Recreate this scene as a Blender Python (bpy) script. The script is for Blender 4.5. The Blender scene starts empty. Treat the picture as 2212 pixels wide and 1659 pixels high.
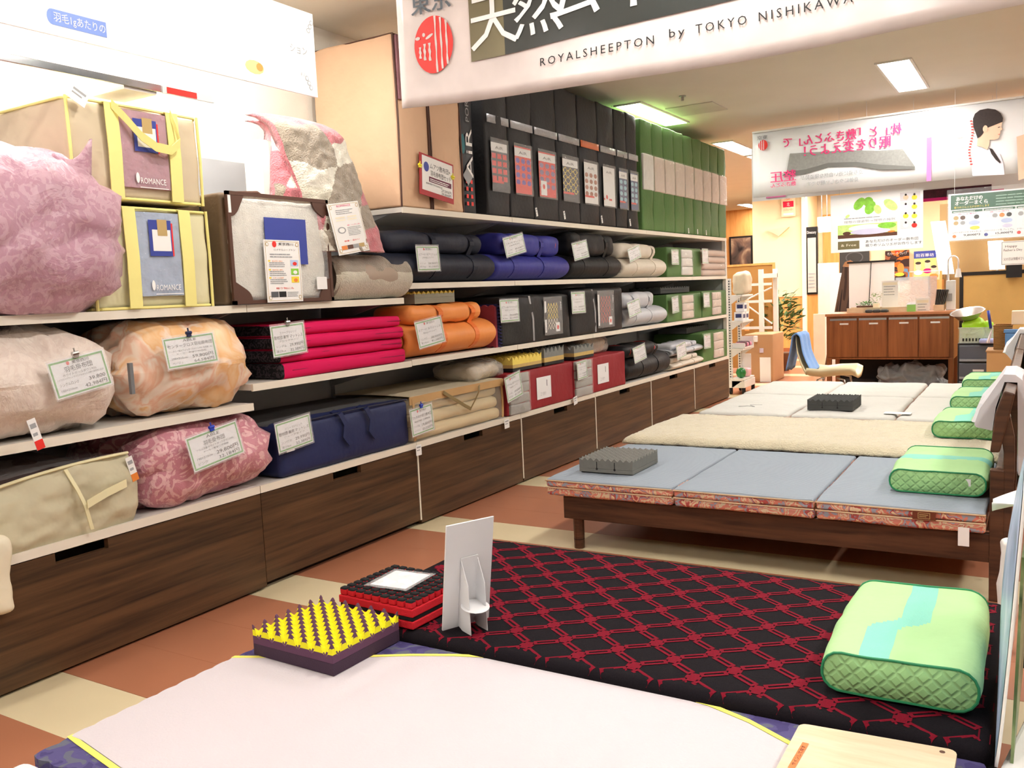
import bpy, bmesh, math, random
from mathutils import Vector, Matrix, noise, Euler
random.seed(7)
SC = bpy.context.scene
COL = SC.collection
R = math.radians
# ---------------------------------------------------------------- camera
CAMH = 1.30
FPX, PITCH, ROLL, YAW = 1890.47, R(5.934), R(-2.6146), R(31.218)
FW = Vector((-math.sin(YAW)*math.cos(PITCH), math.cos(YAW)*math.cos(PITCH), -math.sin(PITCH)))
_r0 = Vector((math.cos(YAW), math.sin(YAW), 0)); _u0 = _r0.cross(FW)
RT = math.cos(ROLL)*_r0 + math.sin(ROLL)*_u0
UP = -math.sin(ROLL)*_r0 + math.cos(ROLL)*_u0
cd = bpy.data.cameras.new('camera'); cam = bpy.data.objects.new('camera', cd); COL.objects.link(cam)
cd.sensor_width = 36; cd.sensor_fit = 'HORIZONTAL'; cd.lens = FPX/2212*36; cd.clip_end = 200; cd.clip_start = .02
m = Matrix((RT, UP, -FW)).transposed().to_4x4(); m.translation = (0, 0, CAMH); cam.matrix_world = m
SC.camera = cam
def at(px, py, x=None, y=None, z=None):
    """surveyed point of the place: where a sight line meets a known plane"""
    d = RT*((px-1106)/FPX) - UP*((py-829.5)/FPX) + FW
    if x is not None: t = x/d.x
    elif y is not None: t = y/d.y
    else: t = (z-CAMH)/d.z
    return Vector((0, 0, CAMH)) + d*t
# ---------------------------------------------------------------- world and exposure
wd = bpy.data.worlds.new('world'); SC.world = wd; wd.use_nodes = True
wd.node_tree.nodes['Background'].inputs[0].default_value = (1, .97, .92, 1)
wd.node_tree.nodes['Background'].inputs[1].default_value = .30
SC.view_settings.view_transform = 'Standard'; SC.view_settings.look = 'None'
SC.view_settings.gamma = 1; SC.view_settings.use_curve_mapping = False
SC.view_settings.exposure = 0.25
cy = SC.cycles
cy.max_bounces = 5; cy.diffuse_bounces = 3; cy.glossy_bounces = 2; cy.transmission_bounces = 2; cy.transparent_max_bounces = 6
cy.caustics_reflective = False; cy.caustics_refractive = False; cy.use_adaptive_sampling = True; cy.adaptive_threshold = .14; cy.adaptive_min_samples = 10; cy.use_denoising = True; cy.sample_clamp_indirect = 4
LIGHT_E = 38.0; ADDED_SPOT_W = 26.0
# ---------------------------------------------------------------- materials
def lin(c):
    return tuple(((v/255)/12.92 if v/255 <= .04045 else ((v/255+.055)/1.055)**2.4) for v in c)
MC = {}
def _base(name):
    m = bpy.data.materials.new(name); m.use_nodes = True
    nt = m.node_tree; bs = nt.nodes['Principled BSDF']
    tc = nt.nodes.new('ShaderNodeTexCoord')
    return m, nt, bs, tc.outputs['Object']
def _noise(nt, vec, scale, detail=3, rough=.5, dist=0, sv=None):
    if sv:
        mp = nt.nodes.new('ShaderNodeMapping'); mp.inputs['Scale'].default_value = sv
        nt.links.new(vec, mp.inputs[0]); vec = mp.outputs[0]
    n = nt.nodes.new('ShaderNodeTexNoise'); n.inputs['Scale'].default_value = scale
    n.inputs['Detail'].default_value = detail; n.inputs['Roughness'].default_value = rough
    n.inputs['Distortion'].default_value = dist
    nt.links.new(vec, n.inputs['Vector']); return n.outputs['Fac']
def _ramp(nt, fac, stops, interp='LINEAR'):
    r = nt.nodes.new('ShaderNodeValToRGB'); r.color_ramp.interpolation = interp
    el = r.color_ramp.elements
    while len(el) < len(stops): el.new(.5)
    for e, (p, c) in zip(el, stops): e.position = p; e.color = (*c, 1)
    nt.links.new(fac, r.inputs[0]); return r.outputs[0]
def _bump(nt, bs, h, s, d=.01):
    b = nt.nodes.new('ShaderNodeBump'); b.inputs['Strength'].default_value = s; b.inputs['Distance'].default_value = d
    nt.links.new(h, b.inputs['Height']); nt.links.new(b.outputs[0], bs.inputs['Normal'])
def sc(c, k): return tuple(min(1, max(0, v*k)) for v in c)
def mat(name, col, rough=.6, metal=0, var=.06, vs=6, bump=0, bs_=80, spec=.4, alpha=1, emit=0, coat=0, sheen=0, dist=.01):
    if name in MC: return MC[name]
    m, nt, bs, oc = _base(name); c = lin(col)
    n = _noise(nt, oc, vs)
    nt.links.new(_ramp(nt, n, [(.25, sc(c, 1-var)), (.75, sc(c, 1+var))]), bs.inputs['Base Color'])
    bs.inputs['Roughness'].default_value = rough; bs.inputs['Metallic'].default_value = metal
    bs.inputs['Specular IOR Level'].default_value = spec; bs.inputs['Coat Weight'].default_value = coat
    bs.inputs['Sheen Weight'].default_value = sheen
    if alpha < 1: bs.inputs['Alpha'].default_value = alpha
    if bump: _bump(nt, bs, _noise(nt, oc, bs_), bump, dist)
    if emit:
        bs.inputs['Emission Color'].default_value = (*c, 1); bs.inputs['Emission Strength'].default_value = emit
    MC[name] = m; return m
def wood(name, c1, c2, sv=(1, 1, 1), scale=3, rough=.45, bump=.05):
    if name in MC: return MC[name]
    m, nt, bs, oc = _base(name)
    n = _noise(nt, oc, scale, 6, .62, .3, sv); n2 = _noise(nt, oc, scale*4, 3, .6, 0, sv)
    mx = nt.nodes.new('ShaderNodeMath'); mx.operation = 'MULTIPLY_ADD'; mx.inputs[1].default_value = .35
    nt.links.new(n2, mx.inputs[0]); nt.links.new(n, mx.inputs[2])
    nt.links.new(_ramp(nt, mx.outputs[0], [(.45, lin(c1)), (.85, lin(c2))]), bs.inputs['Base Color'])
    bs.inputs['Roughness'].default_value = rough; bs.inputs['Specular IOR Level'].default_value = .35
    _bump(nt, bs, n2, bump, .004); MC[name] = m; return m
def damask(name, c1, c2, scale=9, lo=.5, hi=.54, rough=.45, dist=2.2, bump=.12, c3=None):
    """leafy woven figure: strongly warped noise cut to a hard edge"""
    if name in MC: return MC[name]
    m, nt, bs, oc = _base(name)
    n = _noise(nt, oc, scale, 2, .45, dist)
    st = [(lo, lin(c1)), (hi, lin(c2))]
    if c3: st.append((min(.99, hi+.14), lin(c3)))
    nt.links.new(_ramp(nt, n, st), bs.inputs['Base Color'])
    bs.inputs['Roughness'].default_value = rough; bs.inputs['Specular IOR Level'].default_value = .35
    bs.inputs['Sheen Weight'].default_value = .15
    _bump(nt, bs, _noise(nt, oc, 7, 5, .6, .6), bump*3, .03); MC[name] = m; return m
def multi(name, cols, scale=10, dist=1.5, rough=.6, detail=2, bump=.1, sv=None, fur=0):
    """several flat colours in printed patches"""
    if name in MC: return MC[name]
    m, nt, bs, oc = _base(name)
    n = _noise(nt, oc, scale, detail, .5, dist, sv); k = len(cols)
    st = [(.30+.42*i/k, lin(c)) for i, c in enumerate(cols)]
    nt.links.new(_ramp(nt, n, st, 'CONSTANT' if not fur else 'LINEAR'), bs.inputs['Base Color'])
    bs.inputs['Roughness'].default_value = rough; bs.inputs['Specular IOR Level'].default_value = .25
    if bump: _bump(nt, bs, _noise(nt, oc, 120 if fur else 40, 3), bump, .01)
    MC[name] = m; return m
def ribbed(name, col, sv, scale=60, bump=.4, rough=.7, var=.12):
    """stitched or quilted lines running across the cloth"""
    if name in MC: return MC[name]
    m, nt, bs, oc = _base(name); c = lin(col)
    w = nt.nodes.new('ShaderNodeTexWave'); w.inputs['Scale'].default_value = scale; w.inputs['Distortion'].default_value = .6
    w.inputs['Detail'].default_value = 1
    mp = nt.nodes.new('ShaderNodeMapping'); mp.inputs['Rotation'].default_value = sv
    nt.links.new(oc, mp.inputs[0]); nt.links.new(mp.outputs[0], w.inputs[0])
    nt.links.new(_ramp(nt, w.outputs['Fac'], [(0, sc(c, 1-var)), (1, sc(c, 1+var*.5))]), bs.inputs['Base Color'])
    bs.inputs['Roughness'].default_value = rough; bs.inputs['Specular IOR Level'].default_value = .25
    _bump(nt, bs, w.outputs['Fac'], bump, .006); MC[name] = m; return m
def quilt(name, col, cell=.045, ang=(0, 0, R(45)), bump=.6, var=.07, rough=.6):
    """diamond quilting"""
    if name in MC: return MC[name]
    m, nt, bs, oc = _base(name); c = lin(col)
    mp = nt.nodes.new('ShaderNodeMapping'); mp.inputs['Rotation'].default_value = ang
    nt.links.new(oc, mp.inputs[0]); hs = []
    for ax in (('X', 'Y') if ang[2] else ('X', 'Z')):
        w = nt.nodes.new('ShaderNodeTexWave'); w.bands_direction = ax; w.inputs['Scale'].default_value = .314/cell
        nt.links.new(mp.outputs[0], w.inputs[0]); hs.append(w.outputs['Fac'])
    mn = nt.nodes.new('ShaderNodeMath'); mn.operation = 'MINIMUM'
    nt.links.new(hs[0], mn.inputs[0]); nt.links.new(hs[1], mn.inputs[1])
    rp = _ramp(nt, mn.outputs[0], [(0, (0, 0, 0)), (.35, (1, 1, 1))])
    nt.links.new(_ramp(nt, mn.outputs[0], [(0, sc(c, 1-var)), (.2, c)]), bs.inputs['Base Color'])
    bs.inputs['Roughness'].default_value = rough; bs.inputs['Specular IOR Level'].default_value = .3
    _bump(nt, bs, rp, bump, .006); MC[name] = m; return m
def film(name, col=(255, 255, 255), alpha=.14, rough=.08, spec=.8):
    """clear plastic sheet: mostly see-through, glossy, a little crumpled"""
    if name in MC: return MC[name]
    m, nt, bs, oc = _base(name)
    bs.inputs['Base Color'].default_value = (*lin(col), 1); bs.inputs['Alpha'].default_value = alpha
    bs.inputs['Roughness'].default_value = rough; bs.inputs['Specular IOR Level'].default_value = spec
    _bump(nt, bs, _noise(nt, oc, 14, 4, .6, 1.2), .9, .02); MC[name] = m; return m
# ---------------------------------------------------------------- mesh building
ORG = {}
def setp(o, label=None, cat=None, group=None, kind=None):
    if label: o['label'] = label
    if cat: o['category'] = cat
    if group: o['group'] = group
    if kind: o['kind'] = kind
    return o
def thing(name, label, cat, loc, rot=None, group=None):
    o = bpy.data.objects.new(name, None); o.empty_display_size = .05; COL.objects.link(o)
    o.location = loc
    if rot is not None: o.rotation_euler = rot.to_euler() if isinstance(rot, Matrix) else rot
    ORG[o.name] = Vector((0, 0, 0)) if rot is not None else Vector(loc)
    return setp(o, label, cat, group)
class MB:
    def __init__(s): s.v = []; s.f = []; s.mi = []; s.c = 0
    def add(s, vs, fs, mi=0):
        b = len(s.v); s.v += [Vector(p) for p in vs]
        s.f += [tuple(b+i for i in f) for f in fs]; s.mi += [mi]*len(fs); return s
    def box(s, lo, hi, mi=0, M=None):
        x0, y0, z0 = lo; x1, y1, z1 = hi
        vs = [Vector((x, y, z)) for x in (x0, x1) for y in (y0, y1) for z in (z0, z1)]
        if M: vs = [M @ p for p in vs]
        return s.add(vs, [(0, 1, 3, 2), (4, 6, 7, 5), (0, 4, 5, 1), (2, 3, 7, 6), (0, 2, 6, 4), (1, 5, 7, 3)], mi)
    def prism(s, poly, axis, a, b, mi=0):
        n = len(poly)
        mk = {'x': lambda p, t: (t, p[0], p[1]), 'y': lambda p, t: (p[0], t, p[1]), 'z': lambda p, t: (p[0], p[1], t)}[axis]
        vs = [mk(p, a) for p in poly]+[mk(p, b) for p in poly]
        fs = [tuple(range(n-1, -1, -1)), tuple(range(n, 2*n))]+[(i, (i+1) % n, n+(i+1) % n, n+i) for i in range(n)]
        return s.add(vs, fs, mi)
    def cyl(s, p0, p1, r0, r1=None, n=12, mi=0, cap=True):
        p0 = Vector(p0); p1 = Vector(p1); r1 = r0 if r1 is None else r1
        d = (p1-p0).normalized(); a = d.orthogonal().normalized(); b = d.cross(a)
        vs = []
        for p, r in ((p0, r0), (p1, r1)):
            vs += [p+(a*math.cos(t)+b*math.sin(t))*r for t in [2*math.pi*i/n for i in range(n)]]
        fs = [(i, (i+1) % n, n+(i+1) % n, n+i) for i in range(n)]
        if cap: fs += [tuple(range(n-1, -1, -1)), tuple(range(n, 2*n))]
        return s.add(vs, fs, mi)
    def tube(s, pts, r, n=8, mi=0, closed=False):
        pts = [Vector(p) for p in pts]; k = len(pts); vs = []; a = None
        for i, p in enumerate(pts):
            d = (pts[(i+1) % k]-pts[i-1]) if closed else (pts[min(i+1, k-1)]-pts[max(i-1, 0)])
            d.normalize()
            a = d.orthogonal().normalized() if a is None else (a-d*a.dot(d)).normalized()
            b = d.cross(a); rr = r[i] if isinstance(r, (list, tuple)) else r
            vs += [p+(a*math.cos(t)+b*math.sin(t))*rr for t in [2*math.pi*j/n for j in range(n)]]
        fs = []
        for i in range(k if closed else k-1):
            for j in range(n):
                i2 = (i+1) % k; fs.append((i*n+j, i*n+(j+1) % n, i2*n+(j+1) % n, i2*n+j))
        if not closed: fs += [tuple(range(n-1, -1, -1)), tuple((k-1)*n+j for j in range(n))]
        return s.add(vs, fs, mi)
    def ribbon(s, pts, wdir, w, t=.003, mi=0):
        """flat strap along pts, width w along wdir"""
        pts = [Vector(p) for p in pts]; wd_ = Vector(wdir).normalized(); vs = []; k = len(pts)
        for i, p in enumerate(pts):
            d = (pts[min(i+1, k-1)]-pts[max(i-1, 0)]).normalized(); nn = d.cross(wd_).normalized()*t
            vs += [p-wd_*w/2, p+wd_*w/2, p+wd_*w/2+nn, p-wd_*w/2+nn]
        fs = []
        for i in range(k-1):
            a, b = 4*i, 4*(i+1)
            fs += [(a+j, a+(j+1) % 4, b+(j+1) % 4, b+j) for j in range(4)]
        fs += [(3, 2, 1, 0), tuple(4*(k-1)+j for j in range(4))]
        return s.add(vs, fs, mi)
    def lathe(s, prof, c, axis='z', n=24, mi=0, sq=(1, 1)):
        """prof: (radius, height) pairs; sq squashes the two cross axes"""
        c = Vector(c); vs = []; k = len(prof)
        for r, h in prof:
            for i in range(n):
                t = 2*math.pi*i/n; a, b = r*math.cos(t)*sq[0], r*math.sin(t)*sq[1]
                vs.append(c+Vector({'z': (a, b, h), 'y': (a, h, b), 'x': (h, a, b)}[axis]))
        fs = []
        for j in range(k-1):
            for i in range(n):
                q = (j*n+i, j*n+(i+1) % n, (j+1)*n+(i+1) % n, (j+1)*n+i)
                fs.append(q if axis != 'y' else q[::-1])
        lo, hi = tuple(range(n-1, -1, -1)), tuple((k-1)*n+i for i in range(n))
        fs += [lo, hi] if axis != 'y' else [lo[::-1], hi[::-1]]
        return s.add(vs, fs, mi)
    def grid(s, fn, nu, nv, mi=0, thick=None, mifn=None):
        """fn(u,v)->point, u,v in 0..1; thick adds a second skin and a rim"""
        vs = [Vector(fn(i/nu, j/nv)) for j in range(nv+1) for i in range(nu+1)]
        W = nu+1; q = [(j*W+i, j*W+i+1, (j+1)*W+i+1, (j+1)*W+i) for j in range(nv) for i in range(nu)]
        ms = [mifn((i+.5)/nu, (j+.5)/nv) if mifn else mi for j in range(nv) for i in range(nu)]
        if thick is not None:
            N = len(vs); t = Vector(thick); vs = vs+[p+t for p in vs]
            rim = [i for i in range(W)]+[j*W+nu for j in range(1, nv+1)]+[nv*W+i for i in range(nu-1, -1, -1)]+[j*W for j in range(nv-1, 0, -1)]
            q2 = [tuple(N+i for i in f[::-1]) for f in q]
            q3 = [(rim[(i+1) % len(rim)], rim[i], N+rim[i], N+rim[(i+1) % len(rim)]) for i in range(len(rim))]
            q, ms = q+q2+q3, ms+ms+[mi]*len(q3)
        b = len(s.v); s.v += vs; s.f += [tuple(b+i for i in f) for f in q]; s.mi += ms; return s
    def soft(s, lo, hi, r=.03, seg=8, puff=(0, 0, 0), amp=0, freq=6, seed=0, floor=True, fn=None, mi=0, mifn=None):
        """rounded, padded, slightly crumpled box"""
        lo = Vector(lo); hi = Vector(hi); c = (lo+hi)/2; h = (hi-lo)/2; r = min(r, .98*min(h))
        if isinstance(seg, int): seg = (seg,)*3
        L = []
        for a in range(3):
            e = [-h[a], -h[a]+.25*r, -h[a]+.6*r]
            n = max(1, seg[a]); inn = [-(h[a]-r)+2*(h[a]-r)*i/n for i in range(n+1)]
            L.append(e+inn+[-t for t in e[::-1]])
        N = [len(l)-1 for l in L]; ids = {}; sd = Vector((seed*3.1, seed*1.7, seed*5.3))
        def vid(i, j, k):
            key = (i, j, k)
            if key in ids: return ids[key]
            p = Vector((L[0][i], L[1][j], L[2][k]))
            q = Vector([max(-(h[a]-r), min(h[a]-r, p[a])) for a in range(3)])
            d = p-q; n = d.normalized(); o = q+n*r
            for a in range(3):
                if puff[a]:
                    b1, b2 = (a+1) % 3, (a+2) % 3
                    o[a] += n[a]*puff[a]*(1-(p[b1]/h[b1])**2)*(1-(p[b2]/h[b2])**2)
            w = o+c
            if amp:
                w += n*amp*(noise.noise(w*freq+sd)+.5*noise.noise(w*freq*2.3+sd))
            if fn: w = fn(w, n)
            if floor and w.z < lo.z: w.z = lo.z
            ids[key] = len(s.v); s.v.append(w); return ids[key]
        for a in range(3):
            b1, b2 = (a+1) % 3, (a+2) % 3
            for sd_ in (0, N[a]):
                for i in range(N[b1]):
                    for j in range(N[b2]):
                        q = []
                        for di, dj in ((0, 0), (1, 0), (1, 1), (0, 1)):
                            t = [0, 0, 0]; t[a] = sd_; t[b1] = i+di; t[b2] = j+dj; q.append(vid(*t))
                        if sd_ == 0: q = q[::-1]
                        s.f.append(tuple(q))
                        if mifn:
                            cc = sum((s.v[x] for x in q), Vector())/4; s.mi.append(mifn(cc))
                        else: s.mi.append(mi)
        return s
    def build(s, name, mats, parent=None, smooth=False, bevel=0, label=None, cat=None, group=None, kind=None, local=False, origin=None):
        mats = mats if isinstance(mats, (list, tuple)) else [mats]
        vs = s.v
        if parent is not None:
            o0 = Vector() if local else ORG[parent.name]
        elif origin is not None: o0 = Vector(origin)
        else:
            lo = [min(p[a] for p in vs) for a in range(3)]; hi = [max(p[a] for p in vs) for a in range(3)]
            o0 = Vector(((lo[0]+hi[0])/2, (lo[1]+hi[1])/2, lo[2]))
        me = bpy.data.meshes.new(name)
        me.from_pydata([tuple(p-o0) for p in vs], [], s.f)
        for m_ in mats: me.materials.append(m_)
        me.polygons.foreach_set('material_index', s.mi)
        if smooth: me.polygons.foreach_set('use_smooth', [True]*len(me.polygons))
        me.update()
        o = bpy.data.objects.new(name, me); COL.objects.link(o)
        if parent is not None: o.parent = parent; ORG[o.name] = ORG[parent.name] if not local else Vector()
        else: o.location = o0; ORG[o.name] = o0
        if bevel:
            b = o.modifiers.new('bevel', 'BEVEL'); b.width = bevel; b.segments = 2; b.limit_method = 'ANGLE'; b.angle_limit = R(40)
        if smooth == 'auto':
            me.polygons.foreach_set('use_smooth', [False]*len(me.polygons))
        return setp(o, label, cat, group, kind)
def copy_tree(o, parent=None):
    c = o.copy(); COL.objects.link(c); c.parent = parent
    ORG[c.name] = ORG.get(o.name, Vector())
    for ch in list(o.children): copy_tree(ch, c)
    return c
# ---------------------------------------------------------------- flat printed things
TXT = {}
def text_mesh(body, spc=1.0):
    key = (body, spc)
    if key in TXT: return TXT[key]
    cu = bpy.data.curves.new('t', 'FONT'); cu.body = body; cu.size = 1; cu.resolution_u = 2; cu.space_character = spc
    ob = bpy.data.objects.new('t', cu); COL.objects.link(ob)
    dg = bpy.context.evaluated_depsgraph_get(); me = bpy.data.meshes.new_from_object(ob.evaluated_get(dg))
    vs = [(v.co.x, v.co.y) for v in me.vertices]; fs = [tuple(p.vertices) for p in me.polygons]
    bpy.data.objects.remove(ob); bpy.data.curves.remove(cu); bpy.data.meshes.remove(me)
    if vs:
        x0 = min(v[0] for v in vs); x1 = max(v[0] for v in vs); y0 = min(v[1] for v in vs); y1 = max(v[1] for v in vs)
    else: x0 = x1 = y0 = y1 = 0
    TXT[key] = (vs, fs, x0, x1, y0, y1); return TXT[key]
FACE = {'X': Euler((R(90), 0, R(90))).to_matrix(), '-Y': Euler((R(90), 0, 0)).to_matrix(), 'Y': Euler((R(90), 0, R(180))).to_matrix(),
        'Z': Matrix.Identity(3)}
class Flat:
    """a sheet in local XY facing local +Z, with flat print in layers on it"""
    def __init__(s): s.mb = MB(); s.mats = []; s.secs = []
    def sec(s, name): s.secs.append((name, len(s.mb.v), len(s.mb.f))); return s
    def build_secs(s, parent, local=False):
        """one part for each separate printed piece"""
        e = s.secs+[('', len(s.mb.v), len(s.mb.f))]
        for (nm, v0, f0), (_, v1, f1) in zip(e, e[1:]):
            b = MB(); b.v = s.mb.v[v0:v1]; b.f = [tuple(i-v0 for i in q) for q in s.mb.f[f0:f1]]; b.mi = s.mb.mi[f0:f1]
            b.build(nm, s.mats, parent, local=local)
    def mi(s, m):
        if m not in s.mats: s.mats.append(m)
        return s.mats.index(m)
    def lift(s, k): s.mb.c += 1; return .0005*k+.00002*(s.mb.c % 20)   # later print lies on earlier print
    def rect(s, x0, y0, x1, y1, m, k=1):
        z = s.lift(k); s.mb.add([(x0, y0, z), (x1, y0, z), (x1, y1, z), (x0, y1, z)], [(0, 1, 2, 3)], s.mi(m)); return s
    def poly(s, pts, m, k=1):
        z = s.lift(k); s.mb.add([(a, b, z) for a, b in pts], [tuple(range(len(pts)))], s.mi(m)); return s
    def ell(s, cx, cy, rx, ry, m, k=1, n=20, a0=0, a1=2*math.pi, rot=0):
        pts = [(cx+rx*math.cos(t)*math.cos(rot)-ry*math.sin(t)*math.sin(rot), cy+rx*math.cos(t)*math.sin(rot)+ry*math.sin(t)*math.cos(rot)) for t in [a0+(a1-a0)*i/n for i in range(n)]]
        return s.poly(pts, m, k)
    def frame(s, x0, y0, x1, y1, w, m, k=1):
        s.rect(x0, y0, x1, y0+w, m, k); s.rect(x0, y1-w, x1, y1, m, k); s.rect(x0, y0+w, x0+w, y1-w, m, k); return s.rect(x1-w, y0+w, x1, y1-w, m, k)
    def text(s, body, x, y, size, m, k=2, al='c', w=None, spc=1.0, mirror=False, rot=0, bold=0):
        vs, fs, x0, x1, y0, y1 = text_mesh(body, spc)
        if not vs: return s
        sx = size; tw = (x1-x0)*size
        if w and tw > 0: sx = w/(x1-x0); tw = w
        off = {'c': -tw/2, 'l': 0, 'r': -tw}[al]; ca, sa = math.cos(rot), math.sin(rot); z = s.lift(k)
        out = []
        for d in ([0] if not bold else [-bold, bold]):
            o = []
            for a, b in vs:
                p, q = (a-x0)*sx+off+d, (b)*size
                if mirror: p = -p
                o.append((x+p*ca-q*sa, y+p*sa+q*ca, z+(d > 0)*.0001))
            s.mb.add(o, [f[::-1] if mirror else f for f in fs], s.mi(m))
        return s
    def lines(s, x0, x1, y, n, dy, h, m, k=2, seed=1, jag=.25):
        """body copy too small to read: rows of short word blocks"""
        rn = random.Random(seed)
        for i in range(n):
            a = x0; end = x1-rn.random()*jag*(x1-x0)
            while a < end:
                b = min(end, a+(.06+rn.random()*.12)*(x1-x0)); s.rect(a, y-i*dy, b-.012*(x1-x0), y-i*dy+h, m, k); a = b
        return s
    def build(s, parent, name='print'):
        return s.mb.build(name, s.mats, parent, local=True)
def flat_thing(name, label, cat, loc, face, w, h, paper, t=.003, roll=0, lean=0, turn=0, group=None, bend=0):
    """loc = bottom centre of the sheet"""
    M_ = (Matrix.Rotation(turn, 3, 'Z') @ FACE[face] @ Matrix.Rotation(roll, 3, 'Z') @ Matrix.Rotation(lean, 3, 'X'))
    o = thing(name, label, cat, loc, M_.to_4x4(), group)
    MB().box((-w/2, 0, -t), (w/2, h, 0)).build('sheet', paper, o, local=True)
    return o
# ---------------------------------------------------------------- shared materials
WHT = mat('white_paint', (238, 236, 230), .5); PAPER = mat('paper_white', (245, 244, 242), .55, var=.02)
PAPC = mat('paper_coated', (246, 246, 248), .25, var=.02)
BLK = mat('ink_black', (25, 25, 28), .6); INK = mat('ink_grey', (90, 92, 96), .6); INK2 = mat('ink_light_grey', (165, 167, 170), .6)
GRNB = mat('ink_green', (115, 178, 95), .5); REDI = mat('ink_red', (232, 52, 44), .5); PNKI = mat('ink_pink', (236, 70, 130), .5)
BLUI = mat('ink_blue', (58, 72, 160), .5); YELI = mat('ink_yellow', (250, 222, 70), .5); ORGI = mat('ink_orange', (240, 140, 60), .5)
GOLD = mat('ink_gold', (196, 168, 112), .5); CREAMI = mat('ink_cream', (246, 238, 214), .5); BRNI = mat('ink_brown', (95, 60, 45), .5)
WINE = mat('ink_wine', (110, 40, 70), .5); MAGI = mat('ink_magenta', (214, 20, 120), .5); LBLU = mat('ink_pale_blue', (190, 205, 240), .5)
LEAF = mat('ink_leaf', (140, 205, 70), .5, var=.2, vs=30); LEAF2 = mat('ink_leaf_pale', (205, 232, 140), .5, var=.15, vs=30); SKIN = mat('ink_skin', (240, 200, 172), .5)
DGRN = mat('ink_dark_green', (32, 98, 72), .4); OLIV = mat('ink_olive', (122, 112, 78), .5); LILAC = mat('ink_lilac', (214, 210, 236), .5)
CHROME = mat('chrome', (200, 200, 202), .12, 1, var=.02); STEEL = mat('brushed_steel', (190, 190, 188), .3, 1, var=.04)
CLEAR = film('clear_film'); CLEARD = film('clear_film_thick', alpha=.22, rough=.12)
IVORY = mat('ivory_lip', (236, 228, 212), .45, var=.02)
SHELF_U = mat('shelf_laminate', (225, 220, 212), .5, var=.03)
GREYP = mat('grey_back_panel', (190, 192, 195), .6, var=.03)
DARKW = wood('walnut_laminate', (48, 35, 25), (98, 70, 46), (3, .35, 9), 2.2, .42)
FUR_W = mat('fleece_white', (226, 222, 210), .9, var=.1, vs=30, bump=.7, bs_=160, sheen=.4)
BLKC = mat('black_nonwoven', (30, 30, 32), .55, var=.15, vs=5, bump=.12, bs_=40, dist=.02)
GRNC = mat('green_nonwoven', (86, 122, 66), .62, var=.12, vs=5, bump=.12, bs_=40, dist=.02)
# ---------------------------------------------------------------- the place: floor, walls, ceiling
CEIL = 2.90
WALLX = -3.66
TERRA = mat('terracotta_vinyl', (174, 114, 84), .32, var=.05, vs=3, spec=.45); CREAMT = mat('cream_vinyl', (222, 206, 168), .3, var=.04, vs=3, spec=.45)
fl = MB().box((-12, -5, -.06), (7, 26, -.012)).build('floor', mat('screed', (120, 100, 80), .8), kind='structure')
k0 = 1.462
for i in range(-5, 21):
    y = k0+1.185*i
    MB().box((-12, y, -.012), (7, y+.294, 0)).build('cream_tile_row', CREAMT, fl)
    for j in range(3):
        a = y+.296+j*.2967
        MB().box((-12, a, -.012), (7, a+.2957, 0)).build('terracotta_tile_row', TERRA, fl)
ce = MB().box((-12, -5, CEIL), (7, 26, CEIL+.1)).build('ceiling', mat('ceiling_board', (226, 220, 206), .8, var=.03, vs=2), kind='structure')
WALLW = mat('wall_paper_white', (240, 236, 226), .75, var=.02, bump=.1, bs_=120)
MB().box((WALLX-.12, -5, 0), (WALLX, 9.78, CEIL)).build('wall_left', WALLW, kind='structure')
MB().box((7, -5, 0), (7.12, 26, CEIL)).build('wall_right', WALLW, kind='structure')
MB().box((-12, -5.12, 0), (7, -5, CEIL)).build('wall_behind', WALLW, kind='structure')
MB().box((-12, 26, 0), (7, 26.12, CEIL)).build('wall_back', mat('wall_cream', (245, 222, 180), .7, var=.03), kind='structure')
MB().box((-12.12, -5, 0), (-12, 26, CEIL)).build('wall_far_left', mat('wall_cream', (245, 222, 180)), kind='structure')
# fluorescent fixtures: recessed troffers in a regular grid, assumed where unseen, plus added rows at the back
TUBE = mat('lit_diffuser', (255, 250, 244), .5, var=0, emit=LIGHT_E)
fx0 = None
for gx in (-5.25, -3.12, -.97, 1.16):
    for gy in (-.2, 2.5, 5.2, 7.92, 10.6, 11.95, 13.3, 14.65, 16.0, 18.7):  # in-between rows at the far end are added to brighten the background
        if gx < -5 and gy < 10: continue
        if (gx, gy) in ((-.97, 7.92),): lab = 'lit rectangular ceiling light standing free above the sheepskin bed'
        elif (gx, gy) == (-3.12, 7.92): lab = 'lit ceiling light just above the row of green bags'
        elif (gx, gy) == (-3.12, 10.6): lab = 'lit ceiling light behind the last green bag, left of the white banner'
        else: lab = 'lit recessed ceiling light farther off, of the assumed grid with its added rows'
        if fx0 is None:
            t = thing('ceiling_light', lab, 'ceiling light', (gx, gy, CEIL-.012), group='recessed fluorescent ceiling lights')
            mb = MB()
            for a, b, c, d in ((-.13, -.62, -.11, .62), (.11, -.62, .13, .62), (-.11, -.62, .11, -.6), (-.11, .6, .11, .62)):
                mb.box((gx+a, gy+b, CEIL-.012), (gx+c, gy+d, CEIL))
            mb.build('frame', WHT, t)
            MB().add([(gx-.11, gy-.6, CEIL-.006), (gx-.11, gy+.6, CEIL-.006), (gx+.11, gy+.6, CEIL-.006), (gx+.11, gy-.6, CEIL-.006)], [(0, 1, 2, 3)]).build('diffuser', TUBE, t)
            fx0 = t
        else:
            t = copy_tree(fx0); t.location = (gx, gy, CEIL-.012); t['label'] = lab
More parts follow.
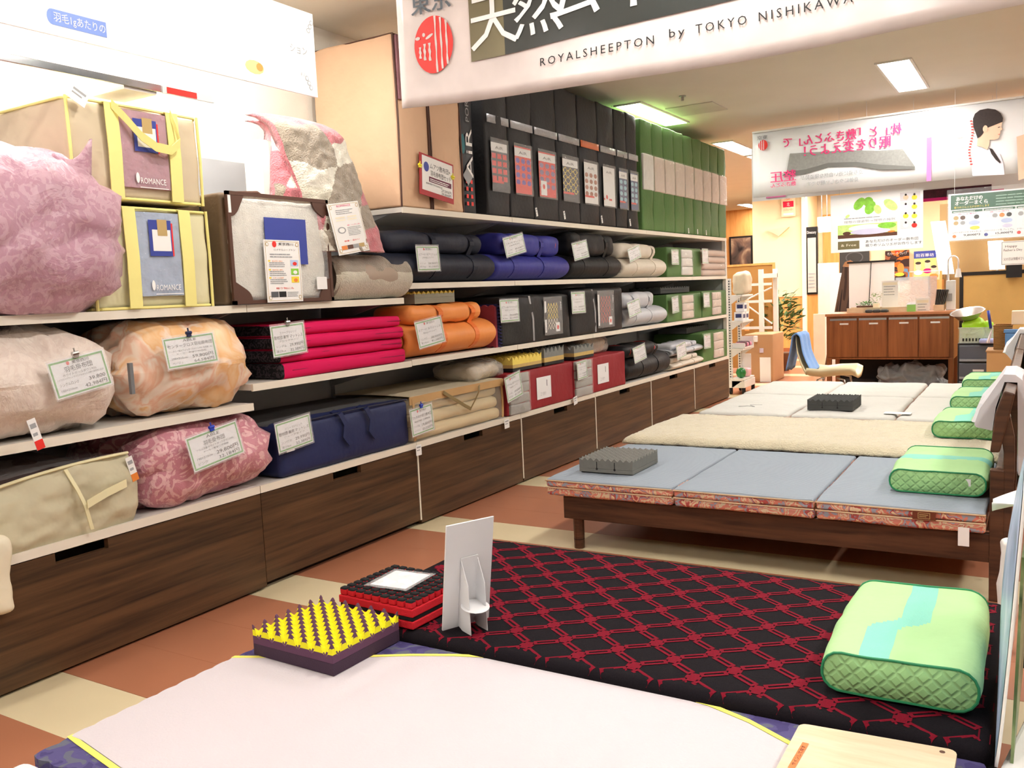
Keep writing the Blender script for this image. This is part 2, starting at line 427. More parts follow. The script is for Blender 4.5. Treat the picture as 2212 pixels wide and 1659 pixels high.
# air grille and sprinkler on the ceiling
g = thing('ceiling_vent', 'square flush access panel in the ceiling by the green light', 'ceiling vent', (-2.72, 7.95, CEIL-.008))
MB().box((-2.94, 7.75, CEIL-.008), (-2.5, 8.19, CEIL)).build('panel', mat('vent_grey', (205, 200, 186), .6), g)
g = thing('sprinkler_head', 'tiny sprinkler head on the beige ceiling', 'sprinkler', (-2.63, 7.35, CEIL-.04))
MB().cyl((-2.63, 7.35, CEIL-.008), (-2.63, 7.35, CEIL), .03).build('plate', STEEL, g); MB().cyl((-2.63, 7.35, CEIL-.04), (-2.63, 7.35, CEIL-.008), .012).build('nozzle', STEEL, g)
# ---------------------------------------------------------------- wall shelving with drawers
SX = -3.02
bays = [(1.0, 2.74, 'first bay with duvets'), (2.74, 3.91, 'bay of the pink mattress'), (3.91, 5.08, 'bay of the orange roll'), (5.08, 6.25, 'bay of the red bags'),
        (6.25, 7.42, 'bay of the grey roll'), (7.42, 8.59, 'bay left of the last one'), (8.59, 9.76, 'last bay at the far end')]
levels = {0: (.86, 1.30), 1: (.945, 1.30)}
for i, (a, b, desc) in enumerate(bays):
    u = thing('shelf_unit', 'white wall shelving over dark wood drawer, '+desc, 'shelving', ((SX+WALLX)/2, (a+b)/2, 0), group='wall shelving bays')
    MB().box((WALLX+.004, a+.001, .48), (WALLX+.02, b-.001, 2.3 if i > 1 else 2.05)).build('back_panel', GREYP, u)
    MB().box((WALLX+.02, a+.001, .0), (WALLX+.05, a+.02, 2.3 if i > 1 else 2.05)).build('upright', GREYP, u)
    if i == 6:
        MB().box((WALLX+.05, b-.014, .482), (SX-.05, b-.001, 1.77)).build('end_panel', GREYP, u)
        MB().box((WALLX+.02, b-.03, 0), (WALLX+.05, b, 2.3)).build('upright', GREYP, u)
        MB().box((SX-.045, b-.035, 0), (SX-.005, b+.005, 1.80)).build('end_post', WHT, u)
    for z in levels.get(i, (.95, 1.38, 1.80)):
        y0, y1 = a+.002, b-.002
        if i == 1 and z == 1.30: y1 = 3.87
        if z == 1.80 and i == 2: y0 = 3.912
        sh = MB().box((WALLX+.021, y0, z-.028), (SX-.012, y1, z)).build('shelf_board', SHELF_U, u)
        MB().box((SX-.0119, y0, z-.032), (SX, y1, z+.001)).build('front_lip', IVORY, sh)
        for yb in (y0+.03, y1-.03):
            MB().prism([(WALLX+.05, z-.028), (SX-.12, z-.028), (WALLX+.05, z-.15)], 'y', yb-.006, yb+.006).build('bracket', GREYP, sh)
    bt = MB().box((WALLX+.021, a+.002, .45), (SX-.012, b-.002, .48)).build('base_top', SHELF_U, u)
    MB().box((SX-.0119, a+.002, .447), (SX-.001, b-.002, .481)).build('front_lip', IVORY, bt)
    bm = MB().box((WALLX+.021, a+.002, .05), (SX-.06, a+.02, .449)).box((WALLX+.021, b-.02, .05), (SX-.06, b-.002, .449)).box((WALLX+.021, a+.02, .05), (SX-.06, b-.02, .068))
    bm.box((WALLX+.021, a+.002, .068), (WALLX+.03, b-.002, .449))
    bm.build('drawer_case', IVORY, u)
    MB().box((WALLX+.021, a+.002, 0), (SX-.05, b-.002, .049)).build('plinth', mat('plinth_dark', (40, 32, 28), .7), u)
    c = (a+b)/2+.0; n = .105; g0 = .006 if i in (2, 3, 5, 6) else .001
    zf = .012 if i != 1 else .03
    MB().prism([(a+2*g0, zf), (b-.001, zf), (b-.001, .443), (c+n, .443), (c+n, .405), (c-n, .405), (c-n, .443), (a+2*g0, .443)], 'x', SX-.03, SX-.004).build('drawer_front', DARKW, u)
    if g0 > .002 or i in (4,):
        MB().box((SX-.06, a+.001, .03), (SX-.001, a+.012, .445)).build('divider_edge', IVORY, u)
# hanging rail in front of the upper wall on the left, with arms back to the wall
# unseen spotlights added over the first bays to brighten the sign board and upper shelf
for k, (sx_, sy_) in enumerate(((-2.15, 1.35), (-2.15, 2.45), (-2.15, 3.3))):
    t = thing('added_spotlight', ['left', 'middle', 'right'][k]+' ceiling spotlight of three added to brighten the white sign board', 'spotlight', (sx_, sy_, CEIL-.16), group='added spotlights above the aisle')
    MB().cyl((sx_, sy_, CEIL-.02), (sx_, sy_, CEIL), .04, n=16).build('base', WHT, t); MB().cyl((sx_, sy_, CEIL-.1), (sx_, sy_, CEIL-.02), .008, n=8).build('stem', WHT, t)
    MB().cyl((sx_+.05, sy_, CEIL-.08), (sx_-.06, sy_, CEIL-.14), .03, .045, n=16).build('housing', WHT, t)
    ld = bpy.data.lights.new('added_spot_lamp', 'SPOT'); lo_ = bpy.data.objects.new('added_spot_lamp', ld); COL.objects.link(lo_); lo_.parent = t
    ld.energy = ADDED_SPOT_W; ld.spot_size = R(95); ld.spot_blend = .7; ld.shadow_soft_size = .04; ld.color = (1, .95, .86)
    lo_.location = (-.085, 0, .0); lo_.rotation_euler = Vector((-.85, 0, -.42)).to_track_quat('-Z', 'Y').to_euler()
rl = thing('display_rail', 'chrome flat hanging rail in front of the bright upper wall', 'rail', (-2.99, 1.9, 2.15))
MB().box((-2.995, .9, 2.15), (-2.985, 2.36, 2.178)).build('bar', CHROME, rl, bevel=.002)
MB().box((-2.996, 2.365, 2.15), (-2.986, 2.62, 2.178)).build('tip', mat('rail_plastic', (222, 222, 225), .3), rl)
MB().box((-2.985, 2.385, 2.152), (-2.9845, 2.53, 2.176)).build('red_stickers', REDI, rl)
for y in (1.25, 2.33):
    MB().box((WALLX, y-.015, 2.152), (-2.995, y+.015, 2.172)).build('arm', CHROME, rl)
MB().box((-3.2, 2.2, 2.140), (-2.997, 2.345, 2.1515)).build('shelf_tab', WHT, rl)
# ---------------------------------------------------------------- helpers for the goods
PLAST = film('card_sleeve', alpha=.16, rough=.15)
def clip(parent, x, y, col, local=True):
    mb = MB().cyl((x-.012, y, .006), (x+.012, y, .006), .007, n=8)
    mb.box((x-.01, y-.016, .003), (x+.01, y, .009)).cyl((x, y, .006), (x, y+.02, .006), .003, n=6)
    mb.build('clip', col, parent, local=True)
CHEAD = {'nishi': None}
def price_card(label, px0, py0, px1, py1, x, rows, roll=0, lean=0, head='', clipc=None, group='green framed price cards on the goods', turn=0):
    mx, my = (px0+px1)/2, (py0+py1)/2
    c = at(mx, my, x=x); w = abs(at(px1, my, x=x).y-at(px0, my, x=x).y); h = abs(at(mx, py0, x=x).z-at(mx, py1, x=x).z)
    M_ = Matrix.Rotation(turn, 3, 'Z') @ FACE['X'] @ Matrix.Rotation(roll, 3, 'Z') @ Matrix.Rotation(lean, 3, 'X')
    o = thing('price_card', label, 'price card', c - M_ @ Vector((0, h/2, 0)), M_.to_4x4(), group)
    MB().box((-w/2, 0, -.002), (w/2, h, 0)).build('card', PAPC, o, local=True)
    f = Flat(); bw = .035*min(w, h)+.002
    f.frame(-w/2+.004, .004, w/2-.004, h-.004, bw, GRNB)
    if head == 'nishi':
        f.ell(-w*.16, h*.87, h*.045, h*.05, REDI, 2); f.text('東京西川', w*.06, h*.83, h*.1, BLK, w=w*.3)
    elif head: f.text(head, 0, h*.82, h*.12, BLK, w=w*.26)
    for r in rows:
        t, yy, sz = r[0], r[1], r[2]; al = r[3] if len(r) > 3 else 'c'; ww = r[4] if len(r) > 4 else None; mm = r[5] if len(r) > 5 else INK
        f.text(t, {'c': 0, 'l': -w*.4, 'r': w*.42}[al], h*yy, h*sz, mm, al=al, w=ww and ww*w)
    f.build(o)
    MB().box((-w/2-.006, -.006, .0015), (w/2+.006, h+.008, .0022)).build('sleeve', PLAST, o, local=True)
    if clipc: clip(o, 0, h+.01, clipc)
    return o
def rows5(a, b, c, size, p1, p2, l2=''):
    return [(a, .70, .10, 'c', .5), (b, .55, .13, 'c', .86, BLK), (c, .45, .075, 'c', .6), (size, .28, .09, 'l', .3), (p1, .27, .14, 'r', .42, BLK), (l2, .12, .09, 'l', .26), (p2, .11, .13, 'r', .42, BLK)]
def hang_tag(parent, p, w=.035, h=.06, col=PAPER, red=False, tilt=.3):
    """small white shop tag hanging on the goods (facing the aisle)"""
    M_ = FACE['X'] @ Matrix.Rotation(tilt, 3, 'Z')
    mb = MB().box((-w/2, -h, -.001), (w/2, 0, .001), 0, Matrix.Translation(p) @ M_.to_4x4())
    mb.box((-w*.35, -h*.3, .0011), (w*.35, -h*.15, .0014), 1, Matrix.Translation(p) @ M_.to_4x4()).box((-w*.35, -h*.55, .0011), (w*.2, -h*.45, .0014), 1, Matrix.Translation(p) @ M_.to_4x4())
    if red: mb.box((-w/2, -h, .0011), (w/2, -h*.7, .0014), 2, Matrix.Translation(p) @ M_.to_4x4())
    return mb.build('tag', [col, INK2, REDI if red is True else ORGI], parent)
def duvet(name, label, lo, hi, m, seed, r=.14, amp=.02, puff=(.03, .02, .03), cat='duvet', gather=.02, gy=None, lean=0, seg=(26, 30, 26), parent=None):
    c = (Vector(lo)+Vector(hi))/2; L = hi[1]-lo[1]
    def fn(w, n):
        ang = math.atan2(w.z-c.z, w.x-c.x); e = (w.y-lo[1])
        g_ = math.exp(-max(0, e)/.10); g2 = math.exp(-max(0, hi[1]-w.y)/.10)
        rr = math.hypot(w.x-c.x, w.z-c.z)
        w = w + n*gather*(g_*math.sin(ang*11+seed+4*noise.noise(w*6))+.7*g2*math.sin(ang*13+seed*2))
        cr = abs(noise.noise(Vector((w.x*7, w.y*3+seed, w.z*7)))); w = w - n*.022*max(0, .25-cr)/.25
        cr2 = abs(noise.noise(Vector((w.x*10+9, w.y*13+seed, w.z*5)))); w = w - n*.012*max(0, .2-cr2)/.2
        if rr < .09: w.y += (.03*(1-rr/.09))*(1 if e < L/2 else -1)
        w.x += lean*(w.z-lo[2]); return w
    return MB().soft(lo, hi, r, seg, puff, amp, 4.5, seed, True, fn).build(name, m, parent, smooth=True)
# ================================================================ LEFT BAYS, TOP SHELF (z 1.30)
D_MAUVE = damask('mauve_brocade', (192, 148, 165), (206, 168, 182), 24, .5, .53, .35, 1.6, .22)
o = thing('duvet_bundle', 'big shiny mauve brocade duvet bundle at the left edge of top shelf', 'duvet', (-3.22, 1.6, 1.302))
duvet('quilt', '', (-3.40, 1.10, 1.302), (-2.86, 2.13, 1.86), D_MAUVE, 3, .21, .03, (.02, .0, .05), gather=.02, parent=o)
MB().grid(lambda u, v: (-2.99+.03*u*v, 1.88+.13*u, 1.76+.17*v*(.6+.4*u)-.05*math.sin(3*u)), 6, 6, thick=(.016, 0, 0)).build('corner_flap', D_MAUVE, o, smooth=True)
# little pink mascot-free sign peeping in at the left edge
o = flat_thing('shelf_sign', 'round white sign on a pink scalloped backing at left edge', 'sign', (-3.10, 1.60, 1.86), 'X', .20, .02, mat('sign_pink', (244, 190, 190), .6))
mb = MB(); mb.lathe([(.001, -.004), (.10, -.004), (.10, .004), (.001, .004)], (0, .09, .006), 'z', 28); mb.build('disc', PAPER, o, smooth=False, local=True)
mb = MB()
for i in range(9):
    t = -1.0+i*.28; mb.lathe([(.001, -.002), (.026, -.002), (.026, .002), (.001, .002)], (.115*math.cos(t), .09+.115*math.sin(t), 0), 'z', 12)
mb.build('scallop', mat('sign_pink', (244, 190, 190)), o, local=True)
Flat().text('CE', .05, .05, .035, WINE, 12, rot=.2).build(o, 'lettering')
# two storage bags with yellow straps
BAGB_SHADE = mat('bag_beige_shaded', (208, 192, 164), .65, var=.08, vs=4, bump=.25, bs_=7, dist=.05); BAGC = mat('bag_cream', (222, 216, 176), .65, var=.08, vs=4, bump=.25, bs_=7, dist=.05)  # upper bag's duller beige has shade put into its colour
YST = mat('strap_yellow', (246, 236, 150), .6, var=.05)
def romance_bag(label, y0, y1, z0, z1, body, quiltc, tag, seed):
    xf = -3.03; o = thing('storage_bag', label, 'storage bag', (-3.3, (y0+y1)/2, z0), group='duvet storage bags with yellow straps')
    MB().soft((-3.55, y0, z0), (xf, y1, z1), .025, (10, 14, 12), (.02, .0, .012), .008, 5, seed).build('body', body, o, smooth=True)
    w = y1-y0; xs = xf+.022
    s0, s1 = y0+.34*w, y0+.70*w
    MB().grid(lambda u, v: (xs+.003, s0+(s1-s0)*u, z0+.05+(z1-z0-.07)*v), 8, 8, thick=(-.012, 0, 0)).build('window_quilt', quiltc, o)
    MB().grid(lambda u, v: (xs+.006+.003*noise.noise(Vector((u*5, v*7, seed))), s0+(s1-s0)*u, z0+.05+(z1-z0-.07)*v), 14, 14).build('window_film', CLEAR, o, smooth=True)
    for s in (s0-.03, s1+.03):
        MB().ribbon([(xs+.006, s, z0+.005), (xs+.012, s, (z0+z1)/2), (xs+.006, s, z1-.005), (xf-.06, s, z1+.008), (-3.4, s, z1+.008)], (0, 1, 0), .055, .004).build('strap', YST, o)
    for zz in (z0+.006, z1-.006):
        MB().tube([(-3.54, y0, zz), (xf-.02, y0, zz), (xf+.005, y0+.02, zz), (xf+.012, (y0+y1)/2, zz), (xf+.005, y1-.02, zz), (xf-.02, y1, zz)], .006, 6).build('piping', YST, o)
    MB().tube([(xf+.004, y0+.004, z0), (xf+.008, y0+.004, (z0+z1)/2), (xf+.004, y0+.004, z1)], .006, 6).build('piping', YST, o)
    MB().tube([(xf+.004, y1-.004, z0), (xf+.008, y1-.004, (z0+z1)/2), (xf+.004, y1-.004, z1)], .006, 6).build('piping', YST, o)
    M_ = Matrix.Translation((xs+.009, 0, 0))
    ins = thing('x', None, None, (0, 0, 0)) if False else None
    f = Flat().sec('insert_card'); cy = (s0+s1)/2; f.rect(cy-.05, z0+.52*(z1-z0), cy+.055, z1-.05, BLUI); f.rect(cy-.035, z0+.57*(z1-z0), cy+.05, z0+.78*(z1-z0), PAPER, 2); f.rect(cy-.01, z0+.72*(z1-z0), cy+.035, z0+.88*(z1-z0), GOLD, 3)
    f.rect(cy+.055, z0+.52*(z1-z0), cy+.062, z1-.06, REDI)
    f.sec('lettering'); f.text('ROMANCE', cy+.022, z0+.13*(z1-z0)+.02, .032, PAPER, 3, w=.115); f.ell(cy-.048, z0+.13*(z1-z0)+.04, .008, .02, PAPER, 3); f.rect(cy-.04, z0+.15*(z1-z0)-.004, cy+.09, z0+.15*(z1-z0)-.001, PAPER, 3)
    for i in range(len(f.mb.v)): p = f.mb.v[i]; f.mb.v[i] = Vector((xs+.010+p.z, p.x, p.y))
    f.build_secs(o)
    return o
QM = mat('quilt_mauve', (178, 128, 142), .6, var=.12, vs=20, bump=.5, bs_=18, dist=.03); QB = mat('quilt_blue', (160, 176, 200), .6, var=.12, vs=20, bump=.5, bs_=18, dist=.03)
bgA = romance_bag('pale cream storage bag with blue quilt, lower of the stacked pair', 2.02, 2.565, 1.302, 1.70, BAGC, QB, 0, 2)
bgB = romance_bag('shade-toned beige storage bag with mauve quilt, upper of the stacked pair', 1.97, 2.555, 1.722, 2.085, BAGB_SHADE, QM, 1, 5)
mb = MB().ribbon([(-3.0, 2.14, 2.075), (-2.985, 2.18, 2.03), (-2.975, 2.24, 1.965), (-2.97, 2.30, 1.93), (-2.97, 2.37, 1.925), (-2.975, 2.415, 1.96), (-2.985, 2.41, 2.02), (-3.0, 2.40, 2.075)], (.15, 0, 1), .035, .004)
mb.build('handle', YST, bgB)
hang_tag(bgB, Vector((-2.99, 2.015, 2.105)), .075, .055, tilt=-.5)
# brown zip case showing white fleece
CASE = mat('case_brown', (104, 84, 62), .6, bump=.15, bs_=30, dist=.02); CASED = mat('case_corner', (88, 58, 46), .5)
o = thing('fleece_case', 'brown zipped case with clear front full of white fleece', 'storage case', (-3.25, 2.97, 1.302))
MB().soft((-3.40, 2.65, 1.302), (-3.035, 3.29, 1.79), .02, (6, 10, 10), (.0, .0, .0), .004, 6, 1).build('body', CASE, o, smooth=True)
MB().soft((-3.06, 2.675, 1.325), (-3.022, 3.265, 1.772), .03, (2, 20, 16), (.012, 0, 0), .006, 14, 4, False).build('fleece', FUR_W, o, smooth=True)
MB().grid(lambda u, v: (-3.006+.004*noise.noise(Vector((u*8, v*8, 2))), 2.67+.6*u, 1.32+.455*v), 20, 16).build('window_film', CLEARD, o, smooth=True)
for (cy, cz, a0) in ((2.668, 1.318, 0), (3.272, 1.318, 90), (3.272, 1.779, 180), (2.668, 1.779, 270)):
    pts = [(cy, cz)]+[(cy+.085*(1+.12*math.cos(3*t))*math.cos(R(a0)+t), cz+.085*(1+.12*math.cos(3*t))*math.sin(R(a0)+t)) for t in [R(90)*i/10 for i in range(11)]]
    MB().prism(pts, 'x', -3.012, -3.0).build('corner', CASED, o)
for a, b in (((-3.012, 2.655, 1.304), (-2.998, 3.285, 1.32)), ((-3.012, 2.655, 1.777), (-2.998, 3.285, 1.793)), ((-3.012, 2.655, 1.304), (-2.998, 2.672, 1.793)), ((-3.012, 3.268, 1.304), (-2.998, 3.285, 1.793))):
    MB().box(a, b).build('frame_tape', CASED, o)
MB().box((-3.0, 2.86, 1.48), (-2.997, 3.12, 1.69)).build('blue_insert', BLUI, o)
MB().tube([(-3.2, 2.86, 1.79), (-3.2, 2.9, 1.82), (-3.2, 3.02, 1.83), (-3.2, 3.1, 1.79)], .008, 6).build('handle', CASED, o)
MB().tube([(-3.16, 2.648, 1.31), (-3.16, 2.646, 1.78)], .004, 5).build('zip', BLK, o)
MB().box((-2.998, 3.17, 1.36), (-2.996, 3.24, 1.42)).build('sticker', PAPER, o)
MB().box((-2.998, 2.66, 1.70), (-2.9965, 2.675, 1.775)).build('sticker', PAPER, o)
# tall info card leaning on the case
def info_card(label, px0, py0, px1, py1, x, roll=0, lean=0, style=0):
    mx, my = (px0+px1)/2, (py0+py1)/2
    c = at(mx, py1, x=x); w = abs(at(px1, my, x=x).y-at(px0, my, x=x).y); h = abs(at(mx, py0, x=x).z-at(mx, py1, x=x).z)
    o = flat_thing('info_card', label, 'info card', c, 'X', w, h, PAPER, .004, roll, lean)
    f = Flat(); f.frame(-w/2+.006, .006, w/2-.006, h-.006, .002, GOLD)
    for sx in (-1, 1):
        for yy in (.02, h-.02): f.ell(sx*(w/2-.018), yy, .010, .010, GOLD, 1, 8); f.ell(sx*(w/2-.018), yy, .007, .007, PAPER, 2, 8)
    if style == 0:
        f.ell(-w*.22, h*.93, w*.06, w*.065, REDI); f.text('東京西川', w*.1, h*.915, h*.05, BLK, w=w*.42); f.text('ロイヤルシープトン', w*.06, h*.83, h*.035, INK, w=w*.6)
        f.lines(-w*.36, w*.38, h*.76, 2, h*.04, h*.018, INK2, seed=2)
        for i, yy in enumerate((.60, .46, .33)):
            f.rect(-w*.42, h*yy+h*.05, -w*.36, h*yy+h*.075, YELI); f.text(['保温性に優れ', '吸放湿に優れ', 'お手入れ簡単'][i], -w*.32, h*yy+h*.05, h*.024, ORGI, al='l', w=w*.3); f.lines(-w*.4, w*.1, h*yy+h*.025, 3, h*.03, h*.014, INK2, seed=i+5)
            f.rect(w*.2, h*yy-h*.02, w*.42, h*yy+h*.08, [LBLU, LEAF, YELI][i], 2); f.ell(w*.32, h*yy+h*.02, w*.06, h*.03, [REDI, PAPER, ORGI][i], 3)
        f.text('贈り物にも', 0, h*.21, h*.034, REDI, w=w*.5)
        f.rect(-w*.4, h*.08, -w*.2, h*.17, INK, 2); f.rect(-w*.18, h*.08, w*.02, h*.17, BLK, 2); f.lines(w*.06, w*.42, h*.15, 4, h*.022, h*.01, INK2, seed=9)
    else:
        f.text('ROMANCE', 0, h*.92, h*.055, PNKI, w=w*.45); f.lines(-w*.3, w*.3, h*.85, 3, h*.035, h*.014, INK2, seed=3)
        for i in range(4): f.rect(-w*.35+(i % 2)*w*.38, h*.70-(i//2)*h*.05, -w*.05+(i % 2)*w*.38, h*.73-(i//2)*h*.05, CREAMI)
        f.ell(-w*.24, h*.47, w*.13, h*.065, INK2, 2); f.ell(-w*.24, h*.47, w*.09, h*.045, PAPER, 3); f.text('あったか', w*.18, h*.54, h*.03, PNKI, w=w*.44)
        f.lines(-w*.05, w*.42, h*.50, 6, h*.03, h*.012, INK2, seed=7)
        f.text('軽量・温かい', 0, h*.24, h*.034, REDI, w=w*.5)
        for i, mm in enumerate((ORGI, BRNI, INK2, GOLD)): f.rect(-w*.38+i*w*.19, h*.09, -w*.2+i*w*.19, h*.17, mm, 2)
    f.build(o); return o
info_card('tall white info card with three rows of text before the fleece case', 580, 519, 656, 652, -2.984, 0, 0, 0)
# fluffy checked blanket hung over an upright form, and a folded grey one below it
CHK = {'pink': mat('fur_pink', (204, 120, 128), .95, var=.14, vs=25, bump=.8, bs_=130, sheen=.5), 'white': mat('fur_white', (232, 228, 214), .95, var=.08, vs=25, bump=.8, bs_=130, sheen=.5),
       'grey': mat('fur_taupe', (158, 146, 130), .95, var=.16, vs=25, bump=.8, bs_=130, sheen=.5), 'beige': mat('fur_beige', (208, 202, 184), .95, var=.1, vs=25, bump=.8, bs_=130, sheen=.5)}
def fold_panel(y0, y1, z0, z1, xt, xb, bulge, seed, skew=0):
    def fn(u, v):
        z = z0+(z1-z0)*v; e = min(1, 4*(1-v)); top = math.sqrt(max(0, 1-(1-e)**2)) if v > .75 else 1
        x = xt+(xb-xt)*(1-v)+bulge*math.sin(math.pi*u)*.5
        y = y0+(y1-y0)*(u)+skew*(1-v)+.015*noise.noise(Vector((u*2, v*3, seed)))
        if v > .86: x -= .12*((v-.86)/.14)**2
        eu = min(u, 1-u); x -= .035*max(0, 1-eu/.12)**2
        p = Vector((x, y, z)); return p+Vector((1, 0, 0))*.010*noise.noise(p*22)
    return fn
o = thing('fluffy_blanket', 'pink, white and taupe checked fluffy blanket hung over a stand', 'blanket', (-3.1, 3.35, 1.53))
def chk(order):
    def f(u, v):
        a = int(v*6.2+.25*math.sin(u*5)+.15*noise.noise(Vector((u*6, v*6, 1)))+.06*noise.noise(Vector((u*40, v*60, 4)))); b = int(u*2.0+.5*math.sin(v*5+1)+.35)
        return order[(a*2+b*3+(a//2)) % len(order)]
    return f
MB().grid(fold_panel(3.13, 3.36, 1.72, 2.20, -3.16, -3.10, .05, 1, -.06), 52, 88, thick=(-.05, 0, 0), mifn=chk([0, 1, 2, 1, 3, 0, 2])).build('back_fold', [CHK['pink'], CHK['white'], CHK['grey'], CHK['beige']], o, smooth=True)
MB().grid(fold_panel(3.08, 3.55, 1.545, 2.215, -3.10, -2.99, .07, 2, .17), 90, 130, thick=(-.05, 0, 0), mifn=chk([1, 2, 0, 2, 1, 3, 0, 1, 2])).build('front_fold', [CHK['pink'], CHK['white'], CHK['grey'], CHK['beige']], o, smooth=True)
MB().box((-3.30, 3.05, 1.80), (-3.18, 3.6, 2.08)).box((-3.27, 3.2, 1.302), (-3.21, 3.5, 1.80)).build('stand', WHT, o)
info_card('white info card with pink heading tilted against the checked blanket', 734, 436, 800, 546, -2.955, R(8), -.12, 1)
# folded grey/beige blanket with a rounded fold facing left
o = thing('folded_blanket', 'folded taupe and beige fluffy blanket lying on the shelf edge', 'blanket', (-3.2, 3.6, 1.302))
def foldsec(k, off):
    # a U shaped fold seen from the left: outer skin, section in xz
    P = []
    x0, x1, z0, z1 = -3.40, -2.975, 1.305+off, 1.535-off
    r = (z1-z0)/2
    for i in range(13):
        t = -math.pi/2+math.pi*i/12; P.append((x1-r+math.cos(t)*r*1.0, (z0+z1)/2+math.sin(t)*r))
    return [(x0, z0)]+P+[(x0, z1)]
def blank(off, th, y0, y1):
    A = foldsec(0, off); B = foldsec(0, off+th)
    def fn(u, v):
        k = u*(len(A)-1); i = min(int(k), len(A)-2); f_ = k-i
        a = Vector(A[i])*(1-f_)+Vector(A[i+1])*f_
        y = y0+(y1-y0)*v; b = .012*noise.noise(Vector((a.x*9, y*9, a.y*9)))
        e = max(0, 1-min(v, 1-v)/.06)**2
        return (a.x+b-.03*e, y, a.y+b)
    return fn
MB().grid(blank(0, .03, 3.32, 3.93), 40, 40, mifn=lambda u, v: (0 if u > .53+.03*math.sin(9*v) else 1)).build('outer_layer', [CHK['grey'], CHK['beige']], o, smooth=True)
MB().grid(blank(.03, .03, 3.32, 3.92), 30, 4).build('lining', mat('blanket_lining', (176, 158, 142), .8), o, smooth=True)
MB().grid(lambda u, v: Vector((0, 0, 0))+Vector((Vector(foldsec(0, .03*v)[min(int(u*14), 14)]).x, 3.318, Vector(foldsec(0, .03*v)[min(int(u*14), 14)]).y)), 14, 2).build('hem', mat('blanket_lining', (176, 158, 142)), o)
MB().soft((-3.38, 3.33, 1.345), (-3.03, 3.91, 1.49), .06, (6, 6, 5)).build('inner_layer', mat('blanket_inner', (120, 104, 92), .9), o, smooth=True)
# ================================================================ LEFT BAYS, MIDDLE SHELF
D_WHITE = damask('ivory_brocade', (232, 216, 204), (238, 224, 212), 18, .5, .53, .4, 2, .28)
o = thing('duvet_bundle', 'ivory down duvet bundle with price card, middle shelf left', 'duvet', (-3.25, 1.7, .862), group=None)
duvet('quilt', '', (-3.60, 1.30, .862), (-2.96, 2.115, 1.255), D_WHITE, 5, .19, .025, (.03, .0, .015), gather=.026, parent=o)
hang_tag(o, Vector((-2.915, 1.665, .95)), .03, .11, red=True, tilt=.25)
D_PEACH = multi('peach_flower_print', [(246, 214, 178), (243, 204, 158), (240, 190, 135), (247, 224, 202), (238, 190, 160), (248, 232, 216)], 4.5, 1.4, .42, 3, .0, fur=1)
o = thing('duvet_bundle', 'peach flower-printed down duvet bundle beside the ivory one', 'duvet', (-3.25, 2.5, .862))
duvet('quilt', '', (-3.60, 2.125, .862), (-2.97, 2.80, 1.26), D_PEACH, 9, .19, .025, (.03, .01, .015), gather=.028, parent=o)
MB().box((-2.99, 2.10, .98), (-2.975, 2.115, 1.10)).build('side_card', mat('card_grey', (120, 122, 125), .5), o)
price_card('price card of the ivory duvet, with down percentage and 42,984 yen', 112, 768, 236, 848, -2.915, [('羽毛掛布団', .66, .16, 'c', .5, BLK), ('ホワイトグースダウン93%', .54, .08, 'c', .6), ('ハイカラスポケットオリジナルキルト 信頼の東京西川品質', .46, .06, 'c', .84), ('シングルロング', .3, .1, 'l', .34), ('39,800', .28, .14, 'r', .3, BLK), ('150×210cm', .15, .09, 'l', .28), ('42,984円', .12, .14, 'r', .4, BLK)], R(9), -.1, 'nishi', STEEL)
price_card('price card of the peach duvet, headed ABLE, 64,584 yen', 358, 724, 468, 790, -2.93, [('センタークロス羽毛掛布団', .66, .13, 'c', .88, BLK), ('ハンガリー産ホワイトダックダウン93% 充填量1.3kg', .52, .07, 'c', .86), ('メーカー希望小売価格', .43, .06, 'c', .6), ('190×210cm', .28, .09, 'l', .3), ('59,800円', .26, .14, 'r', .42, BLK), ('ベージュ', .13, .09, 'l', .2), ('64,584円', .11, .13, 'r', .4, BLK)], R(3), -.12, 'ABLE', mat('clip_navy', (30, 40, 80), .4))
# pink folding mattress, four layers
PINK = ribbed('pink_knit', (222, 20, 92), (0, R(90), 0), 90, .15, .75, .06); PMESH = multi('black_mesh', [(18, 16, 20), (60, 50, 56)], 90, .2, .7, 1, .2)
o = thing('folding_mattress', 'bright pink folding mattress with black mesh end, in four layers', 'mattress', (-3.3, 3.38, .947))
zz = .947
for i, hgt in enumerate((.075, .062, .062, .06)):
    dx = (0, -.012, .004, -.01)[i]
    MB().soft((-3.6, 2.92+.004*i, zz), (-3.022+dx, 3.865-.006*i, zz+hgt-.003), .018, (5, 18, 4), (.01, .004, .004), .004, 5, i, mifn=lambda c, q=2.92: 1 if c.y < q+.016 else 0).build('layer', [PINK, PMESH], o, smooth=True)
    MB().tube([(-3.019+dx, 2.99, zz+hgt*.5), (-3.016+dx, 3.4, zz+hgt*.5+.004), (-3.019+dx, 3.84, zz+hgt*.5)], .0025, 5).build('seam', mat('pink_thread', (150, 10, 66), .7), o)
    zz += hgt
price_card('price card of the pink mattress, block type, 32,389 yen', 588, 700, 660, 766, -2.99, rows5('スリープマジック', '敷布団 兼用 マットレス', 'ブロックタイプ', 'シングル', '29,990円', '32,389円', '厚さ9cm'), R(3), -.03, '', STEEL)
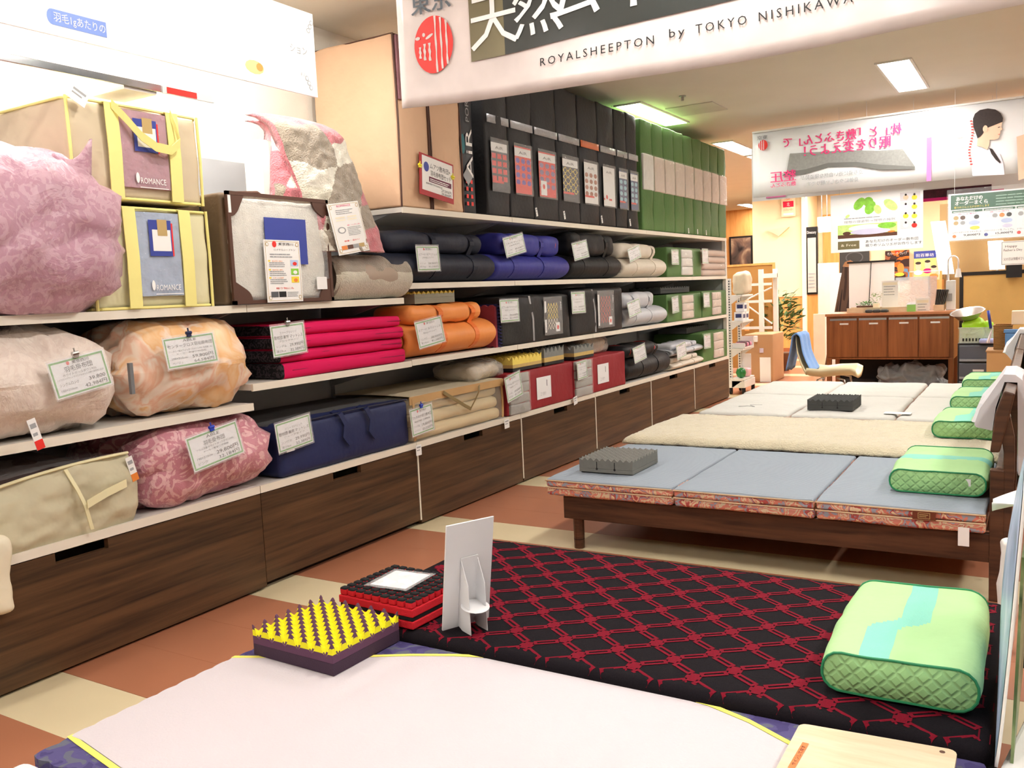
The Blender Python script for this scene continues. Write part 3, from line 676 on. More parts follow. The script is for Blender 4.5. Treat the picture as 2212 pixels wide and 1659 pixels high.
# ================================================================ LEFT BAYS, BASE SHELF (z .481)
o = thing('bedding_bag', 'slumped beige fabric bag with dark brown quilt under clear top', 'bedding bag', (-3.2, 1.8, .482))
def slump(w, n):
    if w.x > -3.02: w.z -= .03*max(0, (w.x+3.02)/.1)
    return w
MB().soft((-3.58, 1.30, .482), (-3.06, 2.06, .735), .10, (14, 20, 10), (.0, .0, .03), .02, 6, 4).build('quilt', mat('quilt_brown', (62, 46, 42), .7, bump=.5, bs_=12, dist=.04), o, smooth=True)
MB().grid(lambda u, v: (-3.045+.05*v*(1-v)*4*.6+.018*noise.noise(Vector((u*5, v*3, 2)))+.01*noise.noise(Vector((u*13, v*7, 5))), 1.33+.77*u+.02*math.sin(3*v), .475-.02*math.sin(math.pi*u)*(1-v)+(.26-.06*(1-u)+.03*math.sin(2.6*u))*v), 44, 30, thick=(-.006, 0, 0)).build('fabric_front', mat('bag_sage', (202, 194, 164), .7, bump=.3, bs_=9, dist=.04), o, smooth=True)
MB().tube([(-3.04+.005, 1.33+.77*i/20, .475+.26-.06*(1-i/20)+.03*math.sin(2.6*i/20)) for i in range(21)], .006, 6).build('piping', mat('piping_cream', (238, 230, 186), .6), o)
MB().tube([(-3.03, 1.33+.77*i/20, .472-.02*math.sin(math.pi*i/20)) for i in range(21)], .006, 6).build('piping', mat('piping_cream', (238, 230, 186)), o)
MB().ribbon([(-2.995, 1.90, .50), (-2.985, 1.875, .6), (-3.0, 1.86, .66), (-3.03, 1.84, .735)], (0, 1, 0), .014, .004).build('seam_tape', mat('piping_cream', (238, 230, 186)), o)
MB().ribbon([(-2.984, 1.88, .60), (-2.985, 1.96, .625), (-3.005, 2.06, .64)], (0, 0, 1), .03, .004).build('zip', mat('piping_cream', (238, 230, 186)), o)
MB().grid(lambda u, v: (-3.05-.45*v, 1.33+.75*u, .745-.04*(1-u)+.05*math.sin(math.pi*u)*math.sin(1.6*v+.4)+.006*noise.noise(Vector((u*9, v*9, 1)))), 24, 12).build('clear_top', CLEAR, o, smooth=True)
hang_tag(o, Vector((-3.02, 2.09, .735)), .03, .10, red='o', tilt=.25)
o = thing('hanging_pouch', 'cream pouch hanging at the left edge before the drawer', 'pouch', (-2.99, 1.44, .30))
MB().soft((-3.016, 1.29, .30), (-2.965, 1.59, .56), .024, (4, 10, 10), (.012, 0, 0), .016, 8, 3, False).build('pouch', mat('pouch_cream', (236, 226, 200), .6, bump=.3, bs_=10, dist=.03), o, smooth=True)
for yy in (1.36, 1.52): MB().ribbon([(-2.99, yy, .54), (-2.995, yy, .60), (-3.03, yy, .62), (-3.06, yy, .50), (-3.06, yy, .484)], (0, 1, 0), .016, .003).build('loop', mat('piping_cream', (238, 230, 186), .6), o)
D_DAM = damask('rose_damask', (206, 138, 150), (232, 186, 188), 13, .52, .55, .45, 3.2, .2)
o = thing('duvet_bundle', 'rose pink damask down duvet bundle on the base shelf', 'duvet', (-3.25, 2.5, .482))
duvet('quilt', '', (-3.60, 2.13, .482), (-2.97, 2.86, .815), D_DAM, 12, .16, .022, (.03, .01, .02), gather=.03, parent=o)
price_card('price card of the damask duvet, headed ABLE, 32,184 yen', 410, 926, 522, 1000, -2.93, [('羽毛掛布団', .64, .15, 'c', .42, BLK), ('フランス産ホワイトダックダウン93%', .53, .07, 'c', .74), ('メーカー希望小売価格', .44, .06, 'c', .5), ('190×210cm', .28, .09, 'l', .3), ('29,800円', .26, .15, 'r', .44, BLK), ('ピンク', .13, .09, 'l', .18), ('32,184円', .11, .13, 'r', .42, BLK)], R(8), -.12, 'ABLE', mat('clip_blue', (40, 70, 190), .4))
NAVYB = mat('navy_nonwoven', (30, 40, 84), .6, var=.1, vs=4, bump=.2, bs_=9, dist=.04)
o = thing('mattress_bag', 'navy zipped mattress bag with grey top beside damask duvet', 'mattress bag', (-3.3, 3.36, .482))
MB().soft((-3.6, 2.88, .482), (-3.025, 3.86, .735), .03, (10, 20, 8), (.012, .0, .012), .006, 5, 6, mifn=lambda c: 1 if c.z > .725 and c.x < -3.1 else 0).build('body', [NAVYB, mat('mesh_grey', (92, 92, 92), .7, var=.2, vs=60)], o, smooth=True)
MB().tube([(-3.03, 2.9, .73), (-3.015, 3.4, .742), (-3.03, 3.85, .735)], .005, 6).build('piping', mat('navy_cord', (18, 24, 54), .6), o)
for yy in (3.28, 3.48):
    MB().ribbon([(-3.06, yy, .745), (-3.005, yy, .735), (-3.0, yy+.03, .68), (-2.998, yy+.015, .62), (-3.0, yy+.06, .57)], (0, 1, .3), .03, .004).build('strap', NAVYB, o)
price_card('price card of the navy mattress bag, wave type, 32,389 yen', 598, 904, 674, 968, -2.99, rows5('スリープマジック', '敷布団 兼用 マットレス', 'ウェーブタイプ', 'シングル', '29,990円', '32,389円', '厚さ8cm'), R(5), -.03)
hang_tag(o, Vector((-2.995, 2.915, .68)), .05, .07, tilt=.05)
o = thing('mattress_bag', 'clear plastic bag with tan edging holding a cream futon', 'mattress bag', (-3.3, 4.37, .482))
TAN = mat('bag_tan', (200, 160, 108), .6, bump=.15, bs_=12)
zz = .484
for i in range(3):
    MB().soft((-3.58, 3.90, zz), (-3.035-.01*i, 4.85, zz+.075), .034, (6, 20, 4), (.008, .0, .0), .006, 7, i).build('futon_layer', mat('futon_cream', (226, 206, 164), .7, bump=.3, bs_=10, dist=.03), o, smooth=True); zz += .076
MB().soft((-3.6, 3.87, .482), (-3.022, 4.88, .735), .03, (8, 20, 8), (.008, 0, .01), .008, 7, 8).build('plastic', film('bag_vinyl', (250, 240, 214), .24, .12), o, smooth=True)
mb = MB().ribbon([(-3.026, 3.87, .72), (-3.016, 4.37, .725), (-3.026, 4.88, .72)], (0, 0, 1), .045, .004); mb.build('edging', TAN, o)
MB().grid(lambda u, v: (-3.6+.575*u, 3.88+.99*v, .742+.008*math.sin(math.pi*u)), 4, 6, thick=(0, 0, .003)).build('top_panel', mat('bag_top', (214, 200, 172), .6, bump=.1), o)
for yy in (3.9, 4.85): MB().ribbon([(-3.02, yy, .49), (-3.014, yy, .6), (-3.02, yy, .73)], (0, 1, 0), .02, .004).build('edging', TAN, o)
MB().ribbon([(-3.01, 4.18, .735), (-3.0, 4.26, .69), (-2.998, 4.38, .63), (-3.002, 4.45, .60)], (0, .5, 1), .02, .004).build('strap', mat('strap_olive', (140, 120, 80), .6), o)
MB().ribbon([(-3.0, 4.55, .735), (-2.99, 4.53, .70), (-2.995, 4.50, .66), (-3.0, 4.44, .60)], (0, 1, .4), .02, .004).build('strap', mat('strap_olive', (140, 120, 80)), o)
price_card('price card with red logo on the clear cream futon bag, 20,520 yen', 888, 878, 936, 936, -2.99, [('フェスタ3つ折り敷布団', .62, .12, 'c', .86, BLK), ('体圧分散 三層構造', .48, .07, 'c', .7), ('シングル', .3, .09, 'l', .26), ('19,000円', .28, .13, 'r', .46, BLK), ('ベージュ', .14, .09, 'l', .26), ('20,520円', .12, .12, 'r', .46, BLK)], R(4), -.03, 'nishi', mat('clip_blue', (40, 70, 190)))
hang_tag(o, Vector((-3.0, 3.9, .47)), .05, .06, tilt=.0)
hang_tag(o, Vector((-3.0, 4.86, .475)), .06, .06, tilt=.05)
# ================================================================ RIGHT BAYS
def foam(name, label, lo, hi, nx, ny, amp, mats, bands, base_h=0, base_m=None, rot=0, group='foam mattress samples', seg=8, phase=0, slots=0, slotm=None, holes=False, sharp=1.0, cat='foam sample', rest=None):
    """foam block with an egg-crate top; bands = (z fraction of the block's top layer, material) from below"""
    lo = Vector(lo); hi = Vector(hi); c = (lo+hi)/2; lx, ly = hi.x-lo.x, hi.y-lo.y; zt = hi.z-lo.z
    o = thing(name, label, cat, (c.x, c.y, lo.z), Matrix.Rotation(rot, 4, 'Z'), group)
    NX, NY = nx*seg, ny*seg; vs = []; fs = []; mi = []
    def h(i, j):
        a = math.cos(2*math.pi*i/seg+phase)*math.cos(2*math.pi*j/seg+phase)
        a = (a+1)/2
        return zt-amp+amp*(a**sharp)
    W = NX+1
    for j in range(NY+1):
        for i in range(NX+1): vs.append((-lx/2+lx*i/NX, -ly/2+ly*j/NY, h(i, j)))
    def band(z):
        k = 0
        for q, (f, m_) in enumerate(bands):
            if z >= f: k = q
        return k
    for j in range(NY):
        for i in range(NX):
            q = (j*W+i, j*W+i+1, (j+1)*W+i+1, (j+1)*W+i); fs.append(q)
            mi.append(band(sum(vs[t][2] for t in q)/4))
    rim = [i for i in range(W)]+[j*W+NX for j in range(1, NY+1)]+[NY*W+i for i in range(NX-1, -1, -1)]+[j*W for j in range(NY-1, 0, -1)]
    # side walls stepped through the layers so that each layer keeps its colour
    lev = [base_h]+[f for f, _ in bands[1:]]
    prev = rim; n = len(rim)
    for b_ in range(len(bands)-1, -1, -1):
        zb = lev[b_] if b_ < len(lev) else base_h
        cur = []
        for t in rim:
            x, y, z = vs[t]; vs.append((x, y, min(z, zb))); cur.append(len(vs)-1)
        for i in range(n): fs.append((prev[(i+1) % n], prev[i], cur[i], cur[(i+1) % n])); mi.append(b_)
        prev = cur
    mb = MB().add(vs, fs); mb.mi = mi
    mb.build('top_layer', [m_ for f, m_ in bands], o, local=True, smooth=False)
    if base_h:
        MB().box((-lx/2, -ly/2, 0), (lx/2, ly/2, base_h-.001)).build('base_layer', base_m, o, local=True)
    for k in range(slots):
        y = -lx/2+lx*(k+1)/(slots+1)
        mb = MB().box((y-.002, -ly/2-.001, .02), (y+.002, -ly/2, zt*.75)); mb.cyl((y, -ly/2-.001, .018), (y, -ly/2, .018), .006, n=10); mb.build('slot', slotm or BLK, o, local=True)
    return o
def strap_loop(o, y, xc, zc, a, b, xt, zt, at_, bt, m, w=.045, dy=0.0):
    """carrying strap: from the front of the roll up over the bundle tied on it"""
    pts = []
    for i in range(9):
        t = R(-50)+R(100)*i/8; pts.append((xc+(a+.004)*math.cos(t), y, zc+(b+.004)*math.sin(t)))
    for i in range(7):
        t = R(-10)+R(120)*i/6; pts.append((xt+(at_+.006)*math.cos(t), y-dy*(i/6), zt+(bt+.006)*math.sin(t)))
    MB().ribbon(pts, (0, 1, 0), w, .004).build('strap', m, o)
def roll(label, y0, y1, z0, z1, m, m2, zt=None, topy=None, a=.155, straps=(.3, .72), strapm=None, endm=None, seed=0, group='rolled mattresses with carrying straps', xf=-3.0, cap=None, name='rolled_mattress', piping=None, th=None):
    b = (z1-z0)/2; zc = z0+b; xc = xf-a
    o = thing(name, label, 'mattress', (xc, (y0+y1)/2, z0), group=group)
    e = .035
    prof = [(.02, y0+.05), (.35*b, y0+.045), (.62*b, y0+.02), (.80*b, y0), (.93*b, y0+.008), (b, y0+e), (b, y0+.3*(y1-y0)), (b*.985, (y0+y1)/2), (b, y0+.7*(y1-y0)), (b, y1-e*.6), (.96*b, y1-.008), (.85*b, y1), (.02, y1-.008)]
    n = 36; mb = MB().lathe(prof, (xc, 0, zc), 'y', n, 0, (a/b, 1))
    for i, f in enumerate(mb.f):
        j = i//n
        if j < 3: mb.mi[i] = 1
    for i, p in enumerate(mb.v):
        j = i//n
        if j < 4: t = i % n; p.y += .006*math.sin(t*9)
        p.z += .004*noise.noise(p*5); p.x += .008*noise.noise(p*4+Vector((seed, 0, 0)))
    mb.build('roll', [m, endm or m], o, smooth=True)
    for k in range(1, 3):
        pr = [(xc+a*(.35+.25*k)*math.cos(t), y0+.012-.002*k, zc+b*(.35+.25*k)*math.sin(t)) for t in [2*math.pi*i/24 for i in range(24)]]
        MB().tube(pr, .004, 5, 0, True).build('end_turn', endm or m, o)
    if zt:
        ty0, ty1 = topy; h2 = (zt-z1+.01)/2; xt = xc; at_ = a*.86; zz = z1-.01+h2
        def fn(w, n_):
            for s in straps:
                ys = y0+s*(y1-y0); w = w-n_*.016*math.exp(-((w.y-ys)/.035)**2)
            return w
        MB().soft((xt-at_, ty0, z1-.012), (xt+at_, ty1, zt), min(h2*.9, .055), (8, 24, 5), (.0, 0, .0), .008, 8, seed, False, fn).build('tied_bundle', m2, o, smooth=True)
        for s in straps: strap_loop(o, y0+s*(y1-y0), xc, zc, a, b, xt, zz, at_, h2, strapm or m)
        if piping:
            for s in (.12, .88):
                yy = ty0+s*(ty1-ty0); MB().tube([(xt+(at_+.004)*math.cos(t), yy+.02*math.sin(2*t), zz+(h2+.003)*math.sin(t)) for t in [R(-30)+R(140)*i/8 for i in range(9)]], .003, 5).build('piping', piping, o)
    return o
NAVY2 = mat('navy_poplin', (22, 28, 46), .6, var=.1, vs=5, bump=.15, bs_=14, dist=.03); ROYAL = mat('royal_blue_poplin', (52, 54, 142), .55, var=.1, vs=5, bump=.15, bs_=14, dist=.03)
ROYAL2 = mat('bright_blue_poplin', (44, 60, 190), .5, var=.1, bump=.15, bs_=14); BLKP = mat('black_poplin', (20, 21, 24), .6, var=.12, vs=5, bump=.15, bs_=14, dist=.03)
CRM = mat('cream_poplin', (222, 212, 196), .6, var=.05, vs=5, bump=.12, bs_=14, dist=.03); GRYP_ = mat('silver_poplin', (198, 200, 206), .5, var=.05, vs=5, bump=.12, bs_=14, dist=.03)
ORNG = mat('orange_poplin', (244, 152, 78), .5, var=.05, vs=4, bump=.1, bs_=12, dist=.03); ORNG2 = mat('orange_strap', (240, 128, 58), .5)
# ---- second level (z 1.38)
roll('dark navy rolled mattress beside the checked blanket', 3.72, 4.82, 1.383, 1.565, NAVY2, NAVY2, 1.675, (3.74, 4.72), straps=(.42, .78), seed=1)
o = roll('royal blue rolled mattress with bright blue tied bundle', 4.84, 5.87, 1.383, 1.565, ROYAL, ROYAL, 1.70, (4.92, 5.78), straps=(.22, .62), seed=2, endm=ROYAL2, piping=mat('pink_piping', (220, 110, 130), .6))
roll('plain black rolled mattress between blue and cream rolls', 5.90, 6.82, 1.383, 1.575, BLKP, BLKP, 1.74, (5.95, 6.74), straps=(.25, .72), seed=3)
roll('cream rolled mattress left of the green bag, gathered end', 6.86, 7.86, 1.383, 1.565, CRM, CRM, 1.68, (6.84, 7.66), straps=(.3, .72), seed=4, endm=mat('cream_gather', (168, 152, 140), .7, var=.25, vs=40))
def std_rows(a='エアー01 SEマットレス', b='HARD ハード', p1='38,000円', p2='41,040円'):
    return [(a, .62, .11, 'c', .84, INK), (b, .5, .08, 'c', .5), ('シングル', .27, .09, 'l', .24), (p1, .26, .11, 'r', .44, BLK), ('厚さ8cm', .14, .08, 'l', .26), (p2, .13, .11, 'r', .44, BLK)]
price_card('price card on the dark navy roll, 41,040 yen', 901, 531, 949, 585, -2.985, std_rows(), R(1), -.05, 'nishi')
price_card('price card on the royal blue roll, tilted', 1090, 509, 1133, 550, -2.975, std_rows('エアー01 マットレス', 'HARD'), R(10), -.1, 'nishi')
price_card('price card on the plain black roll of the upper row', 1238, 522, 1270, 559, -2.975, std_rows(p1='46,000円', p2='49,680円'), R(8), -.1, 'nishi')
price_card('price card on the cream roll, strongly tilted', 1358, 534, 1383, 561, -2.975, std_rows(), R(12), -.1, 'nishi')
WIN_W = mat('padding_white', (224, 222, 216), .6, var=.06, vs=20, bump=.3, bs_=10, dist=.03); WIN_P = mat('padding_pinkbeige', (214, 198, 184), .6, var=.06, vs=20, bump=.3, bs_=10, dist=.03)
def long_bag(label, y0, y1, z0, z1, m, win, wy, seed, group='green mattress bags with clear windows', xb=-3.58, xf=-3.03, folds=3):
    o = thing('mattress_bag', label, 'mattress bag', ((xb+xf)/2, (y0+y1)/2, z0), group=group)
    MB().soft((xb, y0, z0), (xf, y1, z1), .014, (6, 16, 8), (.008, 0, .006), .005, 6, seed).build('body', m, o, smooth=True)
    h = (z1-z0-.03)/folds
    for k in range(folds):
        MB().soft((xf-.005, wy[0], z0+.015+k*h), (xf+.018, wy[1], z0+.013+(k+1)*h), .011, (2, 6, 3), (.004, 0, 0), .003, 14, seed+k, False).build('folded_pad', win, o, smooth=True)
    MB().grid(lambda u, v: (xf+.022+.003*noise.noise(Vector((u*6, v*8, seed))), wy[0]-.005+(wy[1]-wy[0]+.01)*u, z0+.01+(z1-z0-.02)*v), 10, 12).build('window_film', CLEAR, o, smooth=True)
    for zz in (z0+.004, z1-.002): MB().tube([(xf-.01, y0+.005, zz), (xf+.006, (y0+y1)/2, zz), (xf-.01, y1-.005, zz)], .004, 5).build('piping', m, o)
    return o
long_bag('green mattress bag with white window, upper shelf by the cream roll', 7.93, 8.91, 1.383, 1.665, GRNC, WIN_W, (8.29, 8.60), 1)
price_card('price card on the green bag of the upper shelf', 1451, 540, 1466, 571, -2.985, std_rows(), 0, -.02, 'nishi')
o = thing('folded_pad_stack', 'pinkish beige folded mattress pad at end of upper shelf', 'mattress', (-3.3, 9.37, 1.383))
for k in range(4): MB().soft((-3.58, 8.94, 1.383+.07*k), (-3.03, 9.75, 1.383+.07*(k+1)-.003), .028, (5, 14, 4), (.008, .004, 0), .004, 8, k).build('pad_layer', mat('pad_rosebeige', (212, 190, 174), .7, var=.05, bump=.2, bs_=12, dist=.03), o, smooth=True)
MB().grid(lambda u, v: (-3.012, 8.94+.81*u, 1.385+.28*v), 6, 6).build('wrap_film', CLEAR, o)
price_card('price card on the pinkish beige folded pad', 1517, 538, 1530, 569, -2.985, std_rows(), 0, -.02, 'nishi')
# ---- third level (z .95)
o = roll('bright orange rolled mattress with orange straps', 3.885, 4.80, .953, 1.155, ORNG, ORNG, 1.255, (3.92, 4.68), straps=(.36, .74), strapm=ORNG2, seed=7, a=.17)
price_card('wrinkled price card on the orange roll, 41,040 yen', 901, 689, 958, 746, -2.965, std_rows('エアー01 SEマットレス', 'BASIC ベーシック'), R(6), -.1, 'nishi')
YF = mat('foam_yellow', (248, 222, 110), .85, var=.05, vs=40, bump=.2, bs_=200); GF = mat('foam_grey', (134, 136, 132), .85, var=.05, vs=40, bump=.2, bs_=200); DF = mat('foam_charcoal', (66, 67, 66), .85, var=.06, vs=40, bump=.2, bs_=200)
TF = mat('foam_tan', (206, 176, 110), .85, var=.05, vs=40)
GF2 = mat('foam_olive_grey', (146, 142, 124), .85, var=.05, vs=40, bump=.2, bs_=200)
foam('foam_block', 'grey foam block with yellow-tipped top on the orange roll', (-3.40, 4.02, 1.262), (-3.06, 4.42, 1.335), 8, 9, .022, None, [(0, GF2), (.058, YF)], .035, GF2)
# dark blue wavy foam mattress end behind
o = thing('foam_mattress', 'standing dark blue and red egg-crate foam mattress end', 'mattress', (-3.3, 4.87, .953))
BF = mat('foam_navy', (46, 48, 96), .85, var=.08, vs=30)
MB().grid(lambda u, v: (-3.55+.52*u, 4.825, .953+.27*v+.006*math.cos(u*60)), 60, 2, thick=(0, .022, 0)).build('red_layer', mat('foam_brick', (150, 60, 74), .85), o)
MB().grid(lambda u, v: (-3.55+.53*u+.012*math.cos(v*80), 4.849, .953+.28*v), 4, 80, thick=(0, .022, 0)).build('blue_layer', BF, o)
def air_bag(label, y0, y1, z0, z1, wy, colm, seed):
    o = thing('mattress_bag', label, 'mattress bag', (-3.3, (y0+y1)/2, z0), group='long black zipped mattress bags')
    xf = -3.02
    MB().soft((-3.6, y0, z0), (xf, y1, z1), .02, (8, 18, 10), (.012, 0, .014), .01, 6, seed).build('body', BLKC, o, smooth=True)
    ys = y0+.40*(y1-y0)
    MB().ribbon([(xf+.008, ys+.02, z0+.01), (xf+.014, ys+.01, (z0+z1)/2), (xf+.004, ys-.02, z1), (xf-.2, ys-.03, z1+.014)], (0, 1, 0), .022, .003).build('clear_strip', film('strip_film', (210, 210, 214), .55, .15), o)
    f = Flat(); a, b = wy; c_, d_ = z0+.045, z1-.03
    f.rect(a, c_, b, d_, mat('pocket_dark', (54, 50, 56), .3)); f.rect(a+.01, c_+.01, a+.035, d_-.015, PAPER, 2); f.text('AiR', a+.027, (c_+d_)/2-.1, .018, BLK, 3, rot=R(90), al='l')
    for i in range(4):
        for j in range(5):
            u0, v0 = a+.05+i*(b-a-.1)/4, c_+.03+j*(d_-c_-.06)/5; du, dv = (b-a-.1)/4, (d_-c_-.06)/5
            f.poly([(u0, v0), (u0+.006, v0), (u0+du/2+.003, v0+dv), (u0+du/2-.003, v0+dv)], colm[0] if j > 1 else colm[1], 2); f.poly([(u0+du, v0), (u0+du-.006, v0), (u0+du/2-.003, v0+dv), (u0+du/2+.003, v0+dv)], colm[0] if j > 1 else colm[1], 2)
    f.text('AiR01', b-.015, d_-.02, .028, PAPER, 3, rot=R(-90), al='l'); f.rect(b-.09, c_+.01, b-.03, c_+.075, PAPER, 3); f.ell(b-.06, c_+.04, .016, .016, REDI, 4)
    for i in range(len(f.mb.v)): p = f.mb.v[i]; f.mb.v[i] = Vector((xf+.014+p.z, p.x, p.y))
    f.mb.build('sample_print', f.mats, o)
    MB().grid(lambda u, v: (xf+.019+.005*noise.noise(Vector((u*6, v*8, seed))), a-.01+(b-a+.02)*u, c_-.01+(d_-c_+.025)*v), 12, 14).build('pocket_film', CLEARD, o, smooth=True)
    return o
air_bag('long black mattress bag with yellow zigzag sample, middle shelf', 4.885, 5.86, .953, 1.275, (5.44, 5.70), (YELI, CREAMI), 3)
air_bag('long black mattress bag with red grid sample, middle shelf', 5.89, 6.84, .953, 1.30, (6.32, 6.62), (REDI, REDI), 5)
price_card('price card on the black bag with yellow sample', 1081, 647, 1121, 695, -2.995, std_rows('エアー03 マットレス', 'BASIC ベーシック', '58,000円', '62,640円'), 0, -.03, 'nishi')
price_card('price card on the black bag with red sample', 1235, 631, 1264, 676, -2.995, std_rows('エアー03 マットレス', 'HARD'), 0, -.03, 'nishi')
roll('silver grey rolled mattress right of the black bags', 6.90, 7.84, .953, 1.13, GRYP_, GRYP_, 1.255, (6.88, 7.58), straps=(.22, .60), seed=8)
price_card('crumpled price card on the silver grey roll', 1357, 649, 1383, 681, -2.975, std_rows(), R(8), -.1, 'nishi')
long_bag('green mattress bag with cream window, middle shelf by the grey roll', 7.90, 8.88, .953, 1.215, GRNC, WIN_P, (8.28, 8.60), 2)
long_bag('green mattress bag with beige window at the end of the middle shelf', 8.91, 9.75, .953, 1.225, GRNC, WIN_P, (9.21, 9.5), 3)
price_card('price card on the left green bag of the middle shelf', 1452, 641, 1466, 675, -2.985, std_rows(), R(4), -.02, 'nishi')
price_card('price card on the right green bag of the middle shelf', 1520, 633, 1533, 663, -2.985, std_rows(), 0, -.02, 'nishi')
foam('foam_block', 'charcoal foam block on the left green bag, middle shelf', (-3.42, 7.92, 1.228), (-3.10, 8.72, 1.29), 6, 12, .014, None, [(0, DF)], .03, DF)
# ---- base level (z .481)
REDC = mat('wine_red_nonwoven', (152, 34, 44), .62, var=.1, vs=5, bump=.2, bs_=9, dist=.04)
GREYQ = mat('pad_grey', (160, 158, 152), .6, var=.1, vs=12, bump=.3, bs_=10, dist=.03)
def red_bag(label, y0, y1, wy, seed, z1=.765):
    o = thing('mattress_bag', label, 'mattress bag', (-3.3, (y0+y1)/2, .482), group='wine red mattress bags'); xf = -3.02
    MB().soft((-3.6, y0, .482), (xf, y1, z1), .012, (6, 16, 8), (.006, 0, .004), .004, 6, seed).build('body', REDC, o, smooth=True)
    for k in range(4):
        h = (z1-.49)/4; MB().soft((xf-.012, wy[0], .486+k*h), (xf+.012, wy[1], .484+(k+1)*h), .011, (2, 6, 3), (.004, 0, 0), .004, 14, seed+k, False).build('folded_pad', GREYQ, o, smooth=True)
    MB().grid(lambda u, v: (xf+.017+.003*noise.noise(Vector((u*6, v*8, seed))), wy[0]+(wy[1]-wy[0])*u, .485+(z1-.49)*v), 10, 12).build('window_film', CLEARD, o, smooth=True)
    ly = wy[1]+.10
    f = Flat(); f.rect(ly, .545, ly+.21, .70, PAPC); f.text('三つ折り', ly+.09, .57, .028, INK2, 2, w=.08); f.rect(ly+.145, .63, ly+.152, .675, BLK, 2)
    for i in range(len(f.mb.v)): p = f.mb.v[i]; f.mb.v[i] = Vector((xf+.009+p.z, p.x, p.y))
    f.mb.build('white_label', f.mats, o)
    return o
ra = red_bag('wine red mattress bag with grey window, next to the clear bag', 4.915, 5.875, (4.93, 5.20), 2)
rb = red_bag('wine red mattress bag with grey window, next to the black roll', 5.895, 6.855, (5.90, 6.19), 4)
price_card('price card standing on the window of the left red bag', 1093, 808, 1127, 862, -2.985, std_rows(p1='39,000円', p2='42,120円'), R(10), -.02, 'nishi')
price_card('price card on the window of the right red bag', 1247, 780, 1268, 818, -2.985, std_rows(), R(3), -.02, 'nishi')
hang_tag(ra, Vector((-3.0, 5.86, .5)), .06, .06, tilt=.15)
foam('foam_block', 'bright yellow foam block with dark base on the left red bag', (-3.27, 5.02, .772), (-3.03, 5.42, .875), 5, 8, .03, None, [(0, TF), (.045, YF)], .022, BLKC, rot=0)
foam('foam_block', 'tall grey peaked foam block beside the yellow one', (-3.23, 5.46, .772), (-3.03, 5.76, .90), 3, 5, .04, None, [(0, TF), (.055, GF)], .022, BLKC, seg=8)
foam('foam_block', 'grey peaked foam block on the right red bag', (-3.23, 5.93, .772), (-3.03, 6.27, .88), 3, 5, .035, None, [(0, TF), (.05, GF)], .022, BLKC)
foam('foam_block', 'yellowish foam strip lying behind the grey blocks', (-3.50, 5.08, .772), (-3.29, 6.10, .87), 3, 14, .03, None, [(0, GF2), (.06, TF)], .022, BLKC)
VBAG = film('poly_bag', (245, 240, 232), .35, .2)
for lab, lo, hi, s in (('beige pad in a clear bag on top of the clear futon bag', (-3.40, 4.58, .752), (-3.06, 4.98, .86), 1), ('beige pillow pad in a clear bag lying on right red bag', (-3.50, 6.28, .772), (-3.12, 6.78, .90), 2)):
    o = thing('wrapped_pad', lab, 'wrapped pad', ((lo[0]+hi[0])/2, (lo[1]+hi[1])/2, lo[2]))
    MB().soft((lo[0]+.02, lo[1]+.02, lo[2]+.004), (hi[0]-.02, hi[1]-.03, hi[2]-.015), .045, (6, 8, 4), (0, 0, .012), .012, 9, s).build('pad', mat('pad_beige', (208, 186, 156), .7, bump=.2, bs_=20), o, smooth=True)
    MB().soft(lo, hi, .05, (10, 12, 6), (0, .01, .015), .02, 11, s).build('poly_bag', VBAG, o, smooth=True)
roll('black rolled mattress with red piping on the base shelf', 6.87, 7.90, .482, .70, BLKP, BLKP, .80, (6.9, 7.62), straps=(.35, .7), seed=9, piping=REDI, a=.17)
price_card('price card on the black roll with red piping', 1369, 747, 1395, 779, -2.965, std_rows(), R(6), -.1, 'nishi')
for k, (z0, z1, zt) in enumerate(((.482, .565, .605), (.61, .69, .735))):
    roll(['flat cream rolled mattress, lower of two by the last green bag', 'flat silver rolled mattress, upper of two by the last green bag'][k], 7.95, 8.86, z0, z1, [CRM, GRYP_][k], [CRM, GRYP_][k], zt, (7.97, 8.70), straps=(.3, .68), seed=11+k, a=.14)
price_card('crumpled price card on the two flat rolls', 1462, 742, 1482, 773, -2.97, std_rows(), R(6), -.05, 'nishi')
long_bag('green mattress bag with beige window at the end of the base shelf', 8.90, 9.76, .482, .785, GRNC, WIN_P, (9.23, 9.56), 6)
price_card('price card on the last green bag of the base shelf', 1521, 722, 1535, 752, -2.985, std_rows(), 0, -.02, 'nishi')
foam('foam_block', 'charcoal slotted foam block on the last green bag', (-3.46, 8.75, .795), (-3.15, 9.45, .86), 5, 11, .012, None, [(0, DF)], .03, DF)
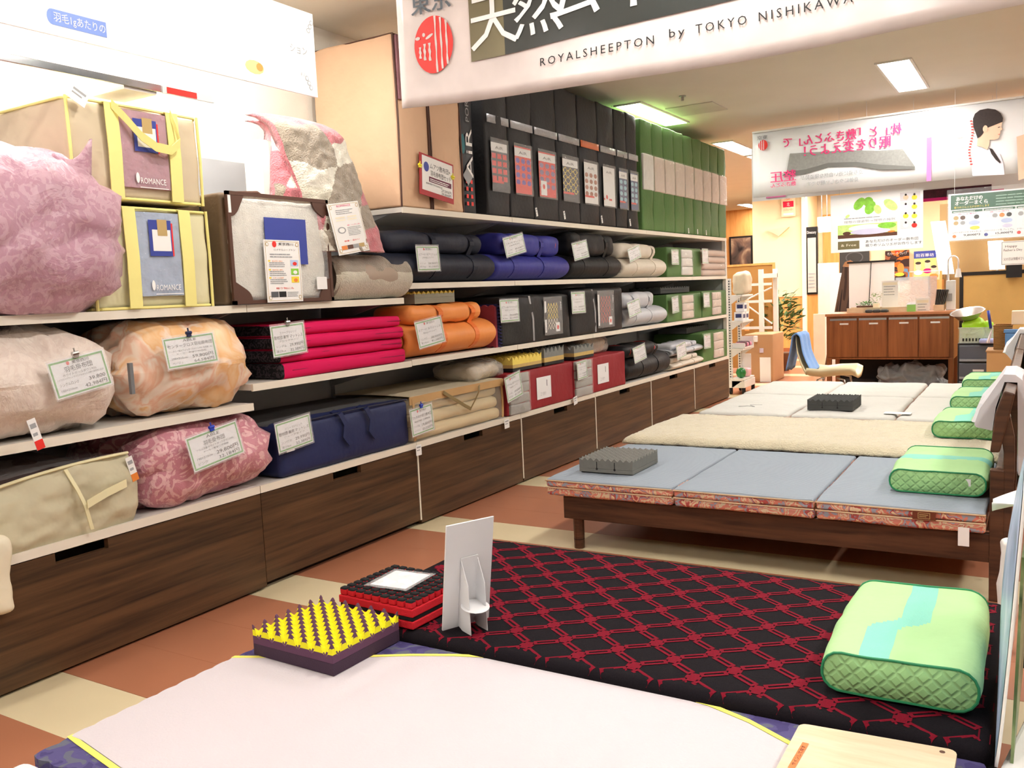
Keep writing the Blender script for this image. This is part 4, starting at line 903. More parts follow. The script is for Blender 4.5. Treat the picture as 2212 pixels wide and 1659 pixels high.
# ---- top level (z 1.80): tall upright bags
PEACHN = mat('peach_nonwoven', (226, 188, 154), .62, var=.06, vs=4, bump=.2, bs_=8, dist=.04)
for lab, y0, y1, z1, s in (('big peach nonwoven upright bag, first at the left', 3.905, 4.19, 2.73, 1), ('peach nonwoven upright bag carrying the red framed card', 4.20, 4.52, 2.48, 2)):
    o = thing('upright_bag', lab, 'mattress bag', (-3.3, (y0+y1)/2, 1.803), group='peach upright bags')
    MB().soft((-3.62, y0, 1.803), (-3.03, y1, z1), .012, (10, 6, 14), (.02, .006, 0), .01, 5, s).build('body', PEACHN, o, smooth=True)
    for yy in (y0, y1): MB().tube([(-3.03+.003, yy+(.004 if yy == y0 else -.004), 1.803), (-3.02, yy+(.004 if yy == y0 else -.004), (1.8+z1)/2), (-3.027, yy+(.004 if yy == y0 else -.004), z1)], .006, 5).build('piping', CASED, o)
    MB().tube([(-3.61, y0+.005, z1-.004), (-3.03, y0+.005, z1-.004), (-3.02, y1-.005, z1-.004)], .006, 5).build('piping', CASED, o)
    if s == 1: MB().box((-3.024, y0+.012, 2.38), (-3.008, y1-.012, 2.72)).build('window_quilt', mat('quilt_plum', (150, 104, 112), .6, var=.15, vs=20), o)
o = flat_thing('sale_card', 'red framed sale card clipped on the peach bag', 'price card', at(945, 430, x=-2.985), 'X', .33, .235, mat('card_red', (176, 44, 48), .5), .004, R(-7), -.04)
f = Flat(); f.rect(-.145, .03, .155, .225, PAPER); f.ell(-.105, .165, .025, .028, BLUI, 2); f.text('ムアツ敷布団+', .03, .165, .035, BLK, 2, w=.2); f.text('羽毛掛布団セット', .035, .125, .033, BLK, 2, w=.2); f.rect(-.08, .085, .14, .115, WINE, 2); f.lines(-.07, .13, .1, 2, .01, .005, PAPER, 3, 4)
f.text('通常価格 70,200円の品', -.03, .068, .012, INK, 2, w=.16); f.text('27,593円', .09, .05, .022, BLK, 2, w=.1); f.text('29,800円', .09, .032, .018, BLK, 2, w=.1)
f.build(o); clip(o, -.17, .16, mat('clip_yellow', (236, 226, 40), .4)); clip(o, .15, .16, mat('clip_yellow', (236, 226, 40)))
o = thing('upright_bag', 'slim black upright bag lettered AiR PORTABLE', 'mattress bag', (-3.3, 4.6, 1.803))
MB().soft((-3.6, 4.535, 1.803), (-3.05, 4.70, 2.62), .012, (8, 4, 14), (.01, 0, 0), .004, 5, 3).build('body', mat('air_black', (22, 26, 32), .4), o, smooth=True)
f = Flat().sec('lettering'); f.text('AiR', 4.66, 2.02, .10, PAPER, 2, al='l', rot=R(90), w=.30); f.text('PORTABLE', 4.64, 2.36, .055, INK2, 2, al='l', rot=R(90), w=.32)
f.sec('red_dots')
for i in range(2):
    for j in range(4): f.rect(4.575+i*.05, 1.85+j*.045, 4.598+i*.05, 1.873+j*.045, REDI)
f.sec('diamond_tag'); f.poly([(4.545, 2.03), (4.60, 2.09), (4.655, 2.03), (4.60, 1.97)], INK2, 1)
f.sec('teal_mark'); f.ell(4.56, 2.22, .022, .06, mat('ink_teal', (20, 110, 120), .5), 1)
for i in range(len(f.mb.v)): p = f.mb.v[i]; f.mb.v[i] = Vector((-3.037+p.z, p.x, p.y))
f.build_secs(o)
POCK = [(REDI, mat('pk_dark', (50, 46, 52), .4), 'red and black checks'), (mat('ink_violet', (110, 70, 170), .5), REDI, 'violet and red pattern'), (mat('ink_mauve', (140, 110, 150), .5), REDI, 'mauve pattern and white sticker'), (YELI, mat('pk_dark', (50, 46, 52)), 'yellow net pattern'),
        (mat('ink_copper', (176, 110, 84), .5), PAPER, 'copper dots'), (INK, PAPER, 'plain grey print and white slip'), (mat('ink_sky', (150, 200, 215), .5), mat('ink_denim', (58, 74, 120), .5), 'pale blue cells'), (mat('ink_sky', (150, 200, 215)), mat('ink_denim', (58, 74, 120)), 'blue cells, narrow and last')]
ye = [4.80, 5.09, 5.41, 5.77, 6.13, 6.475, 6.80, 7.04, 7.27]
for k in range(8):
    y0, y1 = ye[k]+.004, ye[k+1]-.004
    o = thing('upright_bag', 'tall black upright bag, sample pocket with '+POCK[k][2], 'mattress bag', (-3.3, (y0+y1)/2, 1.803), group='tall black upright mattress bags')
    MB().soft((-3.6, y0, 1.803), (-3.03, y1, 2.775), .014, (8, 5, 16), (.014, .0, 0), .009, 5, k+1).build('body', BLKC, o, smooth=True)
    MB().grid(lambda u, v: (-3.012+.002*noise.noise(Vector((u*9, v*3, k))), y0+.01+(y1-y0-.02)*u, 2.385+.05*v), 10, 2, thick=(-.004, 0, 0)).build('clear_strip', film('strip_film', (210, 210, 214)) if k != 4 else mat('strip_orange', (220, 120, 80), .3), o, smooth=True)
    f = Flat(); w = y1-y0; a, b = y0+.14*w, y1-.16*w; z0, z1 = 1.965, 2.275
    f.rect(a, z0, b, z1, POCK[k][1]); f.rect(a, z1-.065, b, z1-.01, PAPER, 2); f.text('AiR', (a+b)/2, z1-.05, .028, INK, 3, w=.5*(b-a))
    nx_, nz = (3, 4) if k < 5 else (2, 4)
    if k != 5:
        for i in range(nx_):
            for j in range(nz):
                cx, cz = a+(i+.5)*(b-a)/nx_, z0+.05+(j+.5)*(.19)/nz
                if k in (0,): f.rect(cx-.4*(b-a)/nx_, cz-.016, cx+.35*(b-a)/nx_, cz+.016, POCK[k][0], 2)
                elif k in (3,): f.poly([(cx-.5*(b-a)/nx_, cz), (cx, cz+.024), (cx+.5*(b-a)/nx_, cz), (cx, cz-.024)], POCK[k][0], 2); f.ell(cx, cz, .3*(b-a)/nx_, .016, POCK[k][1], 3, 8)
                else: f.ell(cx, cz, .38*(b-a)/nx_, .018, POCK[k][0], 2, 8)
    f.rect(a, z0+.045, b-.3*(b-a), z0+.06, REDI, 4)
    if k in (2, 5): f.rect(a+.02, z0+.01, a+.02+.35*(b-a), z0+.11, PAPER, 4); f.ell(a+.02+.17*(b-a), z0+.07, .018, .018, REDI, 5, 12)
    for i in range(len(f.mb.v)): p = f.mb.v[i]; f.mb.v[i] = Vector((-3.013+p.z, p.x, p.y))
    f.mb.build('sample_print', f.mats, o)
    MB().grid(lambda u, v: (-3.006+.005*noise.noise(Vector((u*6, v*8, k))), a-.012+(b-a+.024)*u, z0-.012+(z1-z0+.03)*v), 8, 12).build('pocket_film', CLEARD, o, smooth=True)
    if k in (1, 3, 4, 6): hang_tag(o, Vector((-3.005, y1-.02 if k != 3 else y0+.03, 1.88)), .022, .06, tilt=.25)
yg = [7.36+.2705*k for k in range(10)]
for k in range(9):
    y0, y1 = yg[k]+.004, yg[k+1]-.004
    o = thing('upright_bag', ['tall green upright bag with white window, touching the black bags', 'second tall green upright bag from the black bags', 'third tall green upright bag from the black bags', 'fourth tall green upright bag from the black bags', 'middle one of the nine tall green upright bags', 'fourth tall green upright bag from the far end', 'third tall green upright bag from the far end', 'second tall green upright bag from the far end', 'outermost tall green upright bag at the far end'][k], 'mattress bag', (-3.3, (y0+y1)/2, 1.803), group='tall green upright mattress bags')
    MB().soft((-3.6, y0, 1.803), (-3.03, y1, 2.775), .014, (8, 5, 16), (.012, .0, 0), .009, 5, k+21).build('body', GRNC, o, smooth=True)
    MB().soft((-3.04, y0+.012, 2.16), (-3.012, y1-.012, 2.475), .01, (2, 4, 8), (.004, 0, 0), .003, 9, k, False).build('window_pad', WIN_W if k == 0 else WIN_P, o, smooth=True)
    MB().grid(lambda u, v: (-3.006+.004*noise.noise(Vector((u*5+v*4, v*9, k))), y0+.008+(y1-y0-.016)*u, 2.155+.325*v), 8, 12).build('window_film', CLEAR, o, smooth=True)
    if k in (4, 5, 6): hang_tag(o, Vector((-3.005, y0+.03, 1.86)), .022, .05, tilt=.1)
# ================================================================ BEDS
WAL = wood('walnut_bed', (48, 31, 23), (96, 64, 45), (.5, 6, 6), 3, .4)
BH = 3.83
o = thing('bed_frame', 'dark walnut bed frame under the floral-edged folding mattress', 'bed', (-1.1, 4.34, 0), group='walnut bed frames in a row')
MB().box((-2.05, BH, .155), (-.155, BH+.03, .272)).build('side_rail', WAL, o, bevel=.004)
MB().box((-2.05, 4.82, .155), (-.155, 4.85, .272)).build('side_rail', WAL, o, bevel=.004)
MB().box((-2.05, BH+.03, .155), (-2.015, 4.82, .272)).build('foot_rail', WAL, o, bevel=.004)
for k in range(12): MB().box((-2.0+.155*k, BH+.03, .245), (-1.93+.155*k, 4.82, .258)).build('slat', mat('slat_pine', (206, 176, 130), .6), o)
MB().box((-2.0, 4.30, .16), (-.155, 4.36, .24)).build('centre_beam', WAL, o)
for x, y in ((-1.985, BH+.035), (-1.985, 4.785)):
    mb = MB().lathe([(.026, 0), (.027, .045), (.028, .155)], (x, y, 0), 'z', 16); l_ = mb.build('leg', WAL, o, smooth=False)
    MB().lathe([(.0275, .046), (.0275, .05)], (x, y, 0), 'z', 16).build('foot_ring', mat('ring_dark', (36, 22, 16), .6), l_)
for y in (BH-.005, 4.81):
    MB().prism([(-.158, 0), (-.108, 0), (-.108, .53), (-.158, .53)], 'y', y, y+.045).build('head_post', WAL, o, bevel=.004)
    MB().prism([(-.112, .2), (-.09, .2), (-.074, .52), (-.076, .66), (-.09, .735), (-.115, .79), (-.135, .76), (-.112, .6)], 'y', y+.003, y+.042).build('post_bracket', WAL, o, bevel=.003)
MB().prism([(-.158, .60), (-.125, .602), (-.098, .72), (-.075, .832), (-.112, .842), (-.142, .75)], 'y', BH-.02, 4.87).build('headboard_plank', WAL, o, bevel=.006)
MB().prism([(-.15, .30), (-.12, .30), (-.115, .50), (-.145, .50)], 'y', BH+.04, 4.81).build('headboard_slat', WAL, o, bevel=.004)
bed0 = o
for dy, lab in ((1.03, 'walnut bed frame under the sheepskin pad'), (2.13, 'walnut bed frame under the nearer white folding mattress'), (3.17, 'walnut bed frame under the farther white folding mattress')):
    c_ = copy_tree(bed0); c_.location.y += dy; c_['label'] = lab
# folding mattress with flower print sides
FLOR = multi('paisley_print', [(232, 160, 142), (238, 222, 192), (230, 150, 132), (236, 214, 180), (226, 142, 124), (168, 176, 192), (196, 96, 92), (240, 220, 184), (232, 160, 140), (190, 90, 86)], 15, .5, .55, 3, .15)
GRIB = ribbed('grey_blue_ribbed', (152, 163, 174), (0, 0, R(90)), 26, .5, .8, .10)
o = thing('folding_mattress', 'three-part mattress, grey ribbed top and paisley print sides', 'mattress', (-1.15, 4.33, .275))
xs = [-2.135, -1.455, -.815, -.165]
for k in range(3):
    a, b = xs[k]+.004, xs[k+1]-.004
    seg_ = MB().soft((a, 3.80, .318), (b, 4.835, .362), .012, (10, 14, 3), (0, .004, .008), .004, 5, k, False, mifn=lambda c: 1 if c.z > .352 else 0).build('pad', [FLOR, GRIB], o, smooth=True)
    MB().soft((a, 3.805, .274), (b, 4.83, .316), .014, (10, 14, 3), (0, .004, 0), .004, 5, k+9, False).build('base_pad', FLOR, o, smooth=True)
    for zz in (.317, .352): MB().tube([(a, 3.797, zz), ((a+b)/2, 3.792, zz), (b, 3.797, zz)], .004, 5).build('piping', mat('piping_sand', (206, 176, 140), .6), o)
MB().box((-.43, 3.787, .318), (-.345, 3.792, .35)).build('brand_patch', mat('patch_brown', (112, 58, 40), .4), o)
f = Flat(); f.frame(-.41, .322, -.365, .346, .002, GOLD); f.lines(-.405, -.37, .336, 2, .007, .003, GOLD, 2, 3)
for i in range(len(f.mb.v)): p = f.mb.v[i]; f.mb.v[i] = Vector((p.x, 3.7868-p.z, p.y))
f.mb.build('patch_print', f.mats, o)
MB().box((-.265, 3.786, .225), (-.225, 3.789, .30)).build('tag', PAPER, o)
# sheepskin pad
o = thing('sheepskin_pad', 'cream sheepskin pad spread over the second bed', 'mattress pad', (-1.15, 5.36, .275))
MB().soft((-2.12, 4.90, .275), (-.17, 5.84, .365), .02, (12, 8, 3), (0, 0, .004), .003, 5, 2).build('mattress', mat('brown_base', (96, 72, 54), .7), o, smooth=True)
def wool(u, v):
    x = -2.17+2.03*u+.025*noise.noise(Vector((v*5, u*3, 1))); y = 4.845+.98*v+.02*noise.noise(Vector((u*9, 2, v)))
    e = min(u*2.03, (1-u)*2.03, v*.98, (1-v)*.98); z = .372+.045*(1-math.exp(-e/.03))+.006*noise.noise(Vector((x*6, y*6, 0)))+.006*noise.noise(Vector((x*40, y*40, 0)))
    return (x, y, z)
MB().grid(wool, 150, 80, thick=(0, 0, -.012)).build('wool', mat('wool_cream', (214, 203, 172), .95, var=.06, vs=14, bump=.9, bs_=110, sheen=.6), o, smooth=True)
MB().grid(lambda u, v: (-2.15+1.99*u, 4.855+.96*v, .367), 4, 4, thick=(0, 0, -.006)).build('hide', mat('hide_brown', (110, 84, 62), .7), o)
# two white three-part mattresses
WQ = mat('white_quilted_cloth', (200, 199, 192), .75, var=.03, vs=6, bump=.35, bs_=26, dist=.015); SIDEP = mat('side_rosebeige', (206, 182, 168), .7, var=.05, bump=.2, bs_=14)
for lab, y0, y1, s in (('nearer white three-part mattress with the dark foam block', 5.95, 7.02, 1), ('farther white three-part mattress next to the chair', 7.04, 7.97, 2)):
    o = thing('folding_mattress', lab, 'mattress', (-1.1, (y0+y1)/2, .275), group='white three-part mattresses')
    xs = [-2.08, -1.44, -.78, -.13]
    for k in range(3):
        a, b = xs[k]+.005, xs[k+1]-.005
        MB().soft((a, y0, .275), (b, y1, .402), .028, (12, 14, 4), (0, 0, .008), .006, 5, k+s*4, mifn=lambda c: 0 if c.z > .385 else 1).build('pad', [WQ, SIDEP], o, smooth=True)
    if s == 1:
        MB().tube([(-1.86, 6.22, .409), (-1.8, 6.25, .41), (-1.74, 6.21, .41), (-1.80, 6.30, .41), (-1.72, 6.33, .409)], .002, 5).build('loose_thread', INK2, o)
MB().box((-.86, 6.05, .412), (-.70, 6.13, .414)).build('paper_slip', PAPER, label='small paper slip lying on the nearer white mattress seam', cat='paper')
# contour pillows
PGREEN = quilt('mint_quilting', (178, 226, 164), .022, (R(40), R(20), R(45)), .7); PTEAL = mat('mint_mesh', (134, 212, 190), .7, var=.05, bump=.4, bs_=220); PIPE = mat('green_cord', (44, 140, 92), .6); PGT = mat('mint_knit', (172, 216, 152), .75, var=.03, bump=.3, bs_=30)
def pillow(label, x0, x1, y0, y1, z, h, rot=0, band=(.42, .66), dirx=False):
    """contour pillow: a rounded section drawn along y, with quilted end faces edged by piping"""
    cx, cy = (x0+x1)/2, (y0+y1)/2; lx, ly = x1-x0, y1-y0
    o = thing('pillow', label, 'pillow', (cx, cy, z), Matrix.Rotation(rot, 4, 'Z'), 'mint green contour pillows')
    r = h*.46; out = []
    for cxs, czs, t0 in ((lx/2-r, r, -90), (lx/2-r, h-r, 0), (-lx/2+r, h-r, 90), (-lx/2+r, r, 180)):
        for i in range(9): t = R(t0+90*i/8); out.append((cxs+r*math.cos(t), czs+r*math.sin(t)))
    dens = []
    for i, p in enumerate(out):
        q = out[(i+1) % len(out)]; d = math.hypot(q[0]-p[0], q[1]-p[1]); k = max(1, int(d/.008))
        dens += [(p[0]+(q[0]-p[0])*j/k, p[1]+(q[1]-p[1])*j/k) for j in range(k)]
    out = dens; n = len(out); NV = 60
    def pt(i, v, kx=1.0, yo=0.0):
        x, z_ = out[i % n]; s = v*2-1
        wv = (.90+.10*math.cos(s*5.2)) if dirx else (.92+.05*math.cos(s*4.4)+.06*(x/lx+.5)**2)
        e = 1-.05*abs(s)**8; p = Vector((x*kx*e, (v-.5)*ly+yo, h/2*wv+(z_-h/2)*kx*wv*e))
        p += Vector((noise.noise(p*11), noise.noise(p*9+Vector((3, 0, 0))), noise.noise(p*10+Vector((0, 5, 0))) if z_ > h*.3 else 0))*.004
        p.z = max(0, p.z); return p
    mb = MB()
    vs = [pt(i, j/NV) for j in range(NV+1) for i in range(n)]; fs = []; ms = []
    for j in range(NV):
        for i in range(n):
            q = (j*n+i, j*n+(i+1) % n, (j+1)*n+(i+1) % n, (j+1)*n+i); fs.append(q[::-1])
            x, z_ = out[i]; v = (j+.5)/NV; t = (x+lx/2)/lx if not dirx else v; s_ = (v-.5) if not dirx else 0
            sh = .10*math.tanh(22*(s_+.10)) if not dirx else .02*math.sin(x*20)
            ms.append(1 if z_ > h*.5 and band[0]+sh < t < band[1]+sh else (2 if z_ > h*.25 else 0))
    mb.add(vs, fs); mb.mi = ms
    mb.build('case', [PGREEN, PTEAL, PGT], o, smooth=True, local=True)
    for s in (0, 1):
        rings = [1, .97, .8, .55, .3, .05]; vs = []; fs = []
        for k, kx in enumerate(rings):
            yo = (1 if s else -1)*.016*(1-kx**2)
            vs += [pt(i, s, kx, yo) for i in range(n)]
        for k in range(len(rings)-1):
            for i in range(n):
                q = (k*n+i, k*n+(i+1) % n, (k+1)*n+(i+1) % n, (k+1)*n+i); fs.append(q if s else q[::-1])
        fs.append(tuple((len(rings)-1)*n+i for i in range(n)) if s else tuple((len(rings)-1)*n+i for i in range(n))[::-1])
        MB().add(vs, fs).build('end_face', PQ2, o, smooth=True, local=True)
        MB().tube([pt(i, s)+Vector((0, (1 if s else -1)*.002, .001)) for i in range(0, n, 2)], .0035, 6, 0, True).build('piping', PIPE, o, local=True)
    return o
PQ2 = quilt('mint_quilting_end', (160, 210, 142), .028, (0, R(45), 0), .6)
pillow('large mint pillow on the red patterned mattress', -.475, -.105, 2.21, 2.80, .266, .115, R(1), (.36, .56))
pl = pillow('mint pillow with wide teal band on the paisley mattress', -.56, -.17, 4.03, 4.62, .37, .105, 0, (.44, .72), True)
MB().box((.08, -.305, .045), (.13, -.30, .075)).build('tag', PAPER, pl, local=True)
pillow('mint pillow on the sheepskin pad', -.50, -.15, 5.17, 5.72, .42, .10, 0)
pillow('mint pillow on the nearer white mattress', -.50, -.15, 6.30, 6.85, .412, .10, 0)
pillow('mint pillow on the farther white mattress', -.50, -.15, 7.32, 7.86, .412, .10, 0)
foam('foam_block', 'grey slotted foam block at the foot of paisley mattress', (-2.02, 3.965, .372), (-1.725, 4.30, .445), 9, 9, .014, None, [(0, mat('foam_grey2', (122, 122, 116), .85, var=.05, vs=40, bump=.2, bs_=200))], .02, mat('foam_grey2', (122, 122, 116)), slots=2, seg=6)
foam('foam_block', 'dark charcoal foam block on the nearer white mattress', (-1.355, 6.12, .413), (-1.06, 6.44, .487), 8, 9, .014, None, [(0, DF)], .035, DF, slots=2, seg=6)
# white cloths over the headboards
COTTON = mat('white_cotton', (228, 226, 230), .8, var=.02, bump=.1, bs_=30)
def drape(label, y0, y1, xh, zh):
    """cloth folded in layers over a headboard, hanging loosely on the bed side"""
    P = [(xh, zh), (xh+.012, zh-.008), (-.162, .64), (-.15, .74), (-.118, .846), (-.072, .838), (-.07, .70), (-.062, .45), (-.045, .45), (-.048, .72), (-.056, .852), (-.085, .872), (-.125, .868), (-.165, .80), ((xh-.165)/2-.008, (zh+.80)/2)]
    P.reverse(); n = 14; vs = []; fs = []; k = len(P)
    for j in range(n+1):
        v = j/n
        for i, (x, z) in enumerate(P):
            w = .012*math.sin(v*11+i*.5)*(1 if x < -.17 or z < .6 else .2); vs.append((x+w, y0+(y1-y0)*v, z+.006*math.sin(v*8+i)))
    for j in range(n):
        for i in range(k): fs.append((j*k+i, (j+1)*k+i, (j+1)*k+(i+1) % k, j*k+(i+1) % k))
    fs += [tuple(range(k)), tuple(n*k+i for i in range(k))[::-1]]
    return MB().add(vs, fs).build('head_cloth', COTTON, label=label, cat='cloth', group='white cloths over the headboards')
drape('white cloth hung over the headboard of the nearest bed', 4.12, 4.58, -.238, .655)
drape('white cloth hung over a headboard farther back', 7.30, 7.65, -.22, .70)
MB().box((-.055, 5.95, 0), (-.02, 9.2, 1.60)).build('partition_panel', mat('partition_white', (240, 232, 218), .6), label='white upright partition panel at the right edge behind headboards', cat='partition')
# ================================================================ FOREGROUND: low beds with egg-crate mattresses
def scallop(x0, x1, y0, y1, n=24, amp=.006):
    P = []
    def edge(ax, ay, bx, by, m_):
        d = Vector((bx-ax, by-ay)); L = d.length; d /= L; nn = Vector((d.y, -d.x))
        for i in range(m_*6):
            t = i/(m_*6); p = Vector((ax, ay))+d*L*t+nn*amp*abs(math.sin(math.pi*m_*t)); P.append((p.x, p.y))
    kx = int((x1-x0)/.062); ky = int((y1-y0)/.062)
    edge(x0, y0, x1, y0, kx); edge(x1, y0, x1, y1, ky); edge(x1, y1, x0, y1, kx); edge(x0, y1, x0, y0, ky)
    return P
base = thing('low_bed_base', 'low dark bed base under the red patterned mattress', 'bed', (-1.05, 2.57, 0), group='low dark bed bases')
MB().box((-1.9, 2.15, .10), (-.15, 3.0, .158)).build('platform', BLKC, base); 
for x in (-1.85, -.2):
    for y in (2.2, 2.95): MB().cyl((x, y, 0), (x, y, .1), .025).build('leg', BLKC, base)
b2 = copy_tree(base); b2.location.y -= 1.05; b2['label'] = 'low dark bed base under the white and violet mattress'
KNIT = mat('black_knit', (24, 20, 24), .9, spec=.1, var=.25, vs=260, bump=.15, bs_=300); REDK = mat('red_knit', (116, 18, 36), .9, spec=.1, var=.15, vs=260, bump=.15, bs_=300)
BLKF = mat('black_foam', (16, 16, 18), .9)
o = thing('patterned_mattress', 'black mattress woven with red interlocking lattice pattern', 'mattress', (-1.05, 2.57, .16))
MB().prism(scallop(-2.035, -.075, 2.078, 3.07), 'z', .16, .215).build('foam_edge', BLKF, o)
MB().soft((-2.035, 2.07, .20), (-.075, 3.078, .258), .028, (20, 12, 2), (0, 0, .002), .0, 5, 1, False).build('cover', KNIT, o, smooth=True)
mb = MB(); zt = .2635
def cover_z(x, y):
    e = min(x+2.035, -.075-x, y-2.07, 3.078-y); r = .028
    hz = .002*(1-((x+1.055)/.98)**2)*(1-((y-2.565)/.495)**2)
    return .2588+hz-(r-math.sqrt(max(0, r*r-max(0, r-e)**2)) if e < r else 0)
def strip(cx, cy, ux, uy, a0, a1, b0, b1):
    vx, vy = -uy, ux
    pts = [(cx+ux*a+vx*b, cy+uy*a+vy*b) for a, b in ((a0, b0), (a1, b0), (a1, b1), (a0, b1))]
    if all(-2.03 < p[0] < -.08 and 2.0705 < p[1] < 3.0775 for p in pts):
        mb.add([(p[0], p[1], cover_z(*p)+.0006) for p in pts], [(0, 1, 2, 3)])
s2 = math.sqrt(.5); L = .0855*math.sqrt(2)
for i in range(-2, 26):
    for j in range(-2, 30):
        nx_, ny_ = -2.06+.0855*i+.0855*0, 2.06+.0855*j
        if (i+j) % 2: continue
        if not (-2.02 < nx_ < -.09 and 2.0 < ny_ < 3.12): continue
        strip(nx_, ny_, 0, 1, -.024, .024, -.0125, .0125); strip(nx_, ny_, 1, 0, -.021, .021, -.010, .010)
        for ux, uy in ((.829, .559), (.829, -.559)):
            cx, cy = nx_+.0855/2, ny_+(.0855/2 if uy > 0 else -.0855/2)
            o_ = 0
            if not 2.075 < cy < 3.06: continue
            strip(cx, cy, ux, uy, -.037, .037, .0040+o_, .0128+o_); strip(cx, cy, ux, uy, -.037, .037, -.0128+o_, -.0040+o_)
            strip(cx, cy, ux, uy, -.037, -.027, -.0042+o_, .0042+o_); strip(cx, cy, ux, uy, .027, .037, -.0042+o_, .0042+o_)
mb.build('woven_lattice', REDK, o, kind='stuff')
VIO = multi('violet_camo_knit', [(70, 62, 110), (84, 78, 124), (98, 100, 116)], 22, .6, .85, 1, .2)
WKN = mat('white_knit', (206, 198, 202), .8, var=.02, vs=3, bump=.2, bs_=160)
o = thing('patterned_mattress', 'violet mattress with a large white panel edged in yellow', 'mattress', (-1.05, 1.55, .16))
MB().prism(scallop(-2.094, -.09, 1.12, 2.068), 'z', .16, .215).build('foam', VIO, o)
MB().prism(scallop(-2.094, -.09, 1.12, 2.068, amp=.007), 'z', .215, .228).build('cover', VIO, o)
top = [(-2.045, 1.70), (-1.85, 1.79), (-1.67, 1.88), (-1.56, 1.94), (-1.45, 1.99), (-1.37, 2.018), (-1.2, 2.045), (-.9, 2.045), (-.69, 2.015), (-.58, 1.975), (-.48, 1.92), (-.3, 1.83), (-.085, 1.72)]
bot = [(-.085, 1.30), (-.45, 1.20), (-.7, 1.10), (-1.3, 1.10), (-1.6, 1.105), (-1.8, 1.14), (-1.99, 1.174), (-2.045, 1.185)]
SCL = 1.0288; top = [(x*SCL, y*SCL) for x, y in top]; bot = [(x*SCL, y*SCL) for x, y in bot]
left = [(-2.097-.006*abs(math.sin(math.pi*i/6)), 1.219+.53*i/50) for i in range(51)]
MB().prism([(x, y-.012) for x, y in top][:0]+[(p[0], p[1]) for p in left]+[(x, y-.010) for x, y in top[1:]]+[(x, y+.010) for x, y in bot[:-1]], 'z', .2281, .2305).build('white_panel', WKN, o)
def band(ch, w, nm):
    a = [Vector((x, y, .2300)) for x, y in ch]
    MB().ribbon(a, (0, 1, 0), w, .0012).build(nm, mat('yellow_knit', (244, 238, 110), .8), o)
band(top, .016, 'yellow_edge'); band(bot, .016, 'yellow_edge')
o = thing('ribbed_mattress', 'white ribbed mattress corner at the bottom left edge', 'mattress', (-1.05, .6, 0))
MB().box((-1.95, .15, 0), (-.2, 1.0, .16)).build('base', BLKC, o)
MB().soft((-2.09, .05, .161), (-.09, 1.10, .236), .03, (14, 8, 3), (0, 0, .006)).build('cover', ribbed('white_rib', (240, 238, 240), (0, 0, 0), 40, .4, .8, .04), o, smooth=True)
# foam samples in front
PUR = mat('foam_purple', (98, 62, 88), .85, var=.05, vs=40, bump=.2, bs_=220); DPUR = mat('foam_dark_purple', (66, 46, 64), .85, var=.05, vs=40, bump=.2, bs_=220); YEL2 = mat('foam_lemon', (240, 232, 30), .85, var=.03, vs=40)
foam('foam_block', 'purple foam block with yellow egg-crate top in front', (-2.048, 1.782, .232), (-1.712, 2.072, .328), 6, 6, .044, None, [(0, PUR), (.061, YEL2), (.080, PUR)], .036, DPUR, rot=R(-2), seg=12, sharp=1.0)
RF = mat('foam_red', (206, 24, 40), .85, var=.05, vs=40, bump=.2, bs_=220)
o = thing('foam_block', 'red and black cubed foam block holding a plastic-sleeved card', 'foam sample', (-1.82, 2.235, .264), Matrix.Rotation(R(-3), 4, 'Z'), 'foam mattress samples')
MB().box((-.16, -.14, 0), (.16, .14, .024)).build('red_base', RF, o, local=True, bevel=.003)
MB().box((-.157, -.137, .0245), (.157, .137, .038)).build('black_layer', BLKF, o, local=True, bevel=.003)
tl = MB().box((-.16, -.14, .0385), (.16, .14, .064)).build('red_layer', RF, o, local=True, bevel=.003)
nx_, ny_ = 9, 9
cub = MB()
cme = None
for i in range(nx_):
    for j in range(ny_):
        x, y = -.16+.32*(i+.5)/nx_, -.14+.28*(j+.5)/ny_
        if cme is None:
            b_ = MB().soft((-.0145, -.0125, 0), (.0145, .0125, .026), .006, 1).build('cube', [RF, BLKF], o, local=True, smooth=True)
            for p_ in b_.data.polygons: p_.material_index = 1 if p_.center.z > .016 else 0
            cme = b_
        else: b_ = cme.copy(); COL.objects.link(b_); b_.parent = o
        b_.location = (x, y, .0642)
c = Vector((-1.835, 2.245, .3555))
o = thing('sleeved_card', 'blank white card in a clear sleeve on the red foam block', 'card', c, Matrix.Rotation(R(4), 4, 'Z'))
MB().box((-.07, -.075, 0), (.07, .075, .0015)).build('card', PAPC, o, local=True)
MB().grid(lambda u, v: (-.085+.17*u, -.095+.185*v, .002+.002*noise.noise(Vector((u*4, v*4, 0)))), 10, 10, thick=(0, 0, -.0004)).build('sleeve', CLEARD, o, smooth=True, local=True)
# white cardboard display board seen from behind with its folding strut
o = thing('display_board', 'white foam board seen from behind on its cardboard strut', 'display stand', (-1.545, 2.20, .264), Matrix.Rotation(R(65), 4, 'Z') @ Matrix.Rotation(R(10), 4, 'X'))
WB = mat('white_foamboard', (225, 225, 226), .6, var=.01)
MB().box((-.085, -.002, 0), (.085, .004, .35)).build('board', WB, o, local=True)
for sx in (-1, 1):
    MB().prism([(-.002, .006), (-.085, -.012), (-.052, .16), (-.003, .23)], 'x', sx*.03-.001, sx*.03+.001).build('strut_wing', WB, o, local=True)
MB().box((-.031, -.006, .02), (.031, -.0035, .235)).build('strut_back', WB, o, local=True)
mb = MB(); mb.lathe([(.0005, 0), (.045, 0), (.045, .0015), (.0005, .0015)], (0, -.05, .085), 'z', 24); mb.build('strut_lock', WB, o, local=True)
